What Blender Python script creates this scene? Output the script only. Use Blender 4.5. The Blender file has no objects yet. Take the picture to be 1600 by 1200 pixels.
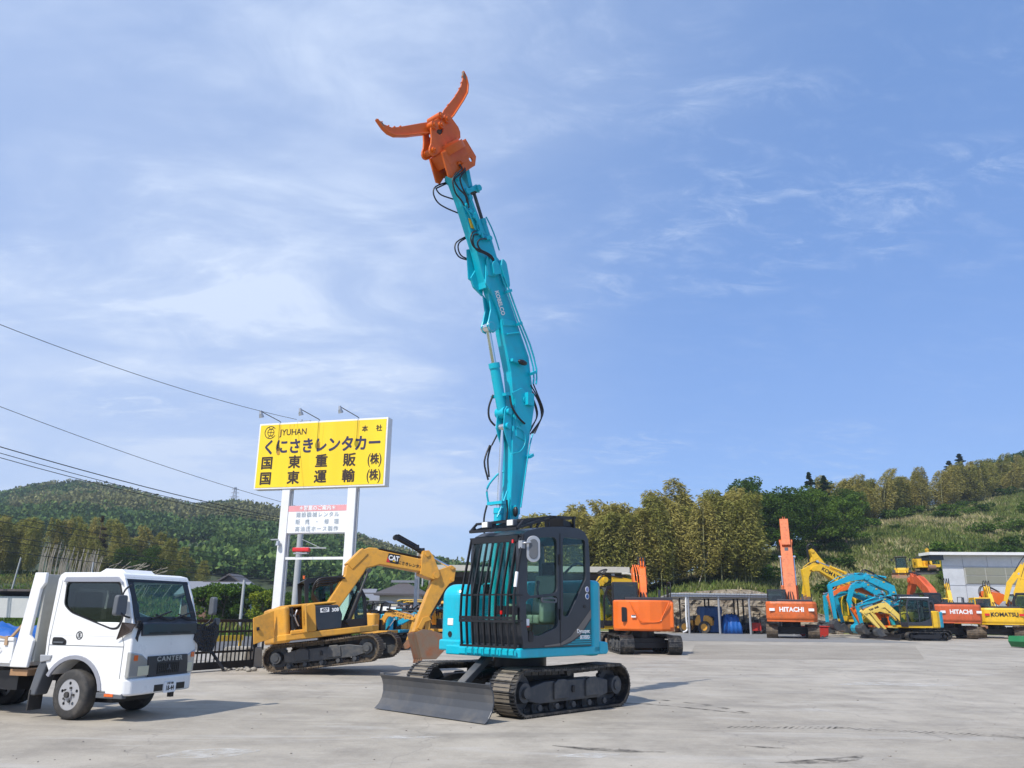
import bpy, math, random
import numpy as np
from mathutils import Vector, Matrix, Euler
from mathutils.geometry import tessellate_polygon
S = bpy.context.scene
COL = S.collection
rnd = random.Random(7)
R = math.radians
# ---------------- camera, sky, sun, exposure ----------------
cd = bpy.data.cameras.new('camera'); cd.sensor_width = 36; cd.lens = 28.125; cd.clip_end = 6000; cd.clip_start = .1
cam = bpy.data.objects.new('camera', cd); COL.objects.link(cam)
cam.matrix_world = Matrix.Translation((0, 0, 1.45)) @ Matrix.Rotation(R(90 + 15.8), 4, 'X') @ Matrix.Rotation(R(.7), 4, 'Z')
S.camera = cam
SUN_AZ = R(-141)      # direction towards the sun, measured from +Y clockwise (east positive)
SUN_EL = R(51)
S.view_settings.view_transform = 'Standard'; S.view_settings.look = 'None'; S.view_settings.exposure = 0.24; S.view_settings.gamma = 1
w = bpy.data.worlds.new('World'); S.world = w; w.use_nodes = True
nt = w.node_tree; N = nt.nodes; L = nt.links
for n in list(N): N.remove(n)
out = N.new('ShaderNodeOutputWorld'); bg = N.new('ShaderNodeBackground'); L.new(bg.outputs[0], out.inputs[0])
bg.inputs[1].default_value = .102
sky = N.new('ShaderNodeTexSky'); sky.sky_type = 'NISHITA'; sky.sun_disc = False
sky.sun_elevation = SUN_EL; sky.sun_rotation = SUN_AZ; sky.air_density = 1.0; sky.dust_density = .6; sky.ozone_density = 3.0
tc = N.new('ShaderNodeTexCoord'); sep = N.new('ShaderNodeSeparateXYZ'); L.new(tc.outputs['Generated'], sep.inputs[0])
def wmath(op, a, b=None, clamp=False):
    m = N.new('ShaderNodeMath'); m.operation = op; m.use_clamp = clamp
    for i, q in enumerate((a, b)):
        if q is None: continue
        if isinstance(q, (int, float)): m.inputs[i].default_value = q
        else: L.new(q, m.inputs[i])
    return m.outputs[0]
zz = wmath('ADD', wmath('MAXIMUM', sep.outputs[2], 0), .22)
cx = wmath('DIVIDE', sep.outputs[0], zz); cy = wmath('DIVIDE', sep.outputs[1], zz)
cmb = N.new('ShaderNodeCombineXYZ'); L.new(cx, cmb.inputs[0]); L.new(cy, cmb.inputs[1])
def wnoise(scale, detail, rough, vec, rot=0, sc=(1, 1, 1), dist=0, loc=(0, 0, 0)):
    mp = N.new('ShaderNodeMapping'); mp.inputs['Rotation'].default_value = (0, 0, rot); mp.inputs['Scale'].default_value = sc; mp.inputs['Location'].default_value = loc
    L.new(vec, mp.inputs[0]); n = N.new('ShaderNodeTexNoise'); n.inputs['Scale'].default_value = scale; n.inputs['Detail'].default_value = detail
    n.inputs['Roughness'].default_value = rough; n.inputs['Distortion'].default_value = dist; L.new(mp.outputs[0], n.inputs[0]); return n.outputs[0]
def wramp(v, a, b):
    m = N.new('ShaderNodeMapRange'); m.interpolation_type = 'SMOOTHSTEP'; m.inputs[1].default_value = a; m.inputs[2].default_value = b; L.new(v, m.inputs[0]); return m.outputs[0]
big = wramp(wnoise(.9, 5, .55, cmb.outputs[0], R(-35), (1, 1.4, 1), .5, (4.3, 2.2, 0)), .36, .62)
wisp = wramp(wnoise(2.6, 10, .62, cmb.outputs[0], R(-50), (1, 1.7, 1), .9, (1.7, 5.1, 0)), .34, .72)
fine = wramp(wnoise(9, 9, .72, cmb.outputs[0], R(-30), (1, 2.0, 1), .7), .42, .78)
patch = wramp(wnoise(1.3, 3, .5, cmb.outputs[0], 0, (1, 1, 1), .3, (2.3, 7.2, 0)), .46, .60)
left = wramp(cx, .55, -.75)                                   # more cloud towards the west
low = wramp(sep.outputs[2], .40, .02)
m1 = wmath('MULTIPLY', wmath('MULTIPLY', big, wmath('ADD', wmath('MULTIPLY', wisp, .65), .35)), wmath('MULTIPLY', left, .95))
m2 = wmath('MULTIPLY', wmath('MULTIPLY', fine, wisp), wmath('ADD', wmath('MULTIPLY', patch, .50), .12))
m3 = wmath('MULTIPLY', low, wmath('ADD', wmath('MULTIPLY', left, .30), .10))
m4 = wmath('MULTIPLY', left, .36)
cm = wmath('MULTIPLY', wmath('ADD', wmath('ADD', wmath('ADD', m1, m2), m3), m4, True), wramp(sep.outputs[2], -.22, .24))
mix = N.new('ShaderNodeMix'); mix.data_type = 'RGBA'; L.new(cm, mix.inputs['Factor'])
tint = N.new('ShaderNodeMix'); tint.data_type = 'RGBA'; tint.blend_type = 'MULTIPLY'; tint.inputs['Factor'].default_value = 1
L.new(sky.outputs[0], tint.inputs['A']); tint.inputs['B'].default_value = (1.12, 1.30, 1.75, 1)
flat = N.new('ShaderNodeMix'); flat.data_type = 'RGBA'; flat.inputs['Factor'].default_value = .55; L.new(tint.outputs['Result'], flat.inputs['A']); flat.inputs['B'].default_value = (1.85, 3.32, 6.25, 1)
L.new(flat.outputs['Result'], mix.inputs['A']); mix.inputs['B'].default_value = (6.1, 7.1, 8.9, 1)
L.new(mix.outputs['Result'], bg.inputs[0])
sd = bpy.data.lights.new('sun', 'SUN'); sd.energy = 4.2; sd.angle = R(.5); sd.color = (1, .95, .87)
sun = bpy.data.objects.new('sun', sd); COL.objects.link(sun)
sdir = Vector((math.sin(SUN_AZ) * math.cos(SUN_EL), math.cos(SUN_AZ) * math.cos(SUN_EL), math.sin(SUN_EL)))
sun.rotation_euler = sdir.to_track_quat('Z', 'Y').to_euler()

# ---------------- helpers ----------------
def RZ(a): return Matrix.Rotation(R(a), 4, 'Z')
def RY(a): return Matrix.Rotation(R(a), 4, 'Y')
def TR(*p): return Matrix.Translation(p)
I4 = Matrix.Identity(4)
class MB:
    """collects shapes, builds ONE mesh object"""
    def __init__(s, M=None): s.v = []; s.f = []; s.m = []; s.sm = []; s.M = M
    def add(s, vs, fs, mi=0, smooth=False):
        b = len(s.v); s.v += [tuple(p) for p in vs]
        for f in fs: s.f.append([i + b for i in f]); s.m.append(mi); s.sm.append(smooth)
        return s
    def box(s, c, d, rot=None, mi=0, taper=None):
        vs = []
        for z in (-.5, .5):
            for x, y in ((-.5, -.5), (.5, -.5), (.5, .5), (-.5, .5)):
                k = taper if (taper and z > 0) else 1
                p = Vector((x * d[0] * k, y * d[1] * k, z * d[2]))
                if rot is not None: p = rot @ p
                vs.append((p.x + c[0], p.y + c[1], p.z + c[2]))
        return s.add(vs, [(3, 2, 1, 0), (4, 5, 6, 7), (0, 1, 5, 4), (1, 2, 6, 5), (2, 3, 7, 6), (3, 0, 4, 7)], mi)
    def bar(s, a, b, w_, h_=None, mi=0):
        a = Vector(a); b = Vector(b); d = b - a
        q = d.to_track_quat('X', 'Z').to_matrix()
        return s.box((a + b) / 2, (d.length, w_, h_ or w_), q, mi)
    def cyl(s, a, b, r, r2=None, n=16, mi=0, cap=True):
        a = Vector(a); b = Vector(b); r2 = r if r2 is None else r2
        q = (b - a).to_track_quat('Z', 'Y').to_matrix(); vs = []
        for p, rr in ((a, r), (b, r2)):
            for i in range(n):
                t = 2 * math.pi * i / n; vs.append(p + q @ Vector((rr * math.cos(t), rr * math.sin(t), 0)))
        s.add(vs, [(i, (i + 1) % n, n + (i + 1) % n, n + i) for i in range(n)], mi, True)
        if cap: s.add(vs[:n], [tuple(reversed(range(n)))], mi); s.add(vs[n:], [tuple(range(n))], mi)
        return s
    def tube(s, pts, r, n=7, mi=0, sub=4):
        P = [Vector(p) for p in pts]
        if sub > 1 and len(P) > 2:
            Q = []
            for i in range(len(P) - 1):
                p0 = P[max(i - 1, 0)]; p1 = P[i]; p2 = P[i + 1]; p3 = P[min(i + 2, len(P) - 1)]
                for k in range(sub):
                    t = k / sub
                    Q.append(.5 * ((2 * p1) + (p2 - p0) * t + (2 * p0 - 5 * p1 + 4 * p2 - p3) * t * t + (3 * p1 - p0 - 3 * p2 + p3) * t ** 3))
            Q.append(P[-1]); P = Q
        rs = r if isinstance(r, (list, tuple)) else None
        vs = []; up = Vector((.13, .21, 1))
        for i, p in enumerate(P):
            t = (P[min(i + 1, len(P) - 1)] - P[max(i - 1, 0)]).normalized()
            u = t.cross(up)
            if u.length < 1e-3: u = t.cross(Vector((1, 0, 0)))
            u.normalize(); v = t.cross(u); up = v.cross(t) if False else up
            rr = r if rs is None else rs[0] + (rs[1] - rs[0]) * i / (len(P) - 1)
            for k in range(n):
                a = 2 * math.pi * k / n; vs.append(p + u * (rr * math.cos(a)) + v * (rr * math.sin(a)))
        fs = []
        for i in range(len(P) - 1):
            for k in range(n): fs.append((i * n + k, i * n + (k + 1) % n, (i + 1) * n + (k + 1) % n, (i + 1) * n + k))
        s.add(vs, fs, mi, True); m = len(P) - 1
        s.add(vs[:n], [tuple(range(n))], mi); s.add(vs[m * n:], [tuple(range(n))], mi)
        return s
    def prism(s, poly, lo, hi, ax='y', holes=(), mi=0, inset=0):
        """polygon in the plane across axis ax, extruded lo..hi"""
        def P(a, b, c):
            return {'y': (a, c, b), 'x': (c, a, b), 'z': (a, b, c)}[ax]
        loops = [list(poly)] + [list(h) for h in holes]
        tri = tessellate_polygon([[Vector((p[0], p[1], 0)) for p in l] for l in loops])
        flat = [p for l in loops for p in l]; n = len(flat)
        vs = [P(p[0], p[1], lo) for p in flat] + [P(p[0], p[1], hi) for p in flat]
        if len(loops) == 1:
            fs = [tuple(range(n)), tuple(n + i for i in reversed(range(n)))]
        else:
            fs = [tuple(t) for t in tri] + [tuple(n + i for i in reversed(t)) for t in tri]
        b = 0
        for l in loops:
            k = len(l)
            for i in range(k): j = (i + 1) % k; fs.append((b + i, b + j, n + b + j, n + b + i))
            b += k
        return s.add(vs, fs, mi)
    def plate(s, poly3, th, mi=0):
        n = len(poly3); P = [Vector(p) for p in poly3]
        nn = (P[1] - P[0]).cross(P[2] - P[0]).normalized() * th / 2
        vs = [p - nn for p in P] + [p + nn for p in P]
        return s.add(vs, [tuple(reversed(range(n))), tuple(n + i for i in range(n))] + [(i, (i + 1) % n, n + (i + 1) % n, n + i) for i in range(n)], mi)
    def loft(s, rings, mi=0, smooth=True, cap=True):
        n = len(rings[0]); vs = [p for r_ in rings for p in r_]
        fs = [(i * n + k, i * n + (k + 1) % n, (i + 1) * n + (k + 1) % n, (i + 1) * n + k) for i in range(len(rings) - 1) for k in range(n)]
        s.add(vs, fs, mi, smooth)
        if cap: s.add(rings[0], [tuple(range(n))], mi); s.add(rings[-1], [tuple(range(n))], mi)
        return s
    def ball(s, c, r, n=10, mi=0):
        rings = []
        for j in range(n // 2 + 1):
            a = math.pi * (j + .02) / (n // 2 + .04) - math.pi / 2
            rr = r if isinstance(r, (tuple, list)) else (r, r, r)
            rings.append([(c[0] + rr[0] * math.cos(a) * math.cos(2 * math.pi * k / n), c[1] + rr[1] * math.cos(a) * math.sin(2 * math.pi * k / n), c[2] + rr[2] * math.sin(a)) for k in range(n)])
        return s.loft(rings, mi)
    def build(s, name, mats, parent=None, bevel=0, seg=2, kind=None):
        me = bpy.data.meshes.new(name)
        vs = s.v if s.M is None else [tuple(s.M @ Vector(p)) for p in s.v]
        me.from_pydata(vs, [], s.f)
        for m_ in (mats if isinstance(mats, (list, tuple)) else [mats]): me.materials.append(m_)
        me.polygons.foreach_set('material_index', s.m); me.polygons.foreach_set('use_smooth', s.sm); me.update()
        import bmesh
        bm = bmesh.new(); bm.from_mesh(me); bmesh.ops.recalc_face_normals(bm, faces=bm.faces); bm.to_mesh(me); bm.free()
        o = bpy.data.objects.new(name, me); COL.objects.link(o)
        if parent is not None: o.parent = parent
        if bevel:
            md = o.modifiers.new('bevel', 'BEVEL'); md.width = bevel; md.segments = seg; md.limit_method = 'ANGLE'; md.angle_limit = R(35); md.harden_normals = False
        if kind: o['kind'] = kind
        return o
def tag(o, label=None, cat=None, group=None, kind=None):
    if label: o['label'] = label
    if cat: o['category'] = cat
    if group: o['group'] = group
    if kind: o['kind'] = kind
    return o
def empty(name, label, cat, M=None, group=None):
    o = bpy.data.objects.new(name, None); COL.objects.link(o); o.empty_display_size = .2
    if M is not None: o.matrix_world = M
    return tag(o, label, cat, group)
def copy_tree(o, M=None, label=None):
    c = o.copy(); COL.objects.link(c)
    if M is not None: c.matrix_world = M
    if label: c['label'] = label
    for ch in o.children:
        d = ch.copy(); COL.objects.link(d); d.parent = c
        for g_ in ch.children:
            e = g_.copy(); COL.objects.link(e); e.parent = d
    return c
# text as mesh; M maps text plane (x right, y up, z out) to parent space
def text(body, size, mat, parent, M, name='lettering', bold=0, extrude=.002, spacing=1, align='CENTER', sx=1):
    thick = bold if any(ord(c) > 255 for c in body) else 0
    if thick: bold = 0; extrude = 0
    cu = bpy.data.curves.new('t', 'FONT'); cu.body = body; cu.size = size; cu.extrude = extrude; cu.offset = bold; cu.space_character = spacing
    cu.align_x = align; cu.align_y = 'CENTER'; cu.resolution_u = 3
    o = bpy.data.objects.new('t', cu); COL.objects.link(o)
    dg = bpy.context.evaluated_depsgraph_get(); me = bpy.data.meshes.new_from_object(o.evaluated_get(dg))
    bpy.data.objects.remove(o)
    if thick:
        co = [v.co.copy() for v in me.vertices]; fs = [tuple(p.vertices) for p in me.polygons]; V = []; F = []
        for k in range(7):
            a = k * math.pi / 3; dx, dy = (0, 0) if k == 6 else (math.cos(a) * thick, math.sin(a) * thick)
            b0 = len(V); V += [(c.x + dx, c.y + dy, c.z + .0006 * k) for c in co]; F += [tuple(i + b0 for i in f) for f in fs]
        me = bpy.data.meshes.new(name); me.from_pydata(V, [], F)
    me.transform(M @ Matrix.Diagonal((sx, 1, 1, 1))); me.materials.clear(); me.materials.append(mat); me.name = name
    t = bpy.data.objects.new(name, me); COL.objects.link(t)
    if parent is not None: t.parent = parent
    return t
def basis(o, x, z):
    """matrix with origin o, x axis x, outward normal z"""
    x = Vector(x).normalized(); z = Vector(z).normalized(); y = z.cross(x).normalized(); x = y.cross(z)
    return Matrix(((x.x, y.x, z.x, o[0]), (x.y, y.y, z.y, o[1]), (x.z, y.z, z.z, o[2]), (0, 0, 0, 1)))

# ---------------- materials ----------------
class NT:
    def __init__(s, name):
        s.mat = bpy.data.materials.new(name); s.mat.use_nodes = True; s.t = s.mat.node_tree; s.b = s.t.nodes['Principled BSDF']
        s.o = s.t.nodes['Material Output']; s.tc = s.n('ShaderNodeTexCoord')
    def n(s, k): return s.t.nodes.new(k)
    def l(s, a, b): s.t.links.new(a, b)
    def noise(s, scale, detail=4, rough=.5, co='Object', sc=None, dist=0):
        n = s.n('ShaderNodeTexNoise'); n.inputs['Scale'].default_value = scale; n.inputs['Detail'].default_value = detail; n.inputs['Roughness'].default_value = rough; n.inputs['Distortion'].default_value = dist
        src = s.tc.outputs[co] if isinstance(co, str) else co
        if sc: m = s.n('ShaderNodeMapping'); m.inputs['Scale'].default_value = sc; s.l(src, m.inputs[0]); src = m.outputs[0]
        s.l(src, n.inputs[0]); return n.outputs[0]
    def rng(s, v, a, b, c=0, d=1):
        m = s.n('ShaderNodeMapRange'); m.inputs[1].default_value = a; m.inputs[2].default_value = b; m.inputs[3].default_value = c; m.inputs[4].default_value = d; s.l(v, m.inputs[0]); return m.outputs[0]
    def mix(s, f, a, b, mode='MIX'):
        m = s.n('ShaderNodeMix'); m.data_type = 'RGBA'; m.blend_type = mode
        if isinstance(f, (int, float)): m.inputs['Factor'].default_value = f
        else: s.l(f, m.inputs['Factor'])
        for q, k in ((a, 'A'), (b, 'B')):
            if isinstance(q, (tuple, list)): m.inputs[k].default_value = tuple(q) + ((1,) if len(q) == 3 else ())
            else: s.l(q, m.inputs[k])
        return m.outputs['Result']
    def math(s, op, a, b=0):
        m = s.n('ShaderNodeMath'); m.operation = op
        for i, q in enumerate((a, b)):
            if isinstance(q, (int, float)): m.inputs[i].default_value = q
            else: s.l(q, m.inputs[i])
        return m.outputs[0]
    def col(s, c):
        if isinstance(c, (tuple, list)): s.b.inputs['Base Color'].default_value = tuple(c) + (1,)
        else: s.l(c, s.b.inputs['Base Color'])
    def bump(s, h, st=.3, d=.02):
        b = s.n('ShaderNodeBump'); b.inputs['Strength'].default_value = st; b.inputs['Distance'].default_value = d; s.l(h, b.inputs['Height']); s.l(b.outputs[0], s.b.inputs['Normal'])
    def set(s, **k):
        for a, v in k.items():
            a = a.replace('_', ' '); a = {'IOR': 'IOR'}.get(a, a)
            if isinstance(v, (int, float)): s.b.inputs[a].default_value = v
            else: s.l(v, s.b.inputs[a])
def paint(name, c, rough=.38, dirt=.12, dcol=(.16, .12, .08), metal=0, bump=.05, scale=6, coat=0, thr=.55):
    t = NT(name)
    n1 = t.noise(scale, 6, .65); n2 = t.noise(scale * .35, 3, .5)
    d = t.rng(t.math('MULTIPLY', n1, n2), .22, thr, 0, 1)
    base = t.mix(t.rng(n2, .3, .7), tuple(k * .93 for k in c), tuple(min(1, k * 1.06) for k in c))
    t.col(t.mix(t.math('MULTIPLY', d, dirt), base, dcol))
    t.set(Roughness=t.rng(n1, .3, .7, rough - .06, rough + .10), Metallic=metal)
    if coat: t.set(Coat_Weight=coat); t.b.inputs['Coat Roughness'].default_value = .12
    if bump: t.bump(n1, bump, .01)
    return t.mat
M_ = {}
M_['teal'] = paint('teal_paint', (.0, .46, .60), .34, .30, (.08, .20, .22), coat=.15, bump=.04, thr=.48)
M_['teal_old'] = paint('old_teal_paint', (.005, .38, .56), .45, .5, (.10, .14, .13), thr=.45)
M_['orange_red'] = paint('grapple_orange_paint', (.66, .125, .008), .45, .35, (.30, .06, .02), coat=0, thr=.46)
M_['orange'] = paint('bright_orange_paint', (.80, .15, .01), .38, .18, coat=.3, bump=.02)
M_['orange_old'] = paint('faded_orange_paint', (.64, .13, .022), .5, .6, (.14, .065, .025), thr=.42)
M_['orange_red_old'] = paint('worn_red_orange_paint', (.60, .11, .035), .5, .5, (.12, .06, .03), thr=.45)
M_['yellow'] = paint('warm_yellow_paint', (.70, .34, .04), .45, .6, (.22, .14, .06), coat=.08, thr=.45)
M_['yellow_k'] = paint('lemon_yellow_paint', (.80, .48, .015), .45, .4, (.30, .20, .06), coat=.08, thr=.45)
M_['yellow_pale'] = paint('pale_yellow_paint', (.80, .58, .13), .45, .15)
M_['red'] = paint('red_paint', (.45, .02, .012), .45, .3)
M_['white'] = paint('white_paint', (.80, .80, .79), .3, .10, (.35, .30, .24), coat=.3, bump=.01)
M_['white_post'] = paint('white_post_paint', (.78, .78, .77), .5, .25, (.35, .28, .2))
M_['grey_pl'] = paint('grey_plastic', (.10, .11, .125), .5, .2)
M_['cabgrey'] = paint('charcoal_cab_paint', (.028, .032, .042), .38, .15, (.10, .09, .08), coat=.2)
M_['black'] = paint('black_steel', (.012, .012, .014), .42, .15, (.06, .05, .04))
M_['darkgrey'] = paint('dark_grey_steel', (.05, .055, .062), .48, .75, (.17, .15, .12), bump=.15, thr=.44)
M_['blade'] = paint('blade_grey_paint', (.065, .07, .08), .42, .8, (.16, .145, .125), thr=.45, bump=.10, scale=3)
M_['trackst'] = paint('track_steel', (.04, .04, .042), .40, .85, (.20, .175, .14), thr=.42, metal=.4, bump=.25, scale=14)
M_['trackmud'] = paint('muddy_track_steel', (.085, .065, .045), .7, .8, (.24, .17, .10), bump=.5, scale=18, thr=.45)
M_['padworn'] = paint('worn_shoe_face', (.20, .17, .13), .7, .8, (.12, .10, .08), bump=.3, scale=15)
M_['chrome'] = paint('chrome_rod', (.75, .75, .76), .12, 0, metal=1, bump=0)
M_['steel'] = paint('galvanised_steel', (.45, .46, .48), .4, .3, metal=.6)
M_['hose'] = paint('hose_rubber', (.014, .014, .016), .42, .1, (.1, .1, .1))
M_['rubber'] = paint('tyre_rubber', (.035, .034, .033), .75, .8, (.15, .13, .11), bump=.2, scale=12)
M_['bucket'] = paint('worn_bucket_steel', (.25, .17, .11), .5, .95, (.34, .11, .04), metal=.3, bump=.3, scale=4, thr=.40)
M_['lamp'] = paint('lamp_lens', (.85, .85, .80), .12, 0, coat=.6)
M_['lamp_red'] = paint('red_lens', (.65, .015, .012), .15, 0, coat=.8)
M_['amber'] = paint('amber_lens', (.7, .12, .01), .15, 0, coat=.8)
M_['ink_white'] = paint('white_lettering', (.82, .82, .82), .5, 0, bump=0)
M_['ink_black'] = paint('black_lettering', (.02, .018, .016), .5, 0, bump=0)
M_['seat'] = paint('seat_fabric', (.03, .03, .032), .8, 0)
M_['cream'] = paint('cab_interior_plastic', (.30, .33, .27), .6, .1)
def glass(name, tint_, rough=.02, alpha=.25):
    t = NT(name); g_ = t.n('ShaderNodeBsdfTransparent'); g_.inputs[0].default_value = tint_ + (1,)
    gl = t.n('ShaderNodeBsdfGlossy'); gl.inputs['Roughness'].default_value = rough; gl.inputs[0].default_value = (.9, .95, 1, 1)
    lw = t.n('ShaderNodeLayerWeight'); lw.inputs[0].default_value = .5
    f = t.math('ADD', t.math('MULTIPLY', t.math('POWER', lw.outputs['Facing'], 4.0), .7), alpha)
    m = t.n('ShaderNodeMixShader'); t.l(f, m.inputs[0]); t.l(g_.outputs[0], m.inputs[1]); t.l(gl.outputs[0], m.inputs[2]); t.l(m.outputs[0], t.o.inputs[0]); return t.mat
M_['glass'] = glass('cab_glass', (.80, .90, .86), alpha=.02)
M_['glass_dark'] = glass('tinted_glass', (.34, .39, .38), alpha=.07)
M_['mirror'] = paint('mirror_glass', (.6, .62, .65), .05, 0, metal=1, bump=0)
# ---------------- ground ----------------
def sheet(name, poly, z, mat, kind='structure'):
    b = MB(); b.add([(p[0], p[1], z) for p in poly], [tuple(range(len(poly)))]); o = b.build(name, mat, kind=kind); return o
def concrete():
    t = NT('yard_concrete')
    n0 = t.noise(.16, 5, .6); n1 = t.noise(.9, 8, .68); n2 = t.noise(7, 8, .7); n3 = t.noise(38, 4, .7)
    c = t.mix(t.rng(n0, .38, .64), (.335, .298, .240), (.43, .388, .322))
    c = t.mix(t.rng(n1, .42, .66, 0, .75), c, (.225, .200, .165))
    c = t.mix(t.rng(n2, .50, .75, 0, .35), c, (.52, .48, .42))
    c = t.mix(t.rng(n3, .55, .72, 0, .6), c, (.13, .12, .11))
    # long tyre scuffs: stretched distorted noise
    m = t.n('ShaderNodeMapping'); m.inputs['Rotation'].default_value = (0, 0, R(24)); m.inputs['Scale'].default_value = (.16, .9, 1); t.l(t.tc.outputs['Object'], m.inputs[0])
    sc = t.noise(1.5, 7, .62, m.outputs[0], dist=.6)
    c = t.mix(t.rng(sc, .55, .75, 0, .32), c, (.13, .125, .115))
    m2 = t.n('ShaderNodeMapping'); m2.inputs['Rotation'].default_value = (0, 0, R(-12)); m2.inputs['Scale'].default_value = (.3, 1.3, 1); t.l(t.tc.outputs['Object'], m2.inputs[0])
    sc2 = t.noise(1.1, 6, .6, m2.outputs[0], dist=1.2)
    c = t.mix(t.rng(sc2, .56, .76, 0, .5), c, (.50, .48, .45))
    c = t.mix(t.rng(t.noise(.55, 5, .6, dist=.8), .62, .72, 0, .4), c, (.17, .15, .12))
    # expansion joints every 5 m
    sp = t.n('ShaderNodeSeparateXYZ'); mm = t.n('ShaderNodeMapping'); mm.inputs['Rotation'].default_value = (0, 0, R(4)); t.l(t.tc.outputs['Object'], mm.inputs[0]); t.l(mm.outputs[0], sp.inputs[0])
    wob = t.math('MULTIPLY', t.math('SUBTRACT', n1, .5), .012)
    js = []
    for i, per in ((0, 7.5), (1, 5.6)):
        f = t.math('FRACT', t.math('ADD', t.math('DIVIDE', sp.outputs[i], per), wob)); js.append(t.math('LESS_THAN', f, .006))
    j = js[1]; c = t.mix(t.math('MULTIPLY', j, .35), c, (.12, .11, .10))
    cr = t.n('ShaderNodeTexVoronoi'); cr.feature = 'DISTANCE_TO_EDGE'; cr.inputs['Scale'].default_value = .22
    dv = t.n('ShaderNodeMix'); dv.data_type = 'VECTOR'; dv.inputs['Factor'].default_value = .12; t.l(t.tc.outputs['Object'], dv.inputs['A'])
    nn = t.n('ShaderNodeTexNoise'); nn.inputs['Scale'].default_value = .8; nn.inputs['Detail'].default_value = 6; t.l(t.tc.outputs['Object'], nn.inputs[0])
    vm = t.n('ShaderNodeVectorMath'); vm.operation = 'MULTIPLY_ADD'; t.l(nn.outputs['Color'], vm.inputs[0]); vm.inputs[1].default_value = (1.6, 1.6, 0); t.l(t.tc.outputs['Object'], vm.inputs[2]); t.l(vm.outputs[0], cr.inputs['Vector'])
    c = t.mix(t.math('MULTIPLY', t.math('LESS_THAN', cr.outputs['Distance'], .0022), .30), c, (.14, .13, .12))
    t.col(c); t.set(Roughness=t.rng(n2, .3, .7, .7, .9)); t.bump(t.math('ADD', t.math('MULTIPLY', n3, .35), n2), .35, .012); return t.mat
def rough_ground(name, c1, c2, c3, s=3, bump=.6):
    t = NT(name); a = t.noise(s * .2, 6, .6); b = t.noise(s * 4, 5, .7)
    c = t.mix(t.rng(a, .35, .65), c1, c2); c = t.mix(t.rng(b, .45, .7, 0, .7), c, c3); t.col(c); t.set(Roughness=.9); t.bump(b, bump, .03); return t.mat
mc = concrete()
mg = rough_ground('field_soil_grass', (.10, .14, .035), (.17, .17, .06), (.05, .08, .02), 2)
sheet('ground', [(-2500, -300), (2500, -300), (2500, 3000), (-2500, 3000)], -.03, mg)
sheet('yard', [(-30, -8), (-30, 17.6), (-7.3, 19.35), (-6.55, 21.0), (-8.6, 32), (-6.2, 66), (80, 66), (80, -8)], 0, mc)
sheet('road', [(-120, 27), (-8.2, 29.6), (-8.6, 33), (-7.6, 44), (-120, 42)], -.02, rough_ground('road_asphalt', (.10, .10, .105), (.13, .13, .13), (.08, .08, .08), 3, .2))
sheet('pavement', [(-60, 17), (-7.35, 19.4), (-6.6, 21.1), (-8.1, 29.4), (-60, 27)], -.012, rough_ground('apron_concrete', (.30, .28, .25), (.34, .32, .29), (.30, .29, .27), 2, .1))
sheet('gravel_strip', [(9.3, 44.5), (22.5, 45.5), (21, 62.5), (9.5, 60)], .006, rough_ground('crushed_gravel', (.20, .20, .20), (.25, .245, .23), (.10, .10, .10), 8))
sheet('asphalt_patch', [(5.8, 27.3), (14.3, 29), (19.7, 40.7), (8.8, 39.7)], .005, rough_ground('patch_asphalt', (.27, .24, .195), (.35, .315, .26), (.17, .15, .125), 3, .3))
def mark_mat(name, c, a):
    t = NT(name); n = t.noise(5, 6, .7); d = t.n('ShaderNodeBsdfDiffuse'); d.inputs[0].default_value = c + (1,); tr = t.n('ShaderNodeBsdfTransparent'); m = t.n('ShaderNodeMixShader'); t.l(t.rng(n, .38, .66, 0, a), m.inputs[0]); t.l(tr.outputs[0], m.inputs[1]); t.l(d.outputs[0], m.inputs[2]); t.l(m.outputs[0], t.o.inputs[0]); return t.mat
def tread(path, wd, gap, skew, z):
    b = MB(); P = [Vector(p) for p in path]; acc = 0
    for i in range(len(P) - 1):
        d = P[i + 1] - P[i]; Ls = d.length; d.normalize(); n = Vector((-d.y, d.x)); k = 0
        while k * gap < Ls:
            c = P[i] + d * (k * gap); q = [c - n * wd / 2, c - n * wd / 2 + d * gap * .42, c + n * wd / 2 + d * (gap * .42 + skew), c + n * wd / 2 + d * skew]; b.add([(p.x, p.y, z) for p in q], [(0, 1, 2, 3)]); k += 1
    return b
tm_ = mark_mat('tyre_rubber_mark', (.045, .045, .047), .75)
tread([(2.86, 11.4), (3.5, 11.4), (4.3, 11.45), (5.1, 11.2), (6.0, 10.95), (6.75, 10.5)], .20, .085, .14, .004).build('tyre_mark', tm_, kind='structure')
tread([(2.6, 14.7), (3.2, 14.1), (3.6, 13.0)], .12, .5, .0, .004).build('tyre_mark', tm_, kind='structure')
def smear(pts, w_, mat):
    b = MB(); P = [Vector(p) for p in pts]; L2 = []; R2 = []
    for i, p in enumerate(P):
        d = (P[min(i + 1, len(P) - 1)] - P[max(i - 1, 0)]).normalized(); n = Vector((-d.y, d.x)); k = w_ * (.15 + math.sin(math.pi * i / (len(P) - 1))) / 2; L2.append(p + n * k); R2.append(p - n * k)
    n_ = len(P); b.add([(q.x, q.y, .004) for q in L2 + R2], [(i, i + 1, n_ + i + 1, n_ + i) for i in range(n_ - 1)]); b.build('stain', mat, kind='structure')
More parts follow.
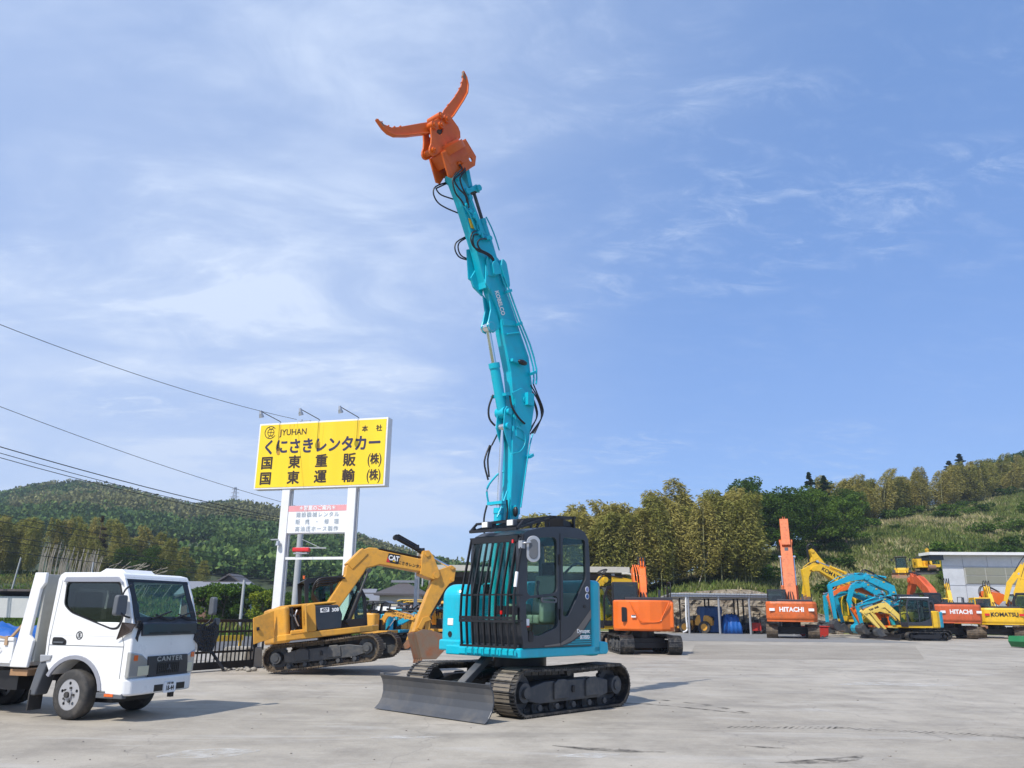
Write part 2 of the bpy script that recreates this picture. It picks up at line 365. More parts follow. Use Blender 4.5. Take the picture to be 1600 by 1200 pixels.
smear([(2.7, 8.8), (3.0, 8.85), (3.3, 8.95), (3.6, 9.1), (3.8, 9.3)], .22, tm_); smear([(2.6, 9.9), (2.9, 9.75), (3.2, 9.7)], .10, tm_); smear([(.5, 9.7), (.9, 9.5), (1.3, 9.4), (1.7, 9.35)], .18, tm_); smear([(1.6, 14.2), (2.3, 14.0), (3.0, 13.4), (3.6, 12.8)], .12, tm_)
wm_ = mark_mat('lime_stain', (.62, .61, .58), .7)
smear([(-3.5, 8.7), (-3.2, 8.9), (-2.9, 9.0), (-2.6, 9.15)], .55, wm_); smear([(-1.6, 10.1), (-1.2, 10.2), (-.8, 10.2)], .25, wm_); smear([(.5, 9.0), (.9, 9.1), (1.2, 9.2)], .3, wm_); smear([(7.0, 18.2), (8.0, 18.6), (9.0, 18.4), (9.8, 18.5)], .8, wm_)
rs = np.random.RandomState(9); b = MB()
for k in range(260):
    y = 7.5 + 30 * rs.uniform() ** 2; x = rs.uniform(-.62, .68) * y; s = rs.uniform(.004, .012) * (1 + y * .02)
    b.ball((x, y, s * .35), (s * rs.uniform(.8, 1.4), s, s * .6), 6)
tag(b.build('gravel', rough_ground('loose_stone', (.22, .2, .17), (.36, .33, .29), (.10, .09, .08), 9)), 'tiny loose stones scattered over the concrete yard', 'gravel', kind='stuff')
# ---------------- terrain ----------------
def tps_fit(P, z):
    d = np.linalg.norm(P[:, None] - P[None], axis=2); K = d * d * np.log(d + 1e-9); n = len(P)
    A = np.zeros((n + 3, n + 3)); A[:n, :n] = K + np.eye(n) * .5; A[:n, n] = 1; A[:n, n + 1:] = P; A[n, :n] = 1; A[n + 1:, :n] = P.T
    w_ = np.linalg.solve(A, np.concatenate([z, np.zeros(3)])); return P, w_
def tps(fit, X, Y):
    P, w_ = fit; r = np.sqrt((X[..., None] - P[:, 0]) ** 2 + (Y[..., None] - P[:, 1]) ** 2); K = r * r * np.log(r + 1e-9)
    return K @ w_[:-3] + w_[-3] + w_[-2] * X + w_[-1] * Y
ctl = [(15.4, 75, 3.6), (20.2, 80, 4.8), (25.8, 86, 6.2), (32.7, 92, 7.8), (44.2, 105, 10.9), (56.5, 118, 14.6), (69.6, 130, 17.6), (96.6, 150, 24.2),
       (60, 150, 15.0), (74, 165, 19.5), (91, 180, 24.5), (110, 190, 28.0), (133, 205, 34.5), (170, 230, 44), (41.3, 86, 5.0), (44.5, 86, 5.55), (33.3, 80, 5.0), (26, 74, 3.9),
       (63, 100, 9.7), (54, 95, 8.9), (39, 90, 7.0), (12.5, 66, 2.7), (15.5, 66, 3.0), (19.6, 66, 3.1), (24, 66, 1.6), (30, 68, .6), (36, 72, .3), (46, 76, .3), (60, 80, .6), (80, 84, 1),
       (8, 66, .8), (0, 66, .2), (-8, 66, 0), (0, 80, .6), (8, 80, 2.0), (-10, 100, 0), (20, 110, 5), (30, 130, 8), (10, 110, 2), (-10, 150, 0), (20, 160, 4), (50, 170, 12), (100, 110, 14), (120, 100, 8), (140, 150, 26), (20, 260, 0), (100, 300, 20), (200, 300, 50)]
ctl = np.array(ctl, float); FR = tps_fit(ctl[:, :2], ctl[:, 2])
def nz(X, Y, s, seed=0):
    return (np.sin(X * s + seed) * np.cos(Y * s * 1.13 + seed * 2.1) + .5 * np.sin(X * s * 2.3 + Y * s * 1.7 + seed) + .3 * np.cos(X * s * 4.1 - Y * s * 3.7 + seed * 3)) / 1.8
def hR(X, Y):
    X = np.asarray(X, float); Y = np.asarray(Y, float)
    z = tps(FR, X, np.maximum(Y, 66)) + .28 * nz(X, Y, .35, 1) * np.clip((Y - 68) / 10, 0, 1)
    z = np.maximum(z, -.05); k = np.clip((Y - 63.6) / 2.4, 0, 1); rock = (X > 8) & (X < 26)
    k = np.where(rock, k, np.clip((Y - 63.6) / 4, 0, 1) ** 1.5); return z * k - .04 * (k < .02)
RX = np.array([-620, -420, -308, -286.7, -265.8, -247.8, -215, -196.5, -178, -153.4, -131.5, -106, -84, -62, -34, 1.3, 36, 100, 200]); RH = np.array([40, 55, 54.6, 55.9, 59.4, 59.6, 57.5, 53.4, 49.7, 52.5, 48.8, 42.8, 35, 26.9, 19.3, 13, 7, 0, 0])
def hL(X, Y):
    X = np.asarray(X, float); Y = np.asarray(Y, float); t = np.clip((Y - 70) / 380, 0, 1)
    s = t ** 1.25 * (1.25 - .25 * t ** 3) / 1.0; s = np.minimum(s, 1)
    base = np.interp(X * (450 / np.maximum(Y, 200)), RX, RH)
    z = base * s * np.where(Y > 450, 1 - np.clip((Y - 450) / 120, 0, 1) * .6, 1) + 2.6 * nz(X, Y, .035, 2) * np.clip(t * 3, 0, 1) * (t < .93)
    near = 5.2 * np.clip((-X - 25) / 30, 0, 1) * np.clip((Y - 72) / 30, 0, 1) * np.clip((230 - Y) / 60, 0, 1)
    return np.maximum(z, near) * np.clip((-X + 20) / 40 + .5, 0, 1)
def grid(name, xs, ys, fn, mat, jit=0):
    X, Y = np.meshgrid(xs, ys); Z = fn(X, Y); n, m = X.shape
    if jit: g_ = np.random.RandomState(3); k = np.clip((Z - .1) / 1, 0, 1); X = X + g_.uniform(-jit, jit, X.shape) * k; Z = Z + g_.uniform(-jit, jit, X.shape) * .35 * k
    V = np.stack([X, Y, Z], -1).reshape(-1, 3)
    F = [(i * m + j, i * m + j + 1, (i + 1) * m + j + 1, (i + 1) * m + j) for i in range(n - 1) for j in range(m - 1)]
    me = bpy.data.meshes.new(name); me.from_pydata(V.tolist(), [], F); me.materials.append(mat); me.polygons.foreach_set('use_smooth', [True] * len(F)); o = bpy.data.objects.new(name, me); COL.objects.link(o); o['kind'] = 'structure'; return o
def slope_mat():
    t = NT('slope_grass'); a = t.noise(.06, 6, .65); b = t.noise(.5, 7, .7); c3 = t.noise(3, 5, .7)
    c = t.mix(t.rng(a, .40, .60), (.12, .15, .04), (.27, .24, .11)); c = t.mix(t.rng(b, .42, .66), c, (.09, .13, .03)); c = t.mix(t.rng(c3, .5, .72, 0, .6), c, (.32, .28, .16)); t.col(c); t.set(Roughness=.95); t.bump(c3, .8, .15); return t.mat
grid('slope', np.concatenate([np.arange(-12, 60, 1.0), np.arange(60, 260, 4)]), np.concatenate([np.array([63.6, 64.2, 64.8, 65.4, 66]), np.arange(67, 110, 1.2), np.arange(110, 330, 5)]), hR, slope_mat())
grid('hills', np.arange(-640, 130, 8.0), np.arange(70, 580, 7.0), hL, rough_ground('hill_floor', (.03, .05, .018), (.05, .065, .025), (.02, .035, .012), .05))
# rock cut behind the open shed
def rock_mat():
    t = NT('cut_rock'); a = t.noise(.7, 7, .7); b = t.noise(3.5, 7, .7, sc=(1, 1, 2.2)); c = t.mix(t.rng(a, .35, .65), (.30, .25, .18), (.17, .13, .09)); c = t.mix(t.rng(b, .5, .65), c, (.44, .40, .32)); t.col(c); t.set(Roughness=.95); t.bump(b, 1, .2); return t.mat
def rock():
    rs = np.random.RandomState(5); xs = np.arange(8.5, 25.5, .28); nzr = 13; V = []; 
    for i, x in enumerate(xs):
        top = float(hR(np.array([x]), np.array([66.0]))[0]) + .12
        for j in range(nzr):
            t = j / (nzr - 1); d = .38 * nz(np.array(x), np.array(t * 5), 2.2, 4) + rs.uniform(-.17, .17)
            V.append((x + rs.uniform(-.09, .09), 63.3 + t * 2.7 + d * (1 if j < nzr - 1 else .2) - (.25 if 0 < j < nzr - 1 else 0), top * t - (.05 if j == 0 else 0)))
    F = [(i * nzr + j, (i + 1) * nzr + j, (i + 1) * nzr + j + 1, i * nzr + j + 1) for i in range(len(xs) - 1) for j in range(nzr - 1)]
    me = bpy.data.meshes.new('rock_bank'); me.from_pydata(V, [], F); me.materials.append(rock_mat()); o = bpy.data.objects.new('rock_bank', me); COL.objects.link(o); o['kind'] = 'structure'
rock()
# ---------------- foliage tools ----------------
def npmesh(name, V, nper, mat, tint=None):
    """V: (n, nper, 3) separate polygons"""
    n = V.shape[0]; me = bpy.data.meshes.new(name); me.vertices.add(n * nper); me.vertices.foreach_set('co', V.reshape(-1).astype(np.float32))
    me.loops.add(n * nper); me.loops.foreach_set('vertex_index', np.arange(n * nper, dtype=np.int32)); me.polygons.add(n)
    me.polygons.foreach_set('loop_start', np.arange(0, n * nper, nper, dtype=np.int32)); me.update(calc_edges=True)
    if tint is not None:
        at_ = me.color_attributes.new('tint', 'FLOAT_COLOR', 'POINT'); c = np.ones((n, nper, 4), np.float32); c[:, :, :3] = tint[:, None, :]; at_.data.foreach_set('color', c.reshape(-1))
    me.materials.append(mat); return me
def leaves(C, size, rs, ln=1.0, wd=.5, outward=None, flat=.0, droop=0):
    """quads at centres C with random orientation"""
    n = len(C); a = rs.normal(size=(n, 3)); 
    if outward is not None: a = a * .55 + outward
    a[:, 2] -= droop; a /= np.linalg.norm(a, axis=1)[:, None] + 1e-9
    b = rs.normal(size=(n, 3)); b[:, 2] *= (1 - flat); b -= a * (a * b).sum(1)[:, None]; b /= np.linalg.norm(b, axis=1)[:, None] + 1e-9
    s = (size * rs.uniform(.6, 1.3, n))[:, None]; u = a * s * ln * .5; v = b * s * wd * .5
    return np.stack([C - u, C + v, C + u, C - v], 1)
def leaf_mat(name, c1, c2, scale=.6, trans=.28, tint=False):
    t = NT(name); n1 = t.noise(scale, 3, .6); oi = t.n('ShaderNodeObjectInfo')
    c = t.mix(t.rng(n1, .38, .62), c1, c2); c = t.mix(t.math('MULTIPLY', oi.outputs['Random'], .35), c, tuple(k * .55 for k in c2))
    if tint: va = t.n('ShaderNodeVertexColor'); va.layer_name = 'tint'; c = t.mix(1.0, va.outputs[0], t.mix(t.rng(n1, .3, .7), (.75, .75, .75), (1.2, 1.2, 1.15)), 'MULTIPLY')
    d = t.n('ShaderNodeBsdfDiffuse'); tr = t.n('ShaderNodeBsdfTranslucent'); m = t.n('ShaderNodeMixShader'); m.inputs[0].default_value = trans
    t.l(c, d.inputs[0]); t.l(c, tr.inputs[0]); t.l(d.outputs[0], m.inputs[1]); t.l(tr.outputs[0], m.inputs[2]); t.l(m.outputs[0], t.o.inputs[0]); return t.mat
bark = paint('tree_bark', (.16, .12, .085), .9, .5, bump=.4, scale=9)
culm = paint('bamboo_culm', (.30, .30, .13), .6, .3)
deadculm = paint('dead_bamboo_culm', (.36, .32, .25), .8, .5)
mb_leaf = leaf_mat('bamboo_leaves', (.30, .265, .065), (.42, .37, .12), .8)
mb_leaf2 = leaf_mat('green_bamboo_leaves', (.23, .24, .055), (.32, .30, .09), .8)
mt_dark = leaf_mat('dark_broadleaf', (.04, .085, .016), (.085, .135, .03), .45)
mt_mid = leaf_mat('fresh_broadleaf', (.08, .15, .025), (.14, .21, .04), .45)
mt_lime = leaf_mat('lime_broadleaf', (.16, .22, .03), (.24, .27, .03), .9)
mt_con = leaf_mat('conifer_needles', (.025, .05, .018), (.045, .075, .02), .9)
mt_brown = leaf_mat('brown_needles', (.09, .07, .03), (.13, .09, .04), .9)
def bamboo_src(h, seed, leafm, n=3800):
    rs = np.random.RandomState(seed); bend = rs.uniform(.6, 2.2); ang = rs.uniform(0, 6.28)
    def P(t): return np.stack([np.cos(ang) * bend * t ** 3, np.sin(ang) * bend * t ** 3, h * t - .25 * bend * t ** 4], -1)
    root = bpy.data.objects.new('bamboo', None); COL.objects.link(root)
    b = MB(); b.tube([tuple(P(np.array(t))) for t in (0, .25, .5, .7, .85, 1)], [.055, .012], 5, sub=1); b.build('stem', culm, root)
    t = rs.beta(1.4, 1.25, n) * .88 + .12; node = np.round(t * 26) / 26; k = rs.randint(0, 3, n)
    az = node * 53.0 + k * 2.1 + rs.normal(size=n) * .35; rad = (1 - np.abs(node - .52) * 1.35).clip(.10, 1) * 1.9 * rs.uniform(.12, 1, n) ** .7
    C = P(node); C[:, 0] += np.cos(az) * rad; C[:, 1] += np.sin(az) * rad; C[:, 2] += .35 * rad - .42 * rad ** 2 + rs.normal(size=n) * .10 + (t - node) * h * .6
    V = leaves(C, .36, rs, 1, .26, np.stack([np.cos(az), np.sin(az), np.zeros(n) - .5], -1), .2)
    o = bpy.data.objects.new('foliage', npmesh('foliage', V, 4, leafm)); COL.objects.link(o); o.parent = root
    return root
def tree_src(name, h, rad, seed, mat, nclump=26, per=130, leaf=.34, trunk_h=.3, conical=False):
    rs = np.random.RandomState(seed); irr = rs.uniform(.55, 1.25, 12); root = bpy.data.objects.new(name, None); COL.objects.link(root)
    b = MB(); lean = rs.uniform(-.3, .3, 2); tr = max(.05, h * .018)
    b.tube([(0, 0, -.3), (lean[0] * .3, lean[1] * .3, h * .35), (lean[0], lean[1], h * .88)], [tr * 1.25, tr * .25], 7)
    cs = []
    for i in range(nclump):
        if conical:
            t = rs.uniform(0, 1) ** 1.25; z = h * (trunk_h + (1 - trunk_h) * t); r_ = rad * (1 - t) ** .8 * rs.uniform(.35, 1); s = rad * .42 * (1.12 - t)
        else:
            t = rs.uniform(-1, 1); z = h * (trunk_h + (1 - trunk_h) * (t + 1) / 2 * .93); r_ = rad * math.sqrt(max(.05, 1 - (t * .92) ** 2)) * rs.uniform(.25, 1) ** .6; s = rad * rs.uniform(.26, .44)
        a = rs.uniform(0, 6.28); k_ = irr[int(a / 6.2832 * 6) % 6 + (6 if z > h * .65 else 0)] if not conical else 1; c = np.array([math.cos(a) * r_ * k_, math.sin(a) * r_ * k_, z * (.88 + .14 * k_)]); cs.append((c, s))
        if i % 3 == 0: b.tube([(lean[0] * .5, lean[1] * .5, z * .62), (c[0] * .6, c[1] * .6, z * .85), tuple(c)], [tr * .42, tr * .1], 5)
    b.build('trunk', bark, root); CC = []; OO = []
    for c, s in cs:
        d = rs.normal(size=(per, 3)); d /= np.linalg.norm(d, axis=1)[:, None]; rr = s * rs.uniform(.35, 1.08, per) ** .5
        sc_ = np.array([1.15, 1.15, .55 if conical else .72]); CC.append(c + d * rr[:, None] * sc_); OO.append(d * .8)
    CC = np.concatenate(CC); OO = np.concatenate(OO); V = leaves(CC, leaf, rs, 1, .75, OO)
    o = bpy.data.objects.new('crown', npmesh('crown', V, 4, mat)); COL.objects.link(o); o.parent = root
    return root
def put(src, used, x, y, z, s, rot, label, cat, group, name=None, sz=None):
    M = TR(x, y, z) @ RZ(rot) @ Matrix.Diagonal((s, s, sz or s, 1))
    o = src if not used.get(src.name) else copy_tree(src)
    if src not in used.get('_', []): pass
    used[src.name] = True; o.matrix_world = M; tag(o, label, cat, group)
    return o
used = {}
rs = np.random.RandomState(11)
# central bamboo grove
bam = [bamboo_src(9.5 + k * .4, 20 + k, mb_leaf) for k in range(5)]
bamg = [bamboo_src(9.5 + k * .4, 40 + k, mb_leaf2) for k in range(3)]
BL = 'tall golden green bamboo in the dense grove behind the open shed and orange excavator'
for i in range(100):
    y = rs.uniform(69, 84); x = rs.uniform(2.2, 22.5) * (y / 75)
    z = float(hR(np.array([x]), np.array([y]))[0]); s = rs.uniform(.80, 1.02) * (1 - .009 * (x - 4)) * (1 if i % 9 else 1.05); z = z;
    zn = ('left end', 'left middle', 'right middle', 'right end')[min(3, int((x / y + .0) / .075))]; rw = 'front row' if y < 74 else 'rear rows'
    put((bam + bamg)[i % 6 if i % 5 else 6], used, x, y, z - .1, s * 1.3, rs.uniform(0, 360), 'tall golden green bamboo, %s of the grove at its %s' % (rw, zn), 'bamboo', 'bamboos of the central grove, %s, %s' % (rw, zn), sz=s * .96)
# bamboo along the top of the right hill
BL2 = 'yellowish bamboo on the hilltop above the grass slope'
k = 0
while k < 120:
    y = rs.uniform(112, 215); x = rs.uniform(42, 160)
    u = x / y
    edge = float(np.interp(u, [.345, .36, .42, .48, .54, .65, .8], [96, 104, 116, 125, 133, 150, 163]))
    if u < .345 or u > .78 or y < edge or y > edge + (10 if k < 70 else 34): continue
    z = float(hR(np.array([x]), np.array([y]))[0]); k += 1
    zn = 'near the dark wood' if u < .50 else 'in the middle' if u < .62 else 'at the right edge'
    put((bam + bamg)[rs.randint(0, 8)], used, x, y, z - .2, rs.uniform(.95, 1.25), rs.uniform(0, 360), 'yellowish bamboo on the hilltop above the grass slope, ' + zn, 'bamboo', 'bamboos on the hilltop ' + zn, sz=rs.uniform(.52, .80))
# dark wood between grove and hill
dk = [tree_src('broadleaf_tree', 12, 3.6, 60 + k, mt_dark, 36, 240, .30, .28) for k in range(3)]
md = [tree_src('broadleaf_tree', 11, 3.4, 70 + k, mt_mid, 36, 240, .30, .28) for k in range(2)]
cn = [tree_src('conifer_tree', 13, 2.2, 80 + k, mt_con, 90, 120, .34, .08, True) for k in range(2)]
spots = [(24.3, 86, 11.5, 3), (27.6, 90, 12.4, 0), (30.2, 87, 10.8, 1), (31.6, 96, 12.2, 4), (35.0, 93, 11.0, 3), (37.5, 99, 11.4, 3), (40.2, 97, 10.2, 3), (42.5, 108, 11.6, 5), (46.0, 110, 11.2, 1), (34.2, 103, 10.5, 2), (49.5, 116, 10.6, 4), (25.5, 92, 13.2, 5), (44.3, 118, 12.8, 6), (53.5, 122, 9.0, 2), (28.8, 98, 13.5, 2), (39.0, 108, 12.5, 0), (22.8, 84, 9.0, 2), (47.5, 121, 11.0, 0)]
srcs = dk + md + cn
ORD = ['first', 'second', 'third', 'fourth', 'fifth', 'sixth', 'seventh', 'eighth', 'ninth', 'tenth', 'eleventh', 'twelfth', 'thirteenth', 'fourteenth', 'fifteenth', 'sixteenth', 'seventeenth', 'eighteenth', 'nineteenth', 'twentieth', 'last']
od = sorted(range(len(spots)), key=lambda i: spots[i][0] / spots[i][1]); rank = {i: k for k, i in enumerate(od)}
for i in range(15):
    x = -3 + i * 1.9; y = 90 + (i * 37 % 5); put(srcs[i % 3], used, x, y, max(0., float(hR(np.array([x]), np.array([float(y)]))[0])) - .3, .50 + .05 * (i % 3), i * 71, 'low dark tree in the undergrowth behind the bamboo grove, %s from the left' % ORD[i], 'tree', 'undergrowth trees behind the grove')
for i, (x, y, h, q) in enumerate(spots):
    z = float(hR(np.array([x]), np.array([y]))[0]); src = srcs[q]
    h *= .60 * (.80 + .36 * ((i * 7) % 5) / 4); put(src, used, x, y, z - .3, h / (12 if q < 3 else 11 if q < 5 else 13) * (1.25 if q < 5 else 1.5), i * 57, '%s in the dark wood right of the bamboo grove, %s from its left' % (('dark leafy tree', 'fresh green tree', 'dark pointed conifer')[0 if q < 3 else 1 if q < 5 else 2], ORD[rank[i]]), 'tree', 'trees of the dark wood', sz=h / (12 if q < 3 else 11 if q < 5 else 13) * 1.08)
for i, (x, y, h) in enumerate([(92, 166, 12), (95.5, 168, 13.5), (99, 170, 11), (109, 180, 10), (113, 184, 10.5), (118, 187, 11), (123, 190, 12), (128, 193, 12)]):
    z = float(hR(np.array([x]), np.array([y]))[0]); q = 6 if i < 3 else 1
    put(srcs[q], used, x, y, z, h / 13 * (1.5 if q == 6 else 1.2), i * 40, 'dark pointed conifer standing out on the hilltop skyline, %s from the left' % ORD[i] if q == 6 else 'dark leafy tree on the top right skyline, %s from the left' % ORD[i - 3], 'tree', 'conifers on the hilltop' if q == 6 else 'leafy trees on the hilltop', sz=h / 13 * (.68 if q == 6 else .8))
# one long leaning dead bamboo
b = MB(); b.tube([(14.6, 68.5, 1), (16.6, 69.5, 5.5), (18.0, 70.5, 9.8)], [.06, .03], 6); tag(b.build('bamboo_pole', deadculm), 'pale dead bamboo culm leaning across the front of the grove', 'bamboo')
# bushes on the slope
bs = [tree_src('bush', 2.0, 1.5, 90 + k, (mt_dark, mt_mid)[k % 2], 12, 110, .26, .1) for k in range(4)]
k = 0
while k < 60:
    y = rs.uniform(72, 150); x = rs.uniform(18, 105); u = x / y
    if u < .27 or u > .72 or (y < 82 and x > 32) or y > float(np.interp(u, [.27, .36, .48, .65, .8], [88, 104, 128, 152, 160])): continue
    z = float(hR(np.array([x]), np.array([y]))[0]); s = rs.uniform(.5, 1.35)
    if abs(x / y - .475) < .03 and y < 100: continue
    put(bs[k % 4], used, x, y, z - .2, s, rs.uniform(0, 360), 'green bush on the %s of the grassy slope, %s' % ('upper part' if y > 105 else 'lower part', 'towards the right edge' if u > .5 else 'towards the dark wood'), 'bush', 'bushes on the slope %d%d' % (y > 105, u > .5), sz=s * .75); k += 1
# grass on the slope (stuff)
def grass(name, n, xr, yr, fn, keep, hgt, seed, cols, width=.10):
    rs = np.random.RandomState(seed); x = rs.uniform(*xr, n); y = rs.uniform(*yr, n); m = keep(x, y); x = x[m]; y = y[m]; z = fn(x, y); n = len(x)
    base = np.repeat(np.stack([x, y, z], -1), 5, 0) + rs.normal(size=(n * 5, 3)) * np.array([.25, .25, 0]); N_ = len(base)
    h = hgt * rs.uniform(.5, 1.4, N_) * np.repeat(rs.uniform(.6, 1.3, n), 5); a = rs.uniform(0, 6.28, N_); w_ = width * rs.uniform(.6, 1.4, N_)
    u = np.stack([np.cos(a) * w_, np.sin(a) * w_, np.zeros(N_)], -1); tip = base + np.stack([rs.normal(size=N_) * h * .35, rs.normal(size=N_) * h * .35, h], -1)
    sel = (nz(x, y, .09, 3) + .5 * nz(x, y, .31, 5) + rs.normal(size=n) * .35); c = np.where(sel[:, None] > .25, cols[1], np.where(sel[:, None] < -.75, cols[2], cols[0])) * rs.uniform(.7, 1.25, n)[:, None]
    me = npmesh(name, np.stack([base - u, base + u, tip], 1), 3, grass_m, np.repeat(c, 5, 0)); o = bpy.data.objects.new(name, me); COL.objects.link(o); o['kind'] = 'stuff'; return o
grass_m = leaf_mat('grass_blades', (.1, .1, .1), (.1, .1, .1), .4, .3, True)
gc = [np.array([.17, .20, .06]), np.array([.42, .37, .20]), np.array([.09, .14, .035])]
def lim(x, y): u = x / y; return (u > .12) & (u < .75) & (y > np.where((x > 8) & (x < 25), 66, np.where(x > 32, 74, 67))) & (y < np.interp(u, [.12, .27, .36, .48, .65, .8], [82, 90, 106, 132, 156, 165]))
tag(grass('slope_grass', 80000, (8, 120), (64, 165), hR, lim, .42, 31, gc), 'mixed green and straw coloured grass covering the hillside', 'grass')
def liml(x, y): u = x / y; return (u > -.72) & (u < -.10) & ((y > 44) | (x < -60))
tag(grass('field_grass', 16000, (-90, -6), (44, 112), lambda x, y: np.maximum(hL(x, y), 0), liml, .35, 33, [np.array([.13, .21, .04]), np.array([.22, .22, .07]), np.array([.10, .16, .03])]), 'bright green rough grass on the field beyond the road', 'grass')
# forest on the far hills (stuff)
def forest():
    rs = np.random.RandomState(51); n = 17000; y = rs.uniform(135, 470, n) ; y = 135 + (470 - 135) * ((y - 135) / 335) ** .8; x = rs.uniform(-.72, .10, n) * y
    m = (y > 200) | (x > -60) ; x = x[m]; y = y[m]; z = hL(x, y); keep = z > .5; x, y, z = x[keep], y[keep], z[keep]; n = len(x); per = 46
    r_ = rs.uniform(1.6, 3.6, n); d = rs.normal(size=(n, per, 3)); d[..., 2] = np.abs(d[..., 2]) * 1.1 - .25; d /= np.linalg.norm(d, axis=2)[..., None]
    zone = nz(x, y, .022, 1.3) + .6 * nz(x, y, .06, 4) + .25 * rs.normal(size=n); u = x / y; relief = z / np.maximum(1, np.interp(u * 450, RX, RH))
    bro = (relief > .45) & (zone > -.15) & (u > -.62); pal = [np.array([.085, .145, .05]), np.array([.14, .205, .065]), np.array([.20, .205, .095]), np.array([.065, .115, .05])]
    q = rs.uniform(0, 1, n); col = np.where(bro[:, None], pal[2], np.where(q[:, None] < .28, pal[1], np.where(q[:, None] < .48, pal[3], pal[0]))) * rs.uniform(.85, 1.15, n)[:, None]
    r_ = np.where(bro, r_ * .75, r_); sc_ = np.stack([r_, r_, np.where(bro, r_ * 1.7, r_ * .95)], -1)
    C = np.stack([x, y, z + r_ * .5], -1)[:, None, :] + d * sc_[:, None, :] * rs.uniform(.75, 1.05, (n, per, 1))
    V = leaves(C.reshape(-1, 3), 1.0, rs, 1, .85, d.reshape(-1, 3)); T = np.repeat(col, per, 0) * rs.uniform(.8, 1.2, (n * per, 1))
    o = bpy.data.objects.new('forest', npmesh('forest', V, 4, leaf_mat('forest_leaves', (.1, .1, .1), (.1, .1, .1), .05, .2, True), T)); COL.objects.link(o)
    tag(o, 'forested hills on the left with green and brown tree crowns', 'forest', kind='stuff')
forest()
# left grove: bamboo, bare culms, trees
BL3 = 'olive bamboo in the grove on the bank behind the white truck'
for i in range(74):
    y = rs.uniform(98, 118); x = -rs.uniform(.37, .76) * y; z = float(hL(x, y)); s = rs.uniform(.66, .92) * float(np.interp(x / y, [-.72, -.60, -.5, -.42, -.36], [.95, .92, .95, .80, .55]))
    put((bam + bamg)[5 + i % 3 if i % 4 else i % 5], used, x, y, z - .2, s * 1.25, rs.uniform(0, 360), BL3, 'bamboo', 'bamboos of the left grove', sz=s)
def culm_src(seed, lean):
    rr = random.Random(seed); b = MB(); b.tube([(0, 0, 0), (lean * .52, 0, 2.6), (lean, .2, 4.3 - abs(lean) * .42)], [.055, .03], 5, sub=1); o = b.build('bare_bamboo', deadculm); return o
cu = [culm_src(1, .05), culm_src(2, .35), culm_src(3, 3.0), culm_src(4, 1.9)]; uc = [0] * 4
for i in range(92):
    up = i < 62; q = (i % 2) if up else 2 + i % 2; y = rs.uniform(94, 97); u = rs.uniform(-.575, -.50) if up else rs.uniform(-.50, -.42)
    o = cu[q] if not uc[q] else cu[q].copy()
    if uc[q]: COL.objects.link(o)
    uc[q] = 1; z = float(hL(u * y, y)); s = rs.uniform(.8, 1.15); o.matrix_world = TR(u * y, y, z - .2) @ RZ(rs.uniform(-25, 25)) @ Matrix.Diagonal((s, s, s, 1))
    tag(o, 'upright bare pale bamboo culm behind the truck' if up else 'leaning bare pale bamboo culm behind the truck cab', 'bamboo', 'upright bare bamboo stems' if up else 'leaning bare bamboo stems')
br = tree_src('conifer_tree', 8, 1.5, 95, mt_brown, 26, 120, .3, .15, True)
o = put(br, used, -52.5, 104, float(hL(-52.5, 104)), .95, 0, 'tall brownish cedar at the right end of the left grove', 'tree', None)
for x, y, h, q, lb in [(-43, 98, 4.6, 0, 'round dark green tree left of the sign, behind the grey roofs'), (-47.5, 101, 3.9, 1, 'smaller dark green tree beside the round one behind the truck'), (-39.5, 99, 3.0, 2, 'low dark green tree right of the round tree behind the grey roof')]:
    put(srcs[q], used, x, y, float(hL(x, y)) - .3, h / 12 * 1.25, q * 50, lb, 'tree', None)
# ---------------- machine parts ----------------
def arc(cx_, cz, r, a0, a1, n): return [(cx_ + r * math.cos(R(a0 + (a1 - a0) * i / n)), cz + r * math.sin(R(a0 + (a1 - a0) * i / n))) for i in range(n + 1)]
def rrect(x0, z0, x1, z1, r, n=4):
    return arc(x1 - r, z1 - r, r, 0, 90, n) + arc(x0 + r, z1 - r, r, 90, 180, n) + arc(x0 + r, z0 + r, r, 180, 270, n) + arc(x1 - r, z0 + r, r, 270, 360, n)
def chaikin(p, it=2, closed=True):
    for _ in range(it):
        q = []
        for i in range(len(p)):
            a, b = p[i], p[(i + 1) % len(p)]; q += [tuple(a[k] * .75 + b[k] * .25 for k in range(len(a))), tuple(a[k] * .25 + b[k] * .75 for k in range(len(a)))]
        p = q
    return p
def roundpoly(p, r, n=4):
    out = []; m = len(p)
    for i in range(m):
        a = Vector(p[i - 1]).to_2d(); c = Vector(p[i]).to_2d(); d = Vector(p[(i + 1) % m]).to_2d()
        u = (a - c); v = (d - c); k = min(r, u.length * .45, v.length * .45); u.normalize(); v.normalize(); A = c + u * k; B = c + v * k
        for j in range(n + 1):
            t = j / n; q = A * (1 - t) ** 2 + c * 2 * t * (1 - t) + B * t * t; out.append((q.x, q.y))
    return out
def oval(L_, H_, n):
    r = H_ / 2; s = L_ - H_; per = 2 * s + 2 * math.pi * r; out = []
    for i in range(n):
        d = per * i / n
        if d < s: p = (-s / 2 + d, H_, 0)
        elif d < s + math.pi * r: a = (d - s) / r; p = (s / 2 + r * math.sin(a), r + r * math.cos(a), -a)
        elif d < 2 * s + math.pi * r: p = (s / 2 - (d - s - math.pi * r), 0, -math.pi)
        else: a = (d - 2 * s - math.pi * r) / r; p = (-s / 2 - r * math.sin(a), r - r * math.cos(a), -math.pi - a)
        out.append(p)
    return out, per
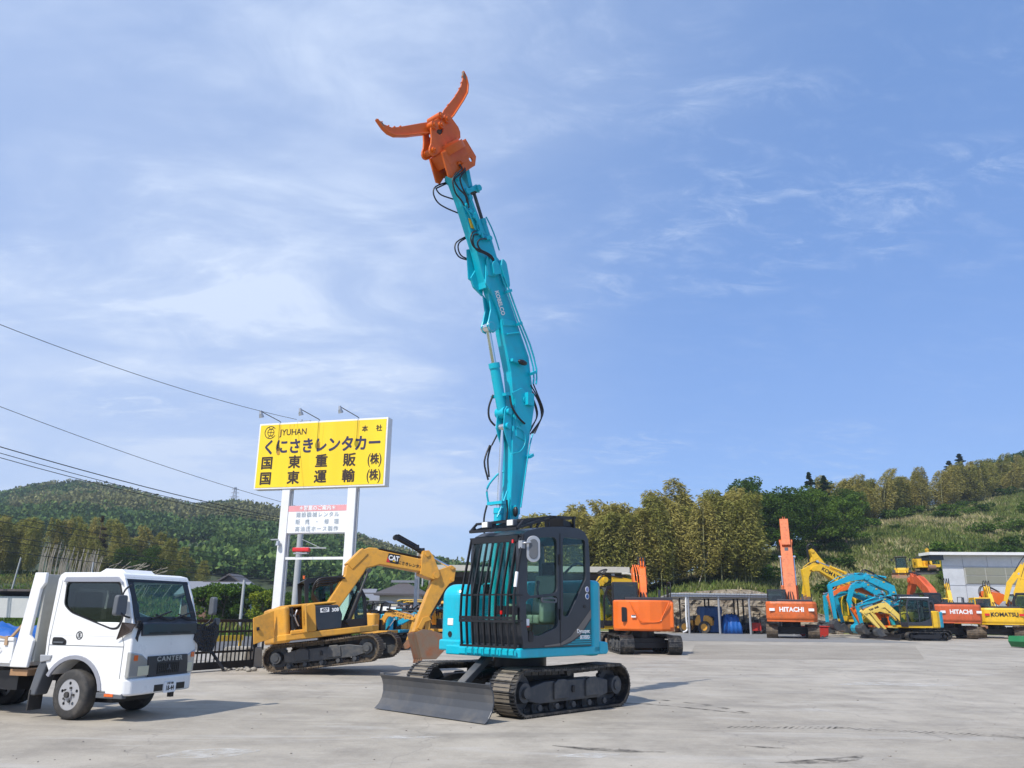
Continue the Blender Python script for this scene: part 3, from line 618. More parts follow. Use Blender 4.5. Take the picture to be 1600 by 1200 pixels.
def track(root, L_, H_, wd, y0, n, mt, M=None, hi=True, worn=None, rubber=False):
    b = MB(M); pts, per = oval(L_, H_, n); pitch = per / n; g_ = .022
    for (x, z, a) in pts:
        rot = Matrix.Rotation(-a, 3, 'Y'); out_ = rot @ Vector((0, 0, 1)); c = Vector((x, y0, z)) - out_ * (g_ + .012)
        if z > H_ * .9: c.z -= .018 * math.sin(math.pi * (x / (L_ - H_) + .5)) ** 2
        b.box(c, (pitch * (.93 if hi else .97), wd, .026), rot)
        for k in ((-.36, 0, .36) if hi else (0,)):
            b.box(c + rot @ Vector((pitch * k, 0, .02)), (pitch * (.10 if hi else .4), wd * .98, g_), rot)
        if worn and hi and x > L_ * .5 - H_ * .62:
            b.box(c + rot @ Vector((0, 0, .0235)), (pitch * .84, wd * .62, .012), rot, mi=1)
        if hi:
            for sy in (-.055, .055): b.box(c + rot @ Vector((0, sy, -.045)), (pitch * .9, .025, .06), rot)
    mats = [mt, worn or mt]; return b.build('track', mats, root)
def undercarriage(root, L_, gauge, wd, H_, mt, mf, M=None, hi=True, n=40, blade=None, mblade=None, frame_h=.75, bx=None, worn=None):
    for sd_ in (-1, 1):
        yc = sd_ * gauge / 2; track(root, L_, H_, wd, yc, n, mt, M, hi, worn)
        yo = yc + sd_ * wd * .34; xr = L_ / 2 - H_ / 2
        b = MB(M); z0, z1 = H_ * .30, H_ * .70
        b.prism([(-xr * .82, z0 + .02), (-xr * .6, z0 - .03), (xr * .72, z0 - .03), (xr * .98, z0 + .03), (xr * .98, z1 - .08), (xr * .6, z1), (-xr * .6, z1), (-xr * .82, z1 - .05)], min(yc - sd_ * wd * .2, yo), max(yc - sd_ * wd * .2, yo))
        if hi:
            for kx in (.28, -.42): b.prism([(kx * xr - .16, z0 + .01), (kx * xr + .16, z0 + .01), (kx * xr + .16, z1 - .03), (kx * xr + .08, z1 + .02), (kx * xr - .10, z1 + .02), (kx * xr - .16, z1 - .05)], *sorted((yo, yo + sd_ * .035)))
            b.box((xr * .0, yo + sd_ * .01, (z0 + z1) / 2), (.06, .03, .1), mi=1)
        f = b.build('track_frame', [mf, M_['black']], root, .012 if hi else 0)
        if hi:
            for k in range(5):
                xx = -xr * .72 + k * xr * .36; r_ = MB(M); r_.cyl((xx, yc - wd * .2, .115), (xx, yc + wd * .2, .115), .085, n=14); r_.cyl((xx, yo - .02, .115), (xx, yo + .02, .115), .045, n=10); r_.build('roller', mf, f)
            r_ = MB(M); r_.cyl((0, yc - .06, H_ - .10), (0, yc + .1, H_ - .10), .055, n=12); r_.build('top_roller', mf, f)
        for nm, xx in (('sprocket', -xr), ('idler', xr)):
            s = MB(M); rr = H_ / 2 - .075; s.cyl((xx, yc - .035, H_ / 2), (xx, yc + .035, H_ / 2), rr, n=28)
            if hi and nm == 'sprocket':
                for q in range(21):
                    a = 2 * math.pi * q / 21; s.box((xx + math.cos(a) * rr, yc, H_ / 2 + math.sin(a) * rr), (.05, .06, .05), Matrix.Rotation(-a, 3, 'Y'))
            s.cyl((xx, yc, H_ / 2), (xx, yo + sd_ * (.03 if nm == 'sprocket' else 0), H_ / 2), rr * .62, rr * .52, n=24)
            s.cyl((xx, yo, H_ / 2), (xx, yo + sd_ * .05, H_ / 2), rr * .30, n=16)
            s.build(nm, mf, root, .006 if hi else 0)
    c = MB(M); c.box((0, 0, H_ * .62), (L_ * .34, gauge * .8, H_ * .42)); c.cyl((0, 0, H_ * .7), (0, 0, H_ * 1.22), .42 * gauge / 1.8, n=28)
    for sx in (-1, 1): c.bar((sx * L_ * .14, -gauge * .45, H_ * .45), (sx * L_ * .14, gauge * .45, H_ * .45), .22, .2)
    c.build('chassis', M_['black'], root, .01 if hi else 0)
    if blade:
        bw, bh, bx_ = blade; b = MB(M)
        pr = [(bx_ + .17, 0), (bx_ + .09, bh * .13), (bx_ + .035, bh * .3), (bx_ + .012, bh * .5), (bx_ + .02, bh * .7), (bx_ + .05, bh * .87), (bx_ + .10, bh), (bx_ + .075, bh), (bx_ + .02, bh * .87), (bx_ - .01, bh * .7), (bx_ - .018, bh * .5), (bx_ + .005, bh * .3), (bx_ + .06, bh * .13), (bx_ + .13, 0)]
        b.prism([(x, z + .012) for x, z in pr], -bw / 2, bw / 2)
        for sy in (-1, 1): b.box((bx_ + .07, sy * (bw / 2 - .04), bh + .01), (.03, .09, .05))
        b.build('blade', mblade or mf, root, .008 if hi else 0)
        for sy in (-1, 1):
            a = MB(M); a.bar(*([(bx_ - .02, .42, .36), (.95, .24, .80)] if hi and sy > 0 and L_ > 2.79 else [(bx_ - .02, sy * .38, bh * .5), (L_ * .14, sy * .30, H_ * .6)]), .13, .10); a.build('blade_arm', mblade or mf, root, .01 if hi else 0)
        a = MB(M); a.cyl((bx_ - .04, 0, bh * .75), (L_ * .32, 0, H_ * .75), .045, n=12); a.cyl((L_ * .32, 0, H_ * .75), (L_ * .12, 0, H_ * .85), .065, n=12); a.build('blade_cylinder', M_['black'], root)
def cylinder(root, a, b, r, split, y, mat, M=None, rod=None, n=16, pipes=True, name='hydraulic_cylinder'):
    """barrel from a, rod end at b (x,z); split = share of length that is barrel"""
    a = Vector((a[0], y, a[1])); b = Vector((b[0], y, b[1])); m = a.lerp(b, split); d = (b - a).normalized()
    c = MB(M); c.cyl(a, m, r, n=n); c.cyl(m - d * .09, m, r * 1.16, n=n); c.cyl(a - Vector((0, r * 1.15, 0)), a + Vector((0, r * 1.15, 0)), r * 1.15, n=n)
    if pipes: 
        s = d.cross(Vector((0, 1, 0))) * (r * 1.35); c.tube([a + d * .15 + s * .6, a + d * .2 + s, m - d * .12 + s, m - d * .06 + s * .7], r * .17, 6, sub=2)
    o = c.build(name, mat, root)
    c = MB(M); c.cyl(m, b, r * .52, n=n); c.cyl(b - Vector((0, r * 1.2, 0)), b + Vector((0, r * 1.2, 0)), r * .95, n=n); c.build('rod', rod or M_['chrome'], o)
    return o

# ---------------- main teal excavator ----------------
K = empty('excavator', 'large teal high-reach excavator in the centre, boom raised to the sky with orange grapple', 'excavator', TR(.18, 13.54, 0) @ RZ(227))
undercarriage(K, 2.80, 1.82, .50, .66, M_['trackst'], M_['darkgrey'], None, True, 42, (2.34, .48, 1.80), M_['blade'], worn=M_['padworn'])
T_ = M_['teal']
# revolving frame with rounded tail
def plan(xf, w_, rr, n=10): # rounded rear outline (x,y)
    return [(xf, -w_), (xf, w_)] + [(rr * math.cos(R(a)) * -1, w_ * 1.0 * math.sin(R(a)) if False else 1.29 * math.sin(R(a))) for a in range(62, -63, -8)]
tail = [(-.42, 1.14), (-.62, 1.12), (-.86, .97), (-1.08, .72), (-1.22, .40), (-1.28, 0), (-1.22, -.40), (-1.08, -.72), (-.86, -.97), (-.62, -1.12), (-.42, -1.14)]
b = MB(); b.prism(tail + [(.45, -1.16), (.62, -1.02), (.70, -.6), (1.30, -.35), (1.30, 1.06), (1.24, 1.14)], .80, .935, 'z'); b.build('deck', T_, K, .02, 3)
b = MB()
for yy in np.arange(.02, 1.1, .17): b.box((1.305, yy, .865), (.02, .14, .085))
b.build('step_plate', T_, K, .008)
b = MB(); b.prism(tail, .78, 1.93, 'z'); b.build('counterweight', T_, K, .07, 4)
b = MB(); b.prism([(-.66, .80), (-.86, .80), (-.90, .84), (-.88, .98), (-.66, 1.0)], .88, 1.10); b.build('corner_guard', T_, K, .02)
b = MB(); b.prism([(-1.0, -1.05), (-.6, -1.18), (.74, -1.18), (.74, -.58), (-1.0, -.58)], .80, 1.86, 'z'); s_ = b.build('side_fairing', T_, K, .22, 8)
b = MB(); b.box((0.735, -.86, 1.26), (.03, .13, .11)); b.build('work_lamp', M_['lamp'], s_, .01)
b = MB(); b.cyl((0.735, -.86, 1.07), (0.750, -.86, 1.07), .045, n=16); b.build('vent', M_['black'], s_)
b = MB(); b.box((0.710, -.86, .90), (.10, .50, .17)); b.build('toolbox_step', T_, s_, .03, 3)
b = MB(); b.box((-.55, -.2, 1.4), (1.0, 1.5, 1.0)); b.build('engine_cover', T_, K, .04)
b = MB(); b.tube([(.3, -.7, 1.86), (.3, -.72, 2.15), (-.3, -.74, 2.15), (-.3, -.72, 1.86)], .018, 6); b.build('handrail', M_['black'], K)
b = MB(); b.tube([(-.52, .95, 1.9), (-.60, .93, 2.12), (-.52, .75, 2.2), (-.42, .6, 2.05)], .02, 6); b.cyl((-.5, .2, 1.85), (-.5, .2, 2.15), .05); b.build('exhaust', M_['black'], K)
# cab
CG = M_['cabgrey']; y0, y1 = .17, 1.16
outl = [(1.31, 2.44), (1.24, 2.53), (1.10, 2.59), (.79, 2.66), (.3, 2.71), (-.09, 2.71), (-.24, 2.66), (-.33, 2.55), (-.36, 2.2), (-.37, .935), (1.20, .935), (1.27, 1.29), (1.31, 1.71), (1.325, 2.2)]
w1 = roundpoly([(1.08, 2.48), (.46, 2.535), (.44, 1.71), (1.135, 1.65), (1.12, 2.30)], .11)
w2 = roundpoly([(1.16, 1.61), (.44, 1.67), (.44, 1.22), (.90, 1.09), (1.13, 1.13)], .09)
w3 = roundpoly([(.315, 2.545), (-.245, 2.545), (-.265, 1.95), (.20, 1.37), (.315, 1.37)], .07)
w4 = roundpoly([(1.16, 2.48), (.30, 2.56), (-.25, 2.54), (-.25, 1.45), (1.18, 1.2)], .10)
cabo = bpy.data.objects.new('cab', None)
c = MB(); c.prism(outl, y1 - .06, y1, holes=[w1, w2, w3]); c.prism(outl, y0, y0 + .05, holes=[w4])
top = [(1.24, 2.53), (1.10, 2.59), (.79, 2.66), (.3, 2.71), (-.09, 2.71), (-.24, 2.66), (-.33, 2.55)]
c.prism(top + [(-.30, 2.50), (-.1, 2.63), (.3, 2.65), (.79, 2.60), (1.08, 2.54), (1.22, 2.48)], y0 + .05, y1 - .06)
c.prism([(1.27, 1.29), (1.20, .935), (1.10, .935), (1.2, 1.29)], y0 + .05, y1 - .06)
c.box((-.345, (y0 + y1) / 2, 1.25), (.04, y1 - y0 - .11, .62)); c.box((-.335, (y0 + y1) / 2, 2.54), (.04, y1 - y0 - .11, .10)); c.box((.45, (y0 + y1) / 2, .96), (1.6, y1 - y0 - .11, .04))
cab = c.build('cab', CG, K, .014, 3)
for wv, yy in ((w1, y1 - .035), (w2, y1 - .035), (w3, y1 - .035), (w4, y0 + .02)):
    if 1:
        g_ = MB(); g_.prism(wv, yy, yy + .006); g_.build('window', M_['glass'], cab)
g_ = MB(); g_.prism([(1.28, 1.27), (1.318, 1.71), (1.33, 2.2), (1.315, 2.44), (1.24, 2.52), (1.232, 2.515), (1.305, 2.44), (1.32, 2.2), (1.308, 1.71), (1.27, 1.27)], y0 + .05, y1 - .06); g_.build('windscreen', M_['glass'], cab)
g_ = MB(); g_.box((-.345, .66, 2.02), (.006, .8, .9)); g_.build('rear_window', M_['glass'], cab)
# door lines, hinges, handle
d = MB(); d.prism([(.392, .96), (.392, 2.60), (.378, 2.60), (.378, .96)], y1 + .001, y1 + .006); d.box((.40, y1 + .012, 2.2), (.03, .03, .16)); d.box((.40, y1 + .012, 1.4), (.03, .03, .16)); d.build('door_seam', M_['black'], cab)
d = MB(); d.prism(rrect(.49, 1.565, .84, 1.64, .03), y1, y1 + .025, holes=[rrect(.53, 1.585, .80, 1.62, .012)]); d.build('door_handle', M_['grey_pl'], cab, .004)
d = MB(); d.prism(rrect(1.0, 1.02, 1.10, 1.16, .03), y1 + .001, y1 + .01); d.prism(rrect(-.24, 1.50, -.17, 1.545, .015), y1 + .001, y1 + .008); d.build('latch', M_['black'], cab)
d = MB(); d.cyl((.62, .5, 2.50), (.80, .5, 1.66), .01); d.build('wiper', M_['black'], cab)
# lower livery: teal triangle with grey curve
Lv = paint('livery_teal', (.0, .12, .15), .4, 0); Lv2 = paint('livery_bronze', (.17, .15, .13), .4, 0)
d = MB(); d.prism([(-.365, .945), (.36, .945), (.12, 1.0), (-.1, 1.09), (-.365, 1.33)], y1 + .0005, y1 + .003); d.build('livery_panel', Lv, cab)
d = MB(); d.prism([(.75, .945), (.36, .96), (.12, 1.02), (-.1, 1.12), (-.365, 1.36), (-.365, 1.48), (-.05, 1.22), (.15, 1.08), (.38, .99), (.75, .965)], y1 + .003, y1 + .005); d.build('livery_stripe', Lv2, cab)
for k in range(5):
    d = MB(); d.prism([(-.36, .965 + k * .03), (.22 - k * .09, .965 + k * .03), (.20 - k * .09, .975 + k * .03), (-.36, .975 + k * .03)], y1 + .003, y1 + .0045); d.build('livery_line', M_['teal'], cab)
WL = lambda x, z: basis((x, y1 + .006, z), (-1, 0, 0), (0, 1, 0))
text('Dynaspec', .085, M_['ink_white'], cab, WL(-.165, 1.155), bold=.001, sx=.95)
text('SK70SRD', .075, M_['ink_white'], cab, WL(-.20, 1.065), bold=.002, sx=.8)
for z, cc in ((1.78, (.25, .28, .55)), (1.675, (.75, .78, .82))):
    d = MB(); d.cyl((-.275, y1, z), (-.275, y1 + .004, z), .045, n=20); d.cyl((-.275, y1 + .004, z), (-.275, y1 + .006, z), .034, n=20, mi=1); d.build('sticker', [M_['ink_white'], paint('sticker_blue%d' % int(z * 100), cc if z > 1.7 else (.03, .12, .35), .4, 0)], cab)
d = MB(); d.box((1.10, y1 - .02, 1.29), (.07, .008, .09)); d.box((1.10, y1 - .02, 1.23), (.08, .009, .02), mi=1); d.build('sticker', [M_['ink_white'], M_['red']], cab)
# seat and interior
d = MB(); d.box((.35, .66, 1.32), (.5, .48, .14)); d.box((.12, .66, 1.68), (.13, .46, .62), Matrix.Rotation(R(-10), 3, 'Y')); d.build('seat', M_['cream'], cab, .04, 3)
d = MB(); d.box((.05, .66, 2.08), (.10, .28, .22)); d.build('headrest', M_['seat'], cab, .04, 3)
d = MB(); d.box((.4, .34, 1.35), (.5, .12, .4)); d.box((.4, .98, 1.45), (.45, .10, .35)); d.box((-.24, .66, 1.35), (.15, .8, .75)); d.build('console', M_['cream'], cab, .04, 3)
d = MB()
for yy in (.38, .94): d.tube([(.62, yy, 1.62), (.66, yy, 1.75), (.64, yy, 1.83)], .018); d.ball((.64, yy, 1.86), .03)
d.tube([(1.0, .55, .98), (.95, .55, 1.45)], .012); d.tube([(1.0, .72, .98), (.95, .72, 1.45)], .012); d.box((1.1, .3, 1.75), (.04, .10, .16)); d.box((.6, .66, .99), (1.0, .8, .02)); d.build('controls', M_['black'], cab)
# front guard
BK = M_['black']; prof = [(1.27, 2.5), (1.455, 1.67), (1.465, 1.32), (1.43, .945)]
g_ = MB(); ys = [.13 + i * (1.07 / 9) for i in range(10)]
for yy in ys:
    for p, q in zip(prof[:2], prof[1:3]): g_.bar((p[0], yy, p[1]), (q[0], yy, q[1]), .022, .034)
    g_.bar((1.455, yy, 1.30), (1.42, yy, .945), .022, .034)
for x, z in ((1.28, 2.5), (1.45, 1.665)): g_.bar((x, .11, z), (x, 1.22, z), .022)
for z in (1.345, 1.30): g_.bar((1.462, .11, z), (1.462, 1.22, z), .03, .04)
g_.bar((1.43, .11, .95), (1.43, 1.22, .95), .03)
for yy in (.13, 1.2):
    for x, z in ((1.45, 1.66), (1.46, 1.31)): g_.bar((x, yy, z), (1.28, yy, z), .025)
g_.box((1.30, .66, 2.46), (.05, .95, .09))
g_.bar((1.35, .75, 1.45), (1.35, 1.15, 1.45), .05, .12)
gd = g_.build('front_guard', BK, K)
g_ = MB(); g_.cyl((1.436, 1.2, 2.02 - .25), (1.40, 1.2, 1.98), .024, n=10); g_.build('tape', M_['ink_white'], gd)
for yy, z in ((1.05, 2.42), (.98, 1.42)):
    g_ = MB(); g_.box((1.33 if z > 2 else 1.48, yy, z), (.02, .03, .05)); g_.build('reflector', M_['lamp_red'], gd)
# roof guard
g_ = MB()
for yy in (.18, 1.12): g_.bar((1.34, yy, 2.60), (.80, yy, 2.76), .035); g_.bar((1.34, yy, 2.60), (1.25, yy, 2.66), .03)
g_.bar((1.34, .16, 2.60), (1.34, 1.14, 2.60), .04); g_.bar((1.20, .16, 2.73), (1.20, 1.14, 2.73), .035); g_.bar((1.34, .16, 2.60), (1.20, .16, 2.73), .03); g_.bar((1.34, 1.14, 2.60), (1.20, 1.14, 2.73), .03)
for k in range(6): yy = .22 + k * .17; g_.bar((1.33, yy, 2.61), (.45, yy, 2.83), .016, .02)
for yy in (.18, 1.10): g_.bar((1.20, yy, 2.73), (.55, yy, 2.84), .035); g_.bar((.55, yy, 2.84), (-.02, yy, 2.875), .04)
g_.bar((-.02, .16, 2.875), (-.02, 1.14, 2.875), .04); g_.bar((.45, .16, 2.85), (.45, 1.14, 2.85), .03)
g_.bar((-.02, 1.10, 2.87), (-.04, 1.10, 2.70), .035); g_.bar((-.02, .2, 2.87), (-.04, .2, 2.70), .035); g_.bar((.86, 1.1, 2.66), (.72, 1.1, 2.82), .03)
g_.prism([(.22, 2.84), (.0, 2.80), (-.05, 2.73), (.2, 2.73)], .70, 1.08); g_.bar((.9, 1.05, 2.63), (.0, 1.05, 2.73), .02)
for xx in (.66, .58): g_.bar((xx, 1.1, 2.68), (xx, 1.1, 2.76), .02)
rg = g_.build('roof_guard', BK, K)
for yy in (.48, 1.0):
    g_ = MB(); g_.box((1.30, yy, 2.69), (.09, .135, .10)); lamp = g_.build('work_lamp', M_['grey_pl'], rg, .012)
    g_ = MB(); g_.box((1.348, yy, 2.69), (.012, .115, .08)); g_.build('lens', M_['lamp'], rg, .01)
# mirror
g_ = MB(); g_.tube([(1.30, 1.17, 2.38), (1.30, 1.26, 2.39), (1.22, 1.30, 2.40)], .014); g_.box((1.29, 1.19, 2.37), (.07, .07, .11)); ma = g_.build('mirror_arm', M_['steel'], K)
g_ = MB(TR(1.17, 1.31, 2.31) @ RZ(-40)); g_.prism([(a * .10, bb * .19) for a, bb in [(math.cos(R(t)) * 1.0, (math.sin(R(t)) * .5 + (.5 if math.sin(R(t)) > 0 else -.5))) for t in range(5, 360, 18)]], -.03, .0); g_.prism([(a * .065, bb * .15) for a, bb in [(math.cos(R(t)), (math.sin(R(t)) * .45 + (.5 if math.sin(R(t)) > 0 else -.5))) for t in range(5, 360, 18)]], 0, .012, mi=1); g_.build('mirror', [M_['steel'], M_['grey_pl']], ma, .008)
# boom ------------------------------------------------------------
yb0, yb1 = -.155, .06
low = [(.36, 1.15), (.36, 2.2), (.33, 2.88), (.30, 3.65), (.30, 4.26), (.26, 4.70), (.22, 4.95), (-.22, 5.0), (-.18, 4.84), (-.14, 4.33), (-.02, 3.69), (.13, 2.9), (.12, 1.15)]
b = MB(); b.prism(low, yb0, yb1)
for yy in (yb1 - .004, yb0 - .016): # side flange and fork plates
    b.prism([(.27, 4.95), (.34, 5.05), (.10, 5.18), (-.20, 5.12), (-.24, 4.9), (-.16, 4.5), (.0, 4.25), (.22, 4.3)], yy, yy + .02)
b.prism([(.30, 4.0), (.45, 4.28), (.50, 4.42), (.48, 4.72), (.42, 4.80), (.30, 4.78)], -.150, -.130); b.prism([(.30, 4.0), (.45, 4.28), (.50, 4.42), (.48, 4.72), (.42, 4.80), (.30, 4.78)], .02, .04)
for z, x in ((4.45, .41), (4.70, .39), (4.98, .0), (4.55, .1)): b.cyl((x, yb0 - .03, z), (x, yb1 + .03, z), .055, n=16)
b.build('lower_boom', T_, K, .012, 2)
up = [(.25, 4.80), (.34, 5.43), (.55, 6.08), (.60, 6.32), (.86, 6.74), (.98, 7.02), (1.0, 7.2), (.86, 7.30), (.60, 7.06), (.23, 6.42), (-.12, 5.80), (-.22, 5.26), (-.19, 4.9)]
b = MB(); b.prism(up, yb0 + .015, yb1 - .015)
lug = [(.58, 6.18), (.74, 6.04), (.84, 6.05), (.90, 6.14), (.86, 6.26), (.82, 6.45), (.88, 6.74), (.70, 6.6)]
for yy in (-.17, -.03): b.prism(lug, yy, yy + .03)
b.cyl((.80, -.185, 6.14), (.80, .015, 6.14), .075, n=18)
b.prism([(.90, 6.70), (1.12, 6.80), (1.20, 6.95), (1.02, 7.25), (.88, 7.22)], yb0 - .01, yb0 + .03); b.prism([(.90, 6.75), (1.02, 6.85), (1.02, 7.2), (.88, 7.22)], yb1 - .03, yb1)
b.prism([(.78, 7.05), (.98, 7.0), (1.03, 7.3), (.92, 7.42), (.80, 7.38)], yb1 - .01, yb1 + .022); b.prism([(.62, 6.95), (.66, 7.42), (.54, 7.40), (.44, 7.0), (.50, 6.85)], yb0 + .03, yb1 - .03)
b.cyl((.90, yb0, 7.30), (.90, yb1 + .04, 7.30), .07, n=18); b.cyl((.58, yb0 + .02, 7.34), (.58, yb1, 7.34), .055, n=16)
b.prism([(.60, 6.32), (.56, 6.20), (.20, 6.30), (.24, 6.38)], yb1 - .01, yb1 + .008); b.box((.33, yb1 + .02, 6.12), (.34, .03, .03), Matrix.Rotation(R(20), 3, 'Y'))
b.prism(roundpoly([(.66, 7.44), (.55, 7.40), (.46, 7.10), (.44, 6.94), (.56, 6.96), (.68, 7.24)], .06), -.02, .10); b.prism(roundpoly([(.94, 7.24), (.86, 7.33), (.76, 7.28), (.69, 7.12), (.88, 7.03)], .05), .03, .13); b.prism([(1.02, 6.93), (.95, 7.01), (.80, 7.07), (.76, 6.86), (1.0, 6.78)], yb0 + .02, yb1 - .02)
b.build('upper_boom', T_, K, .012, 2)
text('KOBELCO', .135, M_['ink_white'], K, basis((.655, yb1 - .008, 6.60), (-.42, 0, -.91), (0, 1, 0)), name='lettering', bold=.005, sx=.72)
armp = [(1.0, 6.86), (1.10, 7.10), (1.22, 7.40), (1.62, 8.18), (1.88, 8.60), (1.70, 8.72), (1.45, 8.50), (1.28, 8.22), (1.02, 7.82), (.74, 7.48), (.60, 7.40), (.62, 7.20), (.84, 7.12)]
b = MB(); b.prism(armp, -.135, .02)
b.prism([(.98, 6.84), (1.24, 6.92), (1.30, 7.45), (1.10, 7.55), (.9, 7.2)], -.165, -.145)
b.cyl((1.74, -.21, 8.60), (1.74, .06, 8.60), .07, n=16); b.cyl((1.42, -.2, 8.34), (1.42, .05, 8.34), .05, n=14)
b.prism([(.66, 7.42), (.80, 7.75), (.98, 7.92), (.98, 7.78), (.8, 7.5)], -.11, -.05); b.box((1.2, .05, 7.86), (.05, .04, .5), Matrix.Rotation(R(28), 3, 'Y'))
b.build('arm', T_, K, .012, 2)
d = MB(); d.prism([(1.45, 7.93), (1.36, 7.94), (1.29, 7.78), (1.38, 7.77)], .03, .036); d.build('warning_label', M_['yellow_k'], K)
cylinder(K, (.56, 1.3), (.40, 4.45), .075, .56, -.07, T_, name='boom_cylinder')
cylinder(K, (.40, 4.70), (.80, 6.14), .085, .58, -.09, T_, name='second_boom_cylinder')
cylinder(K, (.66, 7.36), (1.26, 8.56), .058, .62, -.06, T_, name='bucket_cylinder', rod=M_['darkgrey'])
b = MB()
for yy in (-.19, .01): b.prism([(1.20, 8.52), (1.30, 8.52), (1.52, 8.36), (1.50, 8.46), (1.30, 8.64), (1.22, 8.66)], yy, yy + .035)
b.cyl((1.25, -.23, 8.58), (1.25, .09, 8.58), .055, n=14); b.cyl((1.50, -.2, 8.42), (1.50, .07, 8.42), .055, n=14); b.box((1.42, -.09, 8.78), (.10, .14, .40), Matrix.Rotation(R(18), 3, 'Y')); b.build('linkage', T_, K, .008)
# extra brackets, clamps and steel pipes
b = MB()
b.tube([(.80, .10, 7.30), (.56, .11, 6.88), (.27, .11, 6.38), (.05, .11, 6.06), (-.17, .11, 5.60), (-.17, .11, 5.3)], .016, 6, sub=2); b.tube([(.74, .14, 7.26), (.50, .14, 6.84), (.20, .14, 6.34), (-.04, .14, 6.0), (-.22, .14, 5.58), (-.21, .14, 5.3)], .016, 6, sub=2)
b.tube([(-.17, .1, 4.4), (-.10, .1, 4.2), (-.02, .1, 3.85), (.12, .1, 3.1)], .014, 6, sub=2)
b.tube([(.22, .09, 4.46), (.06, .1, 4.40), (.02, .1, 4.22), (.14, .1, 4.05), (.33, .1, 3.98), (.36, .08, 3.9), (.34, .08, 3.2)], .009, 6)
for x, z in ((.22, 6.32), (-.16, 5.5), (-.1, 4.0), (.5, 6.85)): b.box((x, .11, z), (.10, .09, .05), Matrix.Rotation(R(30), 3, 'Y'))
b.box((-.07, .10, 5.0), (.16, .1, .22)); b.box((.30, .095, 5.62), (.16, .06, .05)); b.box((.22, .1, 3.05), (.10, .06, .14))
b.box((.50, -.10, 3.15), (.10, .34, .05)); b.box((.45, -.10, 5.0), (.10, .36, .05), Matrix.Rotation(R(15), 3, 'Y'))
b.tube([(.52, -.26, 3.15), (.58, -.24, 3.4), (.48, -.12, 3.62), (.42, -.02, 3.68)], .018, 6); b.tube([(.60, .02, 2.9), (.5, .03, 3.1), (.40, .05, 3.35)], .016, 6)
b.build('pipework', T_, K, 0)
b = MB(); b.ball((.14, .13, 5.62), (.12, .05, .05)); b.build('boom_lamp', M_['black'], K); b = MB(); b.ball((.26, .11, 3.02), (.04, .05, .09)); b.build('boom_lamp', M_['black'], K)
def hz(pts, r=.016): b = MB(); b.tube(pts, r, 7); b.build('hose', M_['hose'], K)
for k in range(5):
    o = (k * 2 % 5) * .016 - .03; hz([(-.17, .10 - k * .05, 5.32 - .03 * k), (-.34 - o, .10 - k * .05, 5.12), (-.48 - o, .08 - k * .05, 4.95), (-.50 - o, .08 - k * .05, 4.80 - o), (-.38 - o, .09 - k * .05, 4.62), (-.22, .10 - k * .05, 4.42)], .0125)
hz([(.50, -.22, 5.02), (.56, -.26, 4.8), (.54, -.26, 4.6), (.46, -.2, 4.48)], .018); hz([(.38, .06, 4.98), (.36, .10, 4.78), (.22, .12, 4.62), (.06, .12, 4.54)], .018)
hz([(.45, -.28, 4.15), (.40, -.2, 4.34)], .014); hz([(.56, -.26, 3.12), (.60, -.28, 2.9), (.60, -.26, 2.6)]); hz([(.45, -.3, 4.15), (.52, -.3, 3.9), (.52, -.26, 3.6)]); hz([(.48, -.3, 4.15), (.60, -.3, 3.85), (.52, -.28, 3.55)]); hz([(.40, .04, 3.2), (.40, .06, 3.0), (.42, .04, 2.8)])
def hy(y, pts, r=.015): hz([(x, y + (.05 if 0 < i < len(pts) - 1 else 0) * (1 if y > 0 else -1.6), z) for i, (x, z) in enumerate(pts)], r)
hy(.07, [(1.76, 8.83), (1.72, 8.73), (1.86, 8.55), (1.92, 8.41), (1.85, 8.22), (1.71, 8.13), (1.59, 8.1)]); hy(.07, [(1.70, 8.86), (1.65, 8.75), (1.79, 8.57), (1.88, 8.44), (1.78, 8.33), (1.62, 8.26), (1.52, 8.17)]); hy(.07, [(1.66, 8.86), (1.64, 8.73), (1.75, 8.54), (1.70, 8.39), (1.58, 8.24), (1.48, 8.1)])
hy(.06, [(1.29, 7.74), (1.42, 7.64), (1.45, 7.51), (1.37, 7.39), (1.16, 7.39), (.94, 7.37), (.81, 7.28)]); hy(.06, [(1.24, 7.69), (1.38, 7.61), (1.40, 7.48), (1.31, 7.36), (1.12, 7.36), (.94, 7.33), (.83, 7.24)]); hy(.06, [(1.01, 7.69), (1.22, 7.59), (1.29, 7.49), (1.22, 7.40), (1.02, 7.39), (.90, 7.34), (.81, 7.25)])
hy(-.19, [(1.75, 8.58), (1.95, 8.44), (2.0, 8.29), (1.9, 8.16), (1.7, 8.13), (1.47, 8.09)], .013); hy(-.19, [(1.75, 8.56), (1.90, 8.44), (1.94, 8.39), (1.82, 8.33), (1.59, 8.31)], .013); hy(-.19, [(1.25, 7.74), (1.42, 7.59), (1.46, 7.44), (1.36, 7.33), (1.16, 7.34), (1.02, 7.34)], .013); hy(-.19, [(1.25, 7.71), (1.36, 7.60), (1.38, 7.46), (1.27, 7.36), (1.02, 7.35)], .013)
b = MB()
for q in ([(1.45, 8.28), (1.33, 8.11), (1.26, 7.98), (1.26, 7.80), (1.14, 7.76), (1.06, 7.77)], [(1.48, 8.11), (1.36, 8.01), (1.24, 7.90), (1.12, 7.79)], [(1.05, 8.10), (.92, 7.96), (.80, 7.78), (.70, 7.58)], [(1.59, 8.1), (1.46, 8.0), (1.36, 7.86), (1.29, 7.74)]): b.tube([(x, .06, z) for x, z in q], .013, 6, sub=2)
for x, z in ((1.52, 8.14), (1.44, 8.05), (1.22, 7.72), (1.02, 7.70), (1.36, 7.98)): b.cyl((x, .02, z), (x, .085, z), .035, n=8)
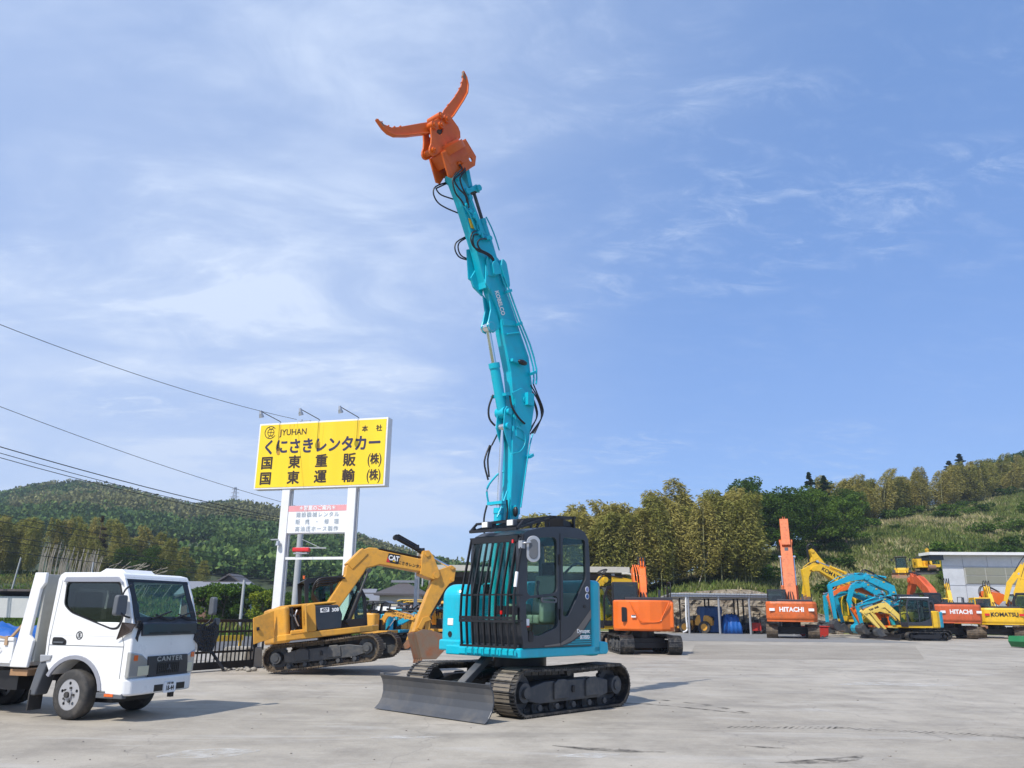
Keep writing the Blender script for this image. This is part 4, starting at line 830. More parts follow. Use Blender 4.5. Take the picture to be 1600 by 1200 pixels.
b.cyl((.95, -.1, 7.74), (.95, .09, 7.72), .045, n=10); b.build('pipework', T_, K)
for x, z in ((1.76, 8.84), (1.70, 8.87), (1.65, 8.87)): b = MB(); b.cyl((x, .05, z + .02), (x, .10, z - .02), .028, n=8); b.build('hose_fitting', M_['orange_red'], K)
# grapple: a part carried by the arm
O_ = M_['orange_red']; b = MB()
br_ = [(2.14, 8.88), (1.60, 9.40), (1.33, 9.17), (1.35, 8.98), (1.62, 8.72), (1.80, 8.66), (1.88, 8.51), (1.97, 8.50)]
for yy in (-.27, .03): b.prism(br_, yy, yy + .035, holes=[arc(1.46, 9.05, .045, 0, 330, 8)])
b.prism([(2.12, 8.88), (1.60, 9.38), (1.46, 9.20), (1.94, 8.72)], -.27, .07)
b.cyl((1.66, -.33, 8.80), (1.66, .12, 8.80), .055, n=14)
gr = b.build('grapple', O_, K, .01)
ax = Vector((.70, 0, .71)).normalized(); ct = Vector((1.80, -.10, 9.06)); nrm = Vector((.70, 0, .72)).normalized(); up_ = Vector((.04, 0, .0))
n_ = Vector((.36, 0, .93)); n_ = Vector((.50, 0, .52)).normalized(); fd = (Vector((1.62, 0, 9.37)) - Vector((2.14, 0, 8.87))).normalized(); n_ = Vector((-fd.z * -1, 0, fd.x * -1)).normalized()
b = MB(); cc_ = Vector((1.87, -.11, 9.13)); b.cyl(cc_ - n_ * .10, cc_ + n_ * .035, .31, n=32); b.cyl(cc_ + n_ * .035, cc_ + n_ * .08, .26, n=32); b.build('turntable', O_, gr, .006)
body = chaikin([(2.36, 9.33), (2.32, 9.02), (2.37, 8.86), (2.33, 8.77), (2.22, 8.79), (2.10, 8.94), (1.66, 9.36), (1.68, 9.57), (1.86, 9.68), (1.95, 9.75), (2.06, 9.66), (2.30, 9.44)], 1)
b = MB()
for yy in (-.22, -.03): b.prism(body, yy, yy + .035, holes=[chaikin([(2.24, 9.25), (2.16, 9.36), (2.07, 9.42), (2.08, 9.31), (2.14, 9.23)], 1)])
b.prism([(2.24, 8.95), (2.14, 8.93), (1.74, 9.30), (1.74, 9.42), (1.82, 9.50), (1.98, 9.34)], -.20, -.02)
for x, z, r_ in ((2.30, 9.34, .075), (2.14, 9.42, .06), (2.02, 9.60, .075), (2.17, 9.59, .06), (2.27, 8.88, .05)): b.cyl((x, -.26, z), (x, .045, z), r_, n=18); b.cyl((x, .045, z), (x, .07, z), r_ * .5, n=6)
b.build('grapple_body', O_, gr, .008)
def jaw(pts, pts2):
    b = MB(); 
    b.prism(pts, -.115, -.085)
    n = len(pts2); 
    for i in range(n - 1): b.bar((pts2[i][0], -.10, pts2[i][1]), (pts2[i + 1][0], -.10, pts2[i + 1][1]), .11 - .010 * i, .025)
    return b
j = jaw([(2.36, 9.42), (2.50, 9.33), (2.94, 9.04), (3.10, 8.95), (3.26, 8.93), (3.40, 8.95), (3.27, 8.85), (3.16, 8.81), (3.02, 8.82), (2.78, 8.94), (2.36, 9.20), (2.26, 9.28)], [(2.34, 9.21), (2.78, 8.95), (3.03, 8.83), (3.17, 8.82), (3.28, 8.86), (3.40, 8.95)])
for x, z in ((2.92, 9.06), (3.04, 8.99), (3.16, 8.95), (3.30, 8.95)): j.box((x, -.1, z), (.022, .05, .022), Matrix.Rotation(R(30), 3, 'Y'))
j.build('jaw', O_, gr, .008)
j = jaw([(2.06, 9.68), (2.0, 9.84), (1.90, 10.0), (1.75, 10.25), (1.62, 10.52), (1.58, 10.70), (1.57, 10.87), (1.49, 10.80), (1.44, 10.66), (1.46, 10.48), (1.55, 10.28), (1.78, 9.83), (1.88, 9.68), (2.0, 9.56)], [(1.90, 9.66), (1.78, 9.84), (1.55, 10.28), (1.46, 10.48), (1.45, 10.66), (1.50, 10.80), (1.57, 10.87)])
for x, z in ((1.90, 10.0), (1.72, 10.30), (1.64, 10.48), (1.60, 10.62), (1.58, 10.76)): j.box((x, -.1, z), (.022, .05, .022), Matrix.Rotation(R(-30), 3, 'Y'))
j.build('jaw', O_, gr, .008)
for tp_ in ([(3.28, 8.94), (3.41, 8.955), (3.26, 8.84), (3.18, 8.83)], [(1.585, 10.74), (1.572, 10.885), (1.485, 10.80), (1.46, 10.72)]): b = MB(); b.prism(tp_, -.120, -.080); b.build('jaw_tip', M_['bucket'], gr, .004)
b = MB(); b.cyl((2.18, -.1, 9.46), (1.92, -.1, 9.18), .07, n=12); b.build('grapple_cylinder', M_['darkgrey'], gr)
# ---------------- generic excavators ----------------
def limb(cl, th):
    """side outline of a box beam along centreline cl with thickness list th"""
    P = [Vector(p) for p in cl]; Lh, Rh = [], []
    for i, p in enumerate(P):
        t = (P[min(i + 1, len(P) - 1)] - P[max(i - 1, 0)]).normalized(); n = Vector((-t.y, t.x)); k = th[i] / 2
        Lh.append(tuple(p + n * k)); Rh.append(tuple(p - n * k))
    return Lh + Rh[::-1]
def bucket(root, p, ang, s, wd, mat, M):
    b = MB(M @ TR(p[0], 0, p[1]) @ RY(ang)) # opens towards -x, teeth down
    sh = [(.05, .05), (.28, .0), (.42, -.18), (.42, -.42), (.28, -.62), (.02, -.72), (-.30, -.70), (-.34, -.66), (-.02, -.66), (.22, -.57), (.35, -.40), (.35, -.20), (.24, -.06), (.05, -.02)]
    sh = [(x * s, z * s) for x, z in sh]; b.prism(sh, -wd / 2, wd / 2)
    sd = [(.05 * s, .05 * s), (.30 * s, .0), (.43 * s, -.2 * s), (.43 * s, -.42 * s), (.28 * s, -.63 * s), (.02 * s, -.72 * s), (-.33 * s, -.70 * s)]
    for sy in (-1, 1): b.prism(sd, *sorted((sy * wd / 2, sy * (wd / 2 + .02))))
    for k in range(4): b.bar((-.30 * s, wd * (-.4 + k * .267), -.68 * s), (-.44 * s, wd * (-.4 + k * .267), -.70 * s), .06, .035)
    for sy in (-.1, .1): b.prism([(-.08 * s, .16 * s), (.14 * s, .16 * s), (.28 * s, -.02 * s), (-.05 * s, -.02 * s)], sy * s - .015, sy * s + .015)
    b.build('bucket', mat, root)
def midi(label, M0, swing=0, mat='orange', cw=None, boommat=None, boom=None, bth=None, arm=None, ath=None, bk=None, bkmat=None, txt=None, txtcol='ink_white', txtsize=.42, rear='round', mt='trackst', cab=True, canopy=None, blade=(2.2, .42, 1.78), group=None, btxt=None, cyls=(), bw=.24, hi=False, cabcol='black', uclen=2.8, gauge=1.85, shoe=.45, trackh=.66, seat=True, n=30, tooth=None, reflect=None, cabtop=2.62, roofmat=None, rearx=None, bside=-1):
    r_ = empty('excavator', label, 'excavator', M0, group); m = M_[mat]; Mu = RZ(swing); cwm = M_[cw] if cw else m
    undercarriage(r_, uclen, gauge, shoe, trackh, M_[mt], M_['black'] if not hi else M_['darkgrey'], None, hi, n, blade, M_[tooth] if tooth else None)
    zb = .80
    if rear == 'round':
        tl = [(-.4, 1.10), (-.75, 1.08), (-1.0, .92), (-1.17, .62), (-1.25, .2), (-1.25, -.2), (-1.17, -.62), (-1.0, -.92), (-.75, -1.08), (-.4, -1.10)]; zt = 1.86
    else:
        tl = [(-.7, 1.22), (-1.75, 1.22), (-1.98, 1.02), (-2.08, .5), (-2.08, -.5), (-1.98, -1.02), (-1.75, -1.22), (-.7, -1.22)]; zt = 1.78
    wy = tl[0][1]
    b = MB(Mu); b.prism([(p[0] * .97, p[1] * .98) for p in tl] + [(.75, -wy * .98), (1.2, -wy * .9), (1.2, wy * .95)], zb, zb + .14, 'z'); b.build('deck', m, r_, .015)
    b = MB(Mu)
    if rear == 'round': b.prism(tl, zb + .02, zt, 'z')
    else:
        rings = []
        for z, k in ((zb + .05, .96), (zb + .16, 1.0), (zt - .10, 1.0), (zt, .975)): rings.append([(p[0] * (k if p[0] < -1 else 1), p[1] * k, z) for p in tl])
        b.loft(rings, smooth=False)
    c = b.build('counterweight', cwm, r_, .06, 3)
    xr = tl[4][0] if rear == 'round' else -2.08
    if txt: text(txt, txtsize, M_[txtcol], c, Mu @ basis((xr - .004, 0, zb + (zt - zb) * .60), (0, -1, 0), (-1, 0, 0)), bold=.012)
    if reflect:
        for sy in (-1, 1): q = MB(Mu); q.box((xr - .002 + (.0 if reflect == 'lamp' else .02), sy * .93, zb + (zt - zb) * .60), (.02, .26, .13)); q.build('reflector', M_[reflect], c)
    b = MB(Mu); b.box((-.35 if rear == 'round' else -.7, -.45, 1.35), (1.3, wy * 1.1, .9)); b.prism(roundpoly([(-.6, -wy * .98), (.5, -wy * .98), (.62, -wy * .8), (.62, -.5), (-.6, -.5)], .1), zb + .1, zt - .08, 'z'); b.build('engine_house', m, r_, .05, 2)
    b = MB(Mu); b.box((-.35 if rear == 'round' else -.9, -.2, zt + .05), (1.0, 1.7, .12)); b.cyl((-.6 if rear == 'round' else -1.2, -.6, zt + .05), (-.6 if rear == 'round' else -1.2, -.6, zt + .38), .05, n=10); b.build('hood_top', M_['cabgrey'], r_, .03)
    b = MB(Mu); x_ = .1; b.tube([(x_, -wy * .9, zt - .05), (x_, -wy * .92, zt + .42), (x_ + .5, -wy * .92, zt + .42), (x_ + .5, -wy * .9, zt - .1)], .018, 5, sub=1); b.build('handrail', M_['black'], r_)
    b = MB(Mu)
    for k in range(5): b.box((-.15, -wy * .985 - .006, 1.15 + k * .07), (.4, .012, .025))
    b.build('side_vent', M_['black'], r_)
    b = MB(Mu); b.box((-.42 if rear == 'round' else -.72, 0, 1.3), (.012, wy * 2 * 1.003, .9)); b.build('panel_gap', M_['black'], r_)
    if cab:
        cx0, cx1, cy0, cy1 = -.35, 1.25, .16, 1.10; zt_ = cabtop
        f = MB(Mu); t = .07
        sidep = [(cx0, zb + .14), (cx0, zt_ - .08), (cx0 + .1, zt_), (cx1 - .18, zt_), (cx1, zt_ - .5), (cx1, zb + .14)]; wn = roundpoly([(cx0 + .09, 1.35), (cx0 + .12, zt_ - .14), (cx1 - .24, zt_ - .12), (cx1 - .08, zt_ - .55), (cx1 - .08, 1.15), (.4, 1.15)], .08)
        f.prism(sidep, cy0, cy0 + .05, holes=[wn]); f.prism(sidep, cy1 - .05, cy1, holes=[wn])
        f.prism([(cx0, zt_ - .08), (cx0 + .1, zt_), (cx1 - .18, zt_), (cx1 - .22, zt_ - .07), (cx0 + .1, zt_ - .07)], cy0 + .05, cy1 - .05); f.box((cx0 + .03, (cy0 + cy1) / 2, (zb + 1.6) / 2 + .1), (.05, cy1 - cy0 - .1, 1.55 - zb)); f.box((cx1 - .03, (cy0 + cy1) / 2, zb + .2), (.05, cy1 - cy0 - .1, .3))
        f.prism([(.42, 1.15), (.47, 1.15), (.47, zt_ - .1), (.42, zt_ - .1)], cy1 - .045, cy1 + .004)
        co = f.build('cab', M_[cabcol], r_, .012)
        for yy in (cy0 + .02, cy1 - .03): g_ = MB(Mu); g_.prism(wn, yy, yy + .006); g_.build('window', M_['glass'], co)
        g_ = MB(Mu); g_.prism([(cx1 - .02, 1.1), (cx1 - .02, zt_ - .5), (cx1 - .2, zt_ - .06), (cx1 - .206, zt_ - .06), (cx1 - .026, zt_ - .5), (cx1 - .026, 1.1)], cy0 + .05, cy1 - .05); g_.build('windscreen', M_['glass'], co)
        g_ = MB(Mu); g_.box((cx0 + .02, (cy0 + cy1) / 2, (1.6 + zt_) / 2), (.006, cy1 - cy0 - .1, zt_ - 1.7)); g_.build('rear_window', M_['glass_dark'], co)
        g_ = MB(Mu); g_.box((.25, .63, 1.35), (.5, .45, .14)); g_.box((.03, .63, 1.75), (.12, .42, .7)); g_.build('seat', M_['seat'], co, .03)
        if roofmat: g_ = MB(Mu); g_.box((.38, .63, zt_ + .03), (1.45, .96, .07)); g_.build('cab_roof', M_[roofmat], co, .03)
    if canopy:
        g_ = MB(Mu); pr = [(-.95, 2.34), (-.7, 2.42), (.9, 2.42), (1.15, 2.30), (1.13, 2.26), (.88, 2.37), (-.7, 2.37), (-.93, 2.29)]; g_.prism(pr, -.62, .62); cp = g_.build('canopy', M_[canopy], r_, .01)
        for sx, sy in ((-.75, -.55), (-.75, .55), (-.2, -.55), (-.2, .55)):
            g_ = MB(Mu); g_.tube([(sx - .05, sy, .9), (sx, sy, 1.8), (sx + .12, sy * .95, 2.38)], .04, 7); g_.build('post', M_['black'], cp)
        g_ = MB(Mu); g_.box((-.15, 0, 1.15), (.5, .5, .5)); g_.box((-.42, 0, 1.5), (.14, .48, .55)); g_.build('seat', M_['seat'], r_, .04)
        g_ = MB(Mu); g_.box((.55, 0, 1.2), (.3, .8, .55)); g_.tube([(.5, .25, 1.45), (.55, .27, 1.72)], .025); g_.tube([(.5, -.25, 1.45), (.55, -.27, 1.72)], .025); g_.build('controls', M_['black'], r_, .03)
    bm_ = M_[boommat or mat]; yo = -.10
    Mb = Mu @ TR(0, yo, 0)
    if boom:
        b = MB(Mb); b.prism(limb(boom, bth), -bw / 2, bw / 2); b.cyl((boom[-1][0], -bw / 2 - .05, boom[-1][1]), (boom[-1][0], bw / 2 + .05, boom[-1][1]), bth[-1] * .42, n=14)
        for k in range(3): b.tube([(p[0] + .0, -.06 + .06 * k, p[1] + th_ / 2 + .03) for p, th_ in zip(boom, bth)], .02, 5, sub=2)
        p0, p1 = Vector(boom[0]), Vector(boom[1])
        for q0, q1 in zip(boom[:-1], boom[1:]): mq = Vector(q0).lerp(Vector(q1), .5); b.box((mq.x, 0, mq.y), (.07, bw + .03, .30), Matrix.Rotation(-math.atan2(q1[1] - q0[1], q1[0] - q0[0]), 3, 'Y'))
        bo = b.build('boom', bm_, r_, .01)
        if arm:
            for k in (-.09, .0, .09):
                e_, f_ = Vector(boom[-1]), Vector(arm[0]).lerp(Vector(arm[min(1, len(arm) - 1)]), .5); up2 = .30 + .06 * k
                hh = MB(Mb); hh.tube([(boom[-2][0], k, boom[-2][1] + bth[-2] * .6), (e_.x - .1, k * 1.5, e_.y + bth[-1] * .5 + up2), (e_.x + .25, k * 1.6, e_.y + up2 * .9), (f_.x + .08, k, f_.y + .18)], .022, 5); hh.build('hose', M_['hose'], r_)
        for k in (-.08, .02, .1): hh = MB(Mb); hh.tube([(boom[0][0] - .35, k, boom[0][1] + .15), (boom[0][0] - .1, k * 1.4, boom[0][1] + .75), (p0.lerp(p1, .55).x - .12, k, p0.lerp(p1, .55).y + .30)], .024, 5); hh.build('hose', M_['hose'], r_)
        if btxt:
            i0, t_, sz, colr = btxt; p = Vector(boom[i0]); q = Vector(boom[i0 + 1]); mid = p.lerp(q, .5); d = (q - p).normalized()
            if bside < 0: Mt = basis((mid.x, -bw / 2 - .004, mid.y), (d.x, 0, d.y), (0, -1, 0))
            else: Mt = basis((mid.x, bw / 2 + .004, mid.y), (-d.x, 0, -d.y), (0, 1, 0))
            text(t_, sz, M_[colr], bo, Mb @ Mt, bold=.012 if sz > .15 else .004)
    if arm:
        b = MB(Mb); b.prism(limb(arm, ath), -bw * .38, bw * .38)
        for k in (-.05, .05): b.tube([(p[0] + .03, k, p[1] + th_ / 2 + .03) for p, th_ in zip(arm, ath)], .018, 5, sub=2)
        b.build('arm', bm_, r_, .01)
        e = Vector(arm[-1]); 
    for (a, q, rr, sp, kind_) in cyls: cylinder(r_, a, q, rr, sp, 0, bm_ if kind_ != 'black' else M_['black'], Mb, name='hydraulic_cylinder', pipes=False)
    if bk: bucket(r_, bk[0], bk[1], bk[2], bk[3], M_[bkmat or 'bucket'], Mb)
    return r_
def W(x, y, h, s=1, z=0, tilt=0): return TR(x, y, z) @ RZ(h) @ RY(tilt) @ Matrix.Diagonal((s, s, s, 1))

# bright orange one seen from behind
ORx = midi('bright orange excavator seen from behind, its smooth rounded counterweight towards the yard', W(4.95, 30.9, 93, 1.0), -9, 'orange', boom=[(.3, 1.3), (.7, 2.3), (1.1, 2.95), (1.5, 3.1)], bth=[.34, .38, .36, .28], arm=[(1.25, 3.3), (1.9, 2.5), (2.5, 1.2)], ath=[.3, .32, .2], bk=((2.5, 1.15), 20, .9, .7), bkmat='darkgrey', hi=True, n=38, blade=(2.2, .42, 1.8), tooth='bucket', cabtop=2.52, cyls=[((.8, 1.2), (1.3, 2.4), .07, .55, '')], shoe=.5, gauge=1.72)
cw_ = [c for c in ORx.children if c.name.startswith('counterweight')][0]
q = MB(); q.prism([(y, z) for y, z in roundpoly([(.98, 1.10), (.98, 1.62), (.80, 1.60), (.80, 1.12)], .05)], -1.09, -1.03, 'x'); q.build('vent', M_['black'], cw_)
q = MB(); q.tube([(-1.22, .72, 1.80), (-1.26, .45, 1.30), (-1.275, .30, 1.12), (-1.275, -.30, 1.12), (-1.26, -.45, 1.30), (-1.22, -.72, 1.80)], .018, 6, sub=3); q.build('pressed_line', M_['orange'], cw_)
q = MB(); q.box((-1.20, .58, 1.30), (.02, .16, .08), Matrix.Rotation(R(-18), 3, 'Z')); q.box((-1.21, .58, 1.33), (.022, .14, .03), Matrix.Rotation(R(-18), 3, 'Z'), mi=1); q.build('sticker', [M_['ink_white'], M_['grey_pl']], cw_)
q = MB(); q.tube([(-.7, -.9, 1.9), (-.7, -.92, 2.45), (-.2, -.92, 2.45), (-.2, -.9, 1.9)], .02); q.tube([(-.2, -.92, 2.3), (.3, -.92, 2.3), (.3, -.92, 1.8)], .02); q.build('handrail', M_['black'], ORx)
q = MB()
for k in range(5): q.tube([(.62 + .05 * k, .12 - .1 * k, 1.9), (.72, .10 - .1 * k, 2.5 + .04 * k), (.9, .10 - .1 * k, 2.95), (1.3, .05 - .07 * k, 3.22)], .022, 6)
for k in (-.34, .12): q.box((.95, k, 2.75), (.28, .07, .7), Matrix.Rotation(R(25), 3, 'Y'))
q.build('boom_pipes', M_['orange'], ORx)
# big faded orange one with the boom high
HB = midi('large faded orange excavator seen from behind with its boom raised high', W(17.9, 52.9, 73, 1.22), 0, 'orange_old', rear='block', boom=[(.3, 1.3), (.9, 2.6), (1.6, 4.1), (2.0, 5.0)], bth=[.42, .52, .50, .4], bw=.6, arm=[(1.75, 4.75), (2.2, 5.7), (2.45, 6.3)], ath=[.5, .42, .3], txt='HITACHI', txtsize=.30, mt='trackmud', blade=None, reflect='ink_white', cabtop=2.42, cyls=[((.9, 1.2), (1.4, 3.2), .09, .5, '')], shoe=.55, gauge=1.98, uclen=3.3, bk=((2.9, 2.9), 0, 1.0, .8), bkmat='bucket', n=36, hi=False)
for sy in (-.34, .34): cylinder(HB, (.9, 1.1), (1.75, 4.2), .085, .5, sy - .1, M_['orange_old'], None, pipes=False, name='boom_cylinder')
q = MB(); q.bar((2.05, -.10, 5.05), (2.34, -.10, 6.25), .22, .06); q.bar((1.35, -.10, 3.9), (1.62, -.10, 4.7), .20, .05); q.build('pipe_channel', M_['cabgrey'], HB); q = MB(); q.bar((1.95, -.10, 4.70), (2.40, -.10, 5.95), .10, .5); q.build('arm_cylinder', M_['orange_old'], HB)
# second faded orange one, boom arched away
midi('faded red-orange excavator seen from behind, boom arched left, beside the small white-roofed one', W(29.6, 56.6, 72, 1.22), 14, 'orange_red_old', rear='block', boom=[(.3, 1.3), (1.6, 2.5), (2.8, 3.2), (3.9, 3.25)], bth=[.42, .55, .50, .36], bw=.42, arm=[(3.5, 3.5), (4.3, 2.6), (4.9, 1.4)], ath=[.5, .4, .24], txt='HITACHI', txtsize=.30, mt='trackmud', blade=None, reflect='ink_white', cabtop=2.42, cyls=[((.9, 1.2), (2.0, 2.3), .09, .5, '')], shoe=.55, gauge=1.98, uclen=3.3, bk=((4.9, 1.4), 0, 1.0, .8), n=36)
# yellow ones at the right edge
midi('lemon yellow excavator seen from behind with black lettering, nearest the right edge', W(34.0, 58.2, 66, 1.12), 8, 'yellow_k', rear='block', boom=[(.3, 1.3), (.8, 2.3), (1.3, 3.0)], bth=[.36, .42, .34], arm=[(1.2, 3.1), (2.1, 2.3), (2.6, 1.2)], ath=[.3, .34, .2], txt='KOMATSU', txtcol='ink_black', txtsize=.32, mt='trackmud', blade=None, reflect='lamp_red', cabtop=2.42, shoe=.55, uclen=3.2, bk=((2.6, 1.1), 0, .9, .8), gauge=2.0, cabcol='yellow_k', cyls=[((.8, 1.2), (1.2, 2.3), .07, .5, 'black')], n=34)
midi('yellow excavator half hidden between the red-orange one and the rightmost yellow one', W(33.6, 63.0, 66, 1.12), 4, 'yellow_k', rear='block', boom=[(.3, 1.3), (.9, 2.6), (1.4, 3.3)], bth=[.36, .44, .34], arm=[(1.2, 3.3), (2.1, 2.3), (2.6, 1.2)], ath=[.3, .34, .2], txt='KOMATSU', txtcol='ink_black', txtsize=.32, mt='trackmud', blade=None, reflect='lamp_red', cabtop=2.45, shoe=.55, uclen=3.2, gauge=2.0, cabcol='yellow_k', n=30)
midi('orange excavator behind the rightmost yellow one with its bright orange arm folded', W(41.0, 66.0, 175, 1.2), 0, 'orange', rear='round', boom=[(.3, 1.3), (1.4, 2.3), (2.4, 2.6)], bth=[.36, .8, .6], arm=[(2.2, 2.5), (2.9, 1.9)], ath=[.7, .4], mt='trackmud', blade=None)
midi('yellow excavator cut by the right edge of the picture with its boom upright', W(39.2, 61.5, 150, 1.2), 0, 'yellow_k', rear='round', boom=[(.6, 1.2), (.9, 2.6), (.2, 4.4)], bth=[.4, .55, .4], arm=[(.4, 4.3), (1.3, 3.2), (1.7, 2.0)], ath=[.36, .34, .2], bk=((1.7, 2.0), 0, .8, .7), bkmat='steel', mt='trackmud', blade=None, cyls=[((1.1, 1.9), (.7, 3.8), .08, .5, '')])
# small yellow cabbed excavator in front of the teal row
midi('small yellow excavator with a white cab roof in front of the teal row', W(24.7, 50.4, 183, .92), 0, 'yellow_k', rear='round', boom=[(.75, .95), (1.35, 1.6), (2.0, 2.2), (2.25, 2.2), (3.45, 1.75)], bth=[.3, .3, .34, .32, .26], arm=[(3.7, 1.85), (3.25, 1.5), (2.6, .75)], ath=[.22, .28, .16], bk=((2.65, .72), 15, .72, .55), bkmat='darkgrey', mt='trackst', blade=(2.0, .36, 1.75), cabtop=2.66, roofmat='white', btxt=(3, 'YANMAR', .17, 'ink_black'), bside=1, cyls=[((.9, 1.0), (1.75, 1.75), .06, .5, 'black'), ((2.2, 2.5), (3.5, 2.0), .05, .5, 'black')], cabcol='cabgrey', uclen=2.75, trackh=.56, boommat='yellow_pale')
# teal row behind
TB = [([(.4, 1.3), (.8, 3.0), (2.4, 3.65)], [(2.3, 3.75), (3.4, 3.6), (4.8, 3.1), (4.6, 1.0)]),
      ([(.4, 1.3), (.9, 2.8), (2.1, 3.4)], [(2.0, 3.5), (2.85, 3.3), (3.2, 2.4), (2.8, .8)]),
      ([(.4, 1.3), (1.2, 2.7), (2.6, 3.2)], [(2.5, 3.4), (4.4, 2.6), (4.0, .8)]),
      ([(.4, 1.3), (1.3, 2.2), (2.4, 2.5)], [(2.5, 2.6), (4.2, 2.0), (4.0, .9)]),
      ([(.4, 1.3), (1.5, 2.4), (3.0, 2.9)], [(2.9, 3.1), (4.9, 2.6), (4.9, .8)]),
      ([(.4, 1.3), (1.0, 1.9), (1.8, 2.1)], [(1.9, 2.3), (2.2, 1.3), (1.85, .5)])]
lab = ['teal excavator with the highest boom of the teal row, arm stretched out to the left', 'teal excavator second in the teal row with a steeply folded arm', 'teal excavator at the back of the teal row, arm hanging on the left', 'teal excavator with the lowest long boom of the teal row', 'teal excavator of the teal row whose thin arm points straight out to the left', 'short-armed teal excavator at the front of the teal row, bucket tucked in']
for k, (bo, ar) in enumerate(TB):
    tm = midi(lab[k], W(26.3 + [0, .4, 1.4, -.3, .8, -.2][k], 55 + [0, 2.2, 4.4, -1.6, 3.4, -2.3][k], 184 + [0, -4, 3, 6, 0, 4][k], [1.05, 1.0, 1.02, .92, 1.0, .9][k]), 0, 'teal_old', boom=bo, bth=[.36, .54, .36], arm=ar, ath=[.34, .36, .30, .18][:len(ar) - 1] + [.18], bk=(ar[-1], 10, .85, .7), bkmat='teal_old' if k in (1, 5) else 'darkgrey', mt='trackst', group='teal excavators parked in a row', cyls=[((.8, 1.2), (1.4, 2.8), .07, .5, ''), ((bo[1][0] + .3, bo[1][1] + .7), (ar[0][0], ar[0][1] + .12), .06, .55, ''), ((ar[0][0] + .3, ar[0][1] + .15), (ar[1][0] + .1, ar[1][1] + .25), .055, .55, '')], cabcol='cabgrey')
    for q_, (pa, pb) in enumerate(zip(bo[:-1], bo[1:])):
        for t_ in (.3, .75): b = MB(); mx, mz = pa[0] + (pb[0] - pa[0]) * t_, pa[1] + (pb[1] - pa[1]) * t_ + .2; b.box((mx, -.10, mz), (.12, .30, .07)); b.build('hose_clamp', M_['yellow_k'], tm)
# orange mini machines left of the teal row
midi('orange excavator whose arm comes down left of the teal booms', W(27.6, 57.5, 178, 1.0), 0, 'orange', boom=[(.4, 1.3), (2.2, 2.9), (3.9, 3.3), (4.4, 3.1)], bth=[.32, .38, .34, .24], arm=[(4.2, 3.3), (5.3, 2.6), (4.9, .9)], ath=[.26, .32, .2], bk=((4.9, .9), 0, .8, .7), bkmat='bucket', mt='trackst')
midi('small orange excavator with a red lower arm, its bucket down among the teal arms', W(24.5, 53.6, 186, .86), 0, 'orange', boom=[(.4, 1.2), (1.2, 2.0), (2.0, 2.1), (2.6, 1.9)], bth=[.26, .3, .28, .2], arm=[(2.8, 2.2), (2.5, 1.6), (2.1, .75)], ath=[.4, .34, .2], bk=((2.2, .75), 10, .75, .5), bkmat='darkgrey', mt='trackst', cab=False, canopy='cabgrey')
midi('pale yellow small excavator between the teal arms, bucket resting on the gravel', W(24.9, 52.3, 184, .84), 0, 'yellow_pale', boom=[(.4, 1.2), (1.1, 1.9), (1.9, 2.1), (2.4, 1.95)], bth=[.24, .28, .26, .2], arm=[(2.6, 2.0), (2.2, 1.4), (1.6, .7)], ath=[.24, .26, .16], bk=((1.65, .7), 10, .7, .5), bkmat='darkgrey', mt='trackst', cab=False, canopy='cabgrey')
# yellow booms rising behind the teal row
midi('yellow excavator behind the teal row with black lettering on its long boom', W(27.2, 62.0, 182, 1.15), 0, 'yellow_k', rear='block', boom=[(.4, 1.4), (1.7, 3.3), (3.3, 4.2), (3.75, 4.1)], bth=[.4, .6, .46, .34], arm=[(3.5, 4.4), (4.3, 4.0), (4.2, 2.3)], ath=[.3, .4, .24], btxt=(1, 'KOMATSU', .34, 'ink_black'), bside=1, mt='trackmud', blade=None, bk=((4.2, 2.3), 0, 1, .8), bw=.4, cyls=[((1.6, 3.9), (3.4, 4.6), .08, .55, '')], cabcol='yellow_k')
midi('yellow excavator farthest behind the teal row, showing a pointed folded boom', W(27.6, 65.6, 182, 1.15), 0, 'yellow_k', rear='block', boom=[(.4, 1.4), (1.4, 3.6), (2.4, 4.5), (2.9, 5.5)], bth=[.4, .5, .7, .3], arm=[(2.7, 5.2), (3.4, 3.8), (3.7, 2.4)], ath=[.3, .3, .2], btxt=(1, 'KO', .34, 'ink_black'), bside=1, mt='trackmud', blade=None, bw=.4, cabcol='yellow_k')
q = empty('bucket', 'rusty red digging bucket lying at the left end of the teal row', 'bucket', TR(20.2, 55.6, 0)); b = MB(); b.prism([(-.8, .62), (.9, .62), (.85, .1), (.6, 0), (-.55, 0), (-.75, .15)], -.5, .5); b.prism([(-.86, .62), (.96, .62), (.96, .70), (-.86, .70)], -.55, .55); b.build('shell', M_['red'], q, .04)
for k in range(6): b = MB(); b.bar((-.7 + k * .28, -.5, .08), (-.7 + k * .28, -.62, .05), .08, .05); b.build('tooth', M_['darkgrey'], q)
q = empty('bucket', 'green skeleton bucket lying at the right edge of the yard', 'bucket', TR(25.1, 40.4, 0) @ RZ(20)); gm = paint('green_paint', (.01, .16, .05), .45, .2)
b = MB(); b.prism([(-.7, .55), (-.8, .3), (-.62, .05), (-.58, .1), (-.7, .32), (-.62, .5), (.7, .5), (.7, .55)], -.5, .5)
for k in range(7): b.prism([(-.7, .5), (-.76, .3), (-.6, .04), (.1, .02), (.1, .07), (-.55, .1), (-.68, .3), (-.62, .5)], -.5 + k * .16, -.47 + k * .16)
b.prism([(-.7, .5), (-.76, .3), (-.6, .04), (.5, .02), (.7, .55)], .5, .53); b.prism([(-.7, .5), (-.76, .3), (-.6, .04), (.5, .02), (.7, .55)], -.53, -.5); b.build('shell', gm, q)
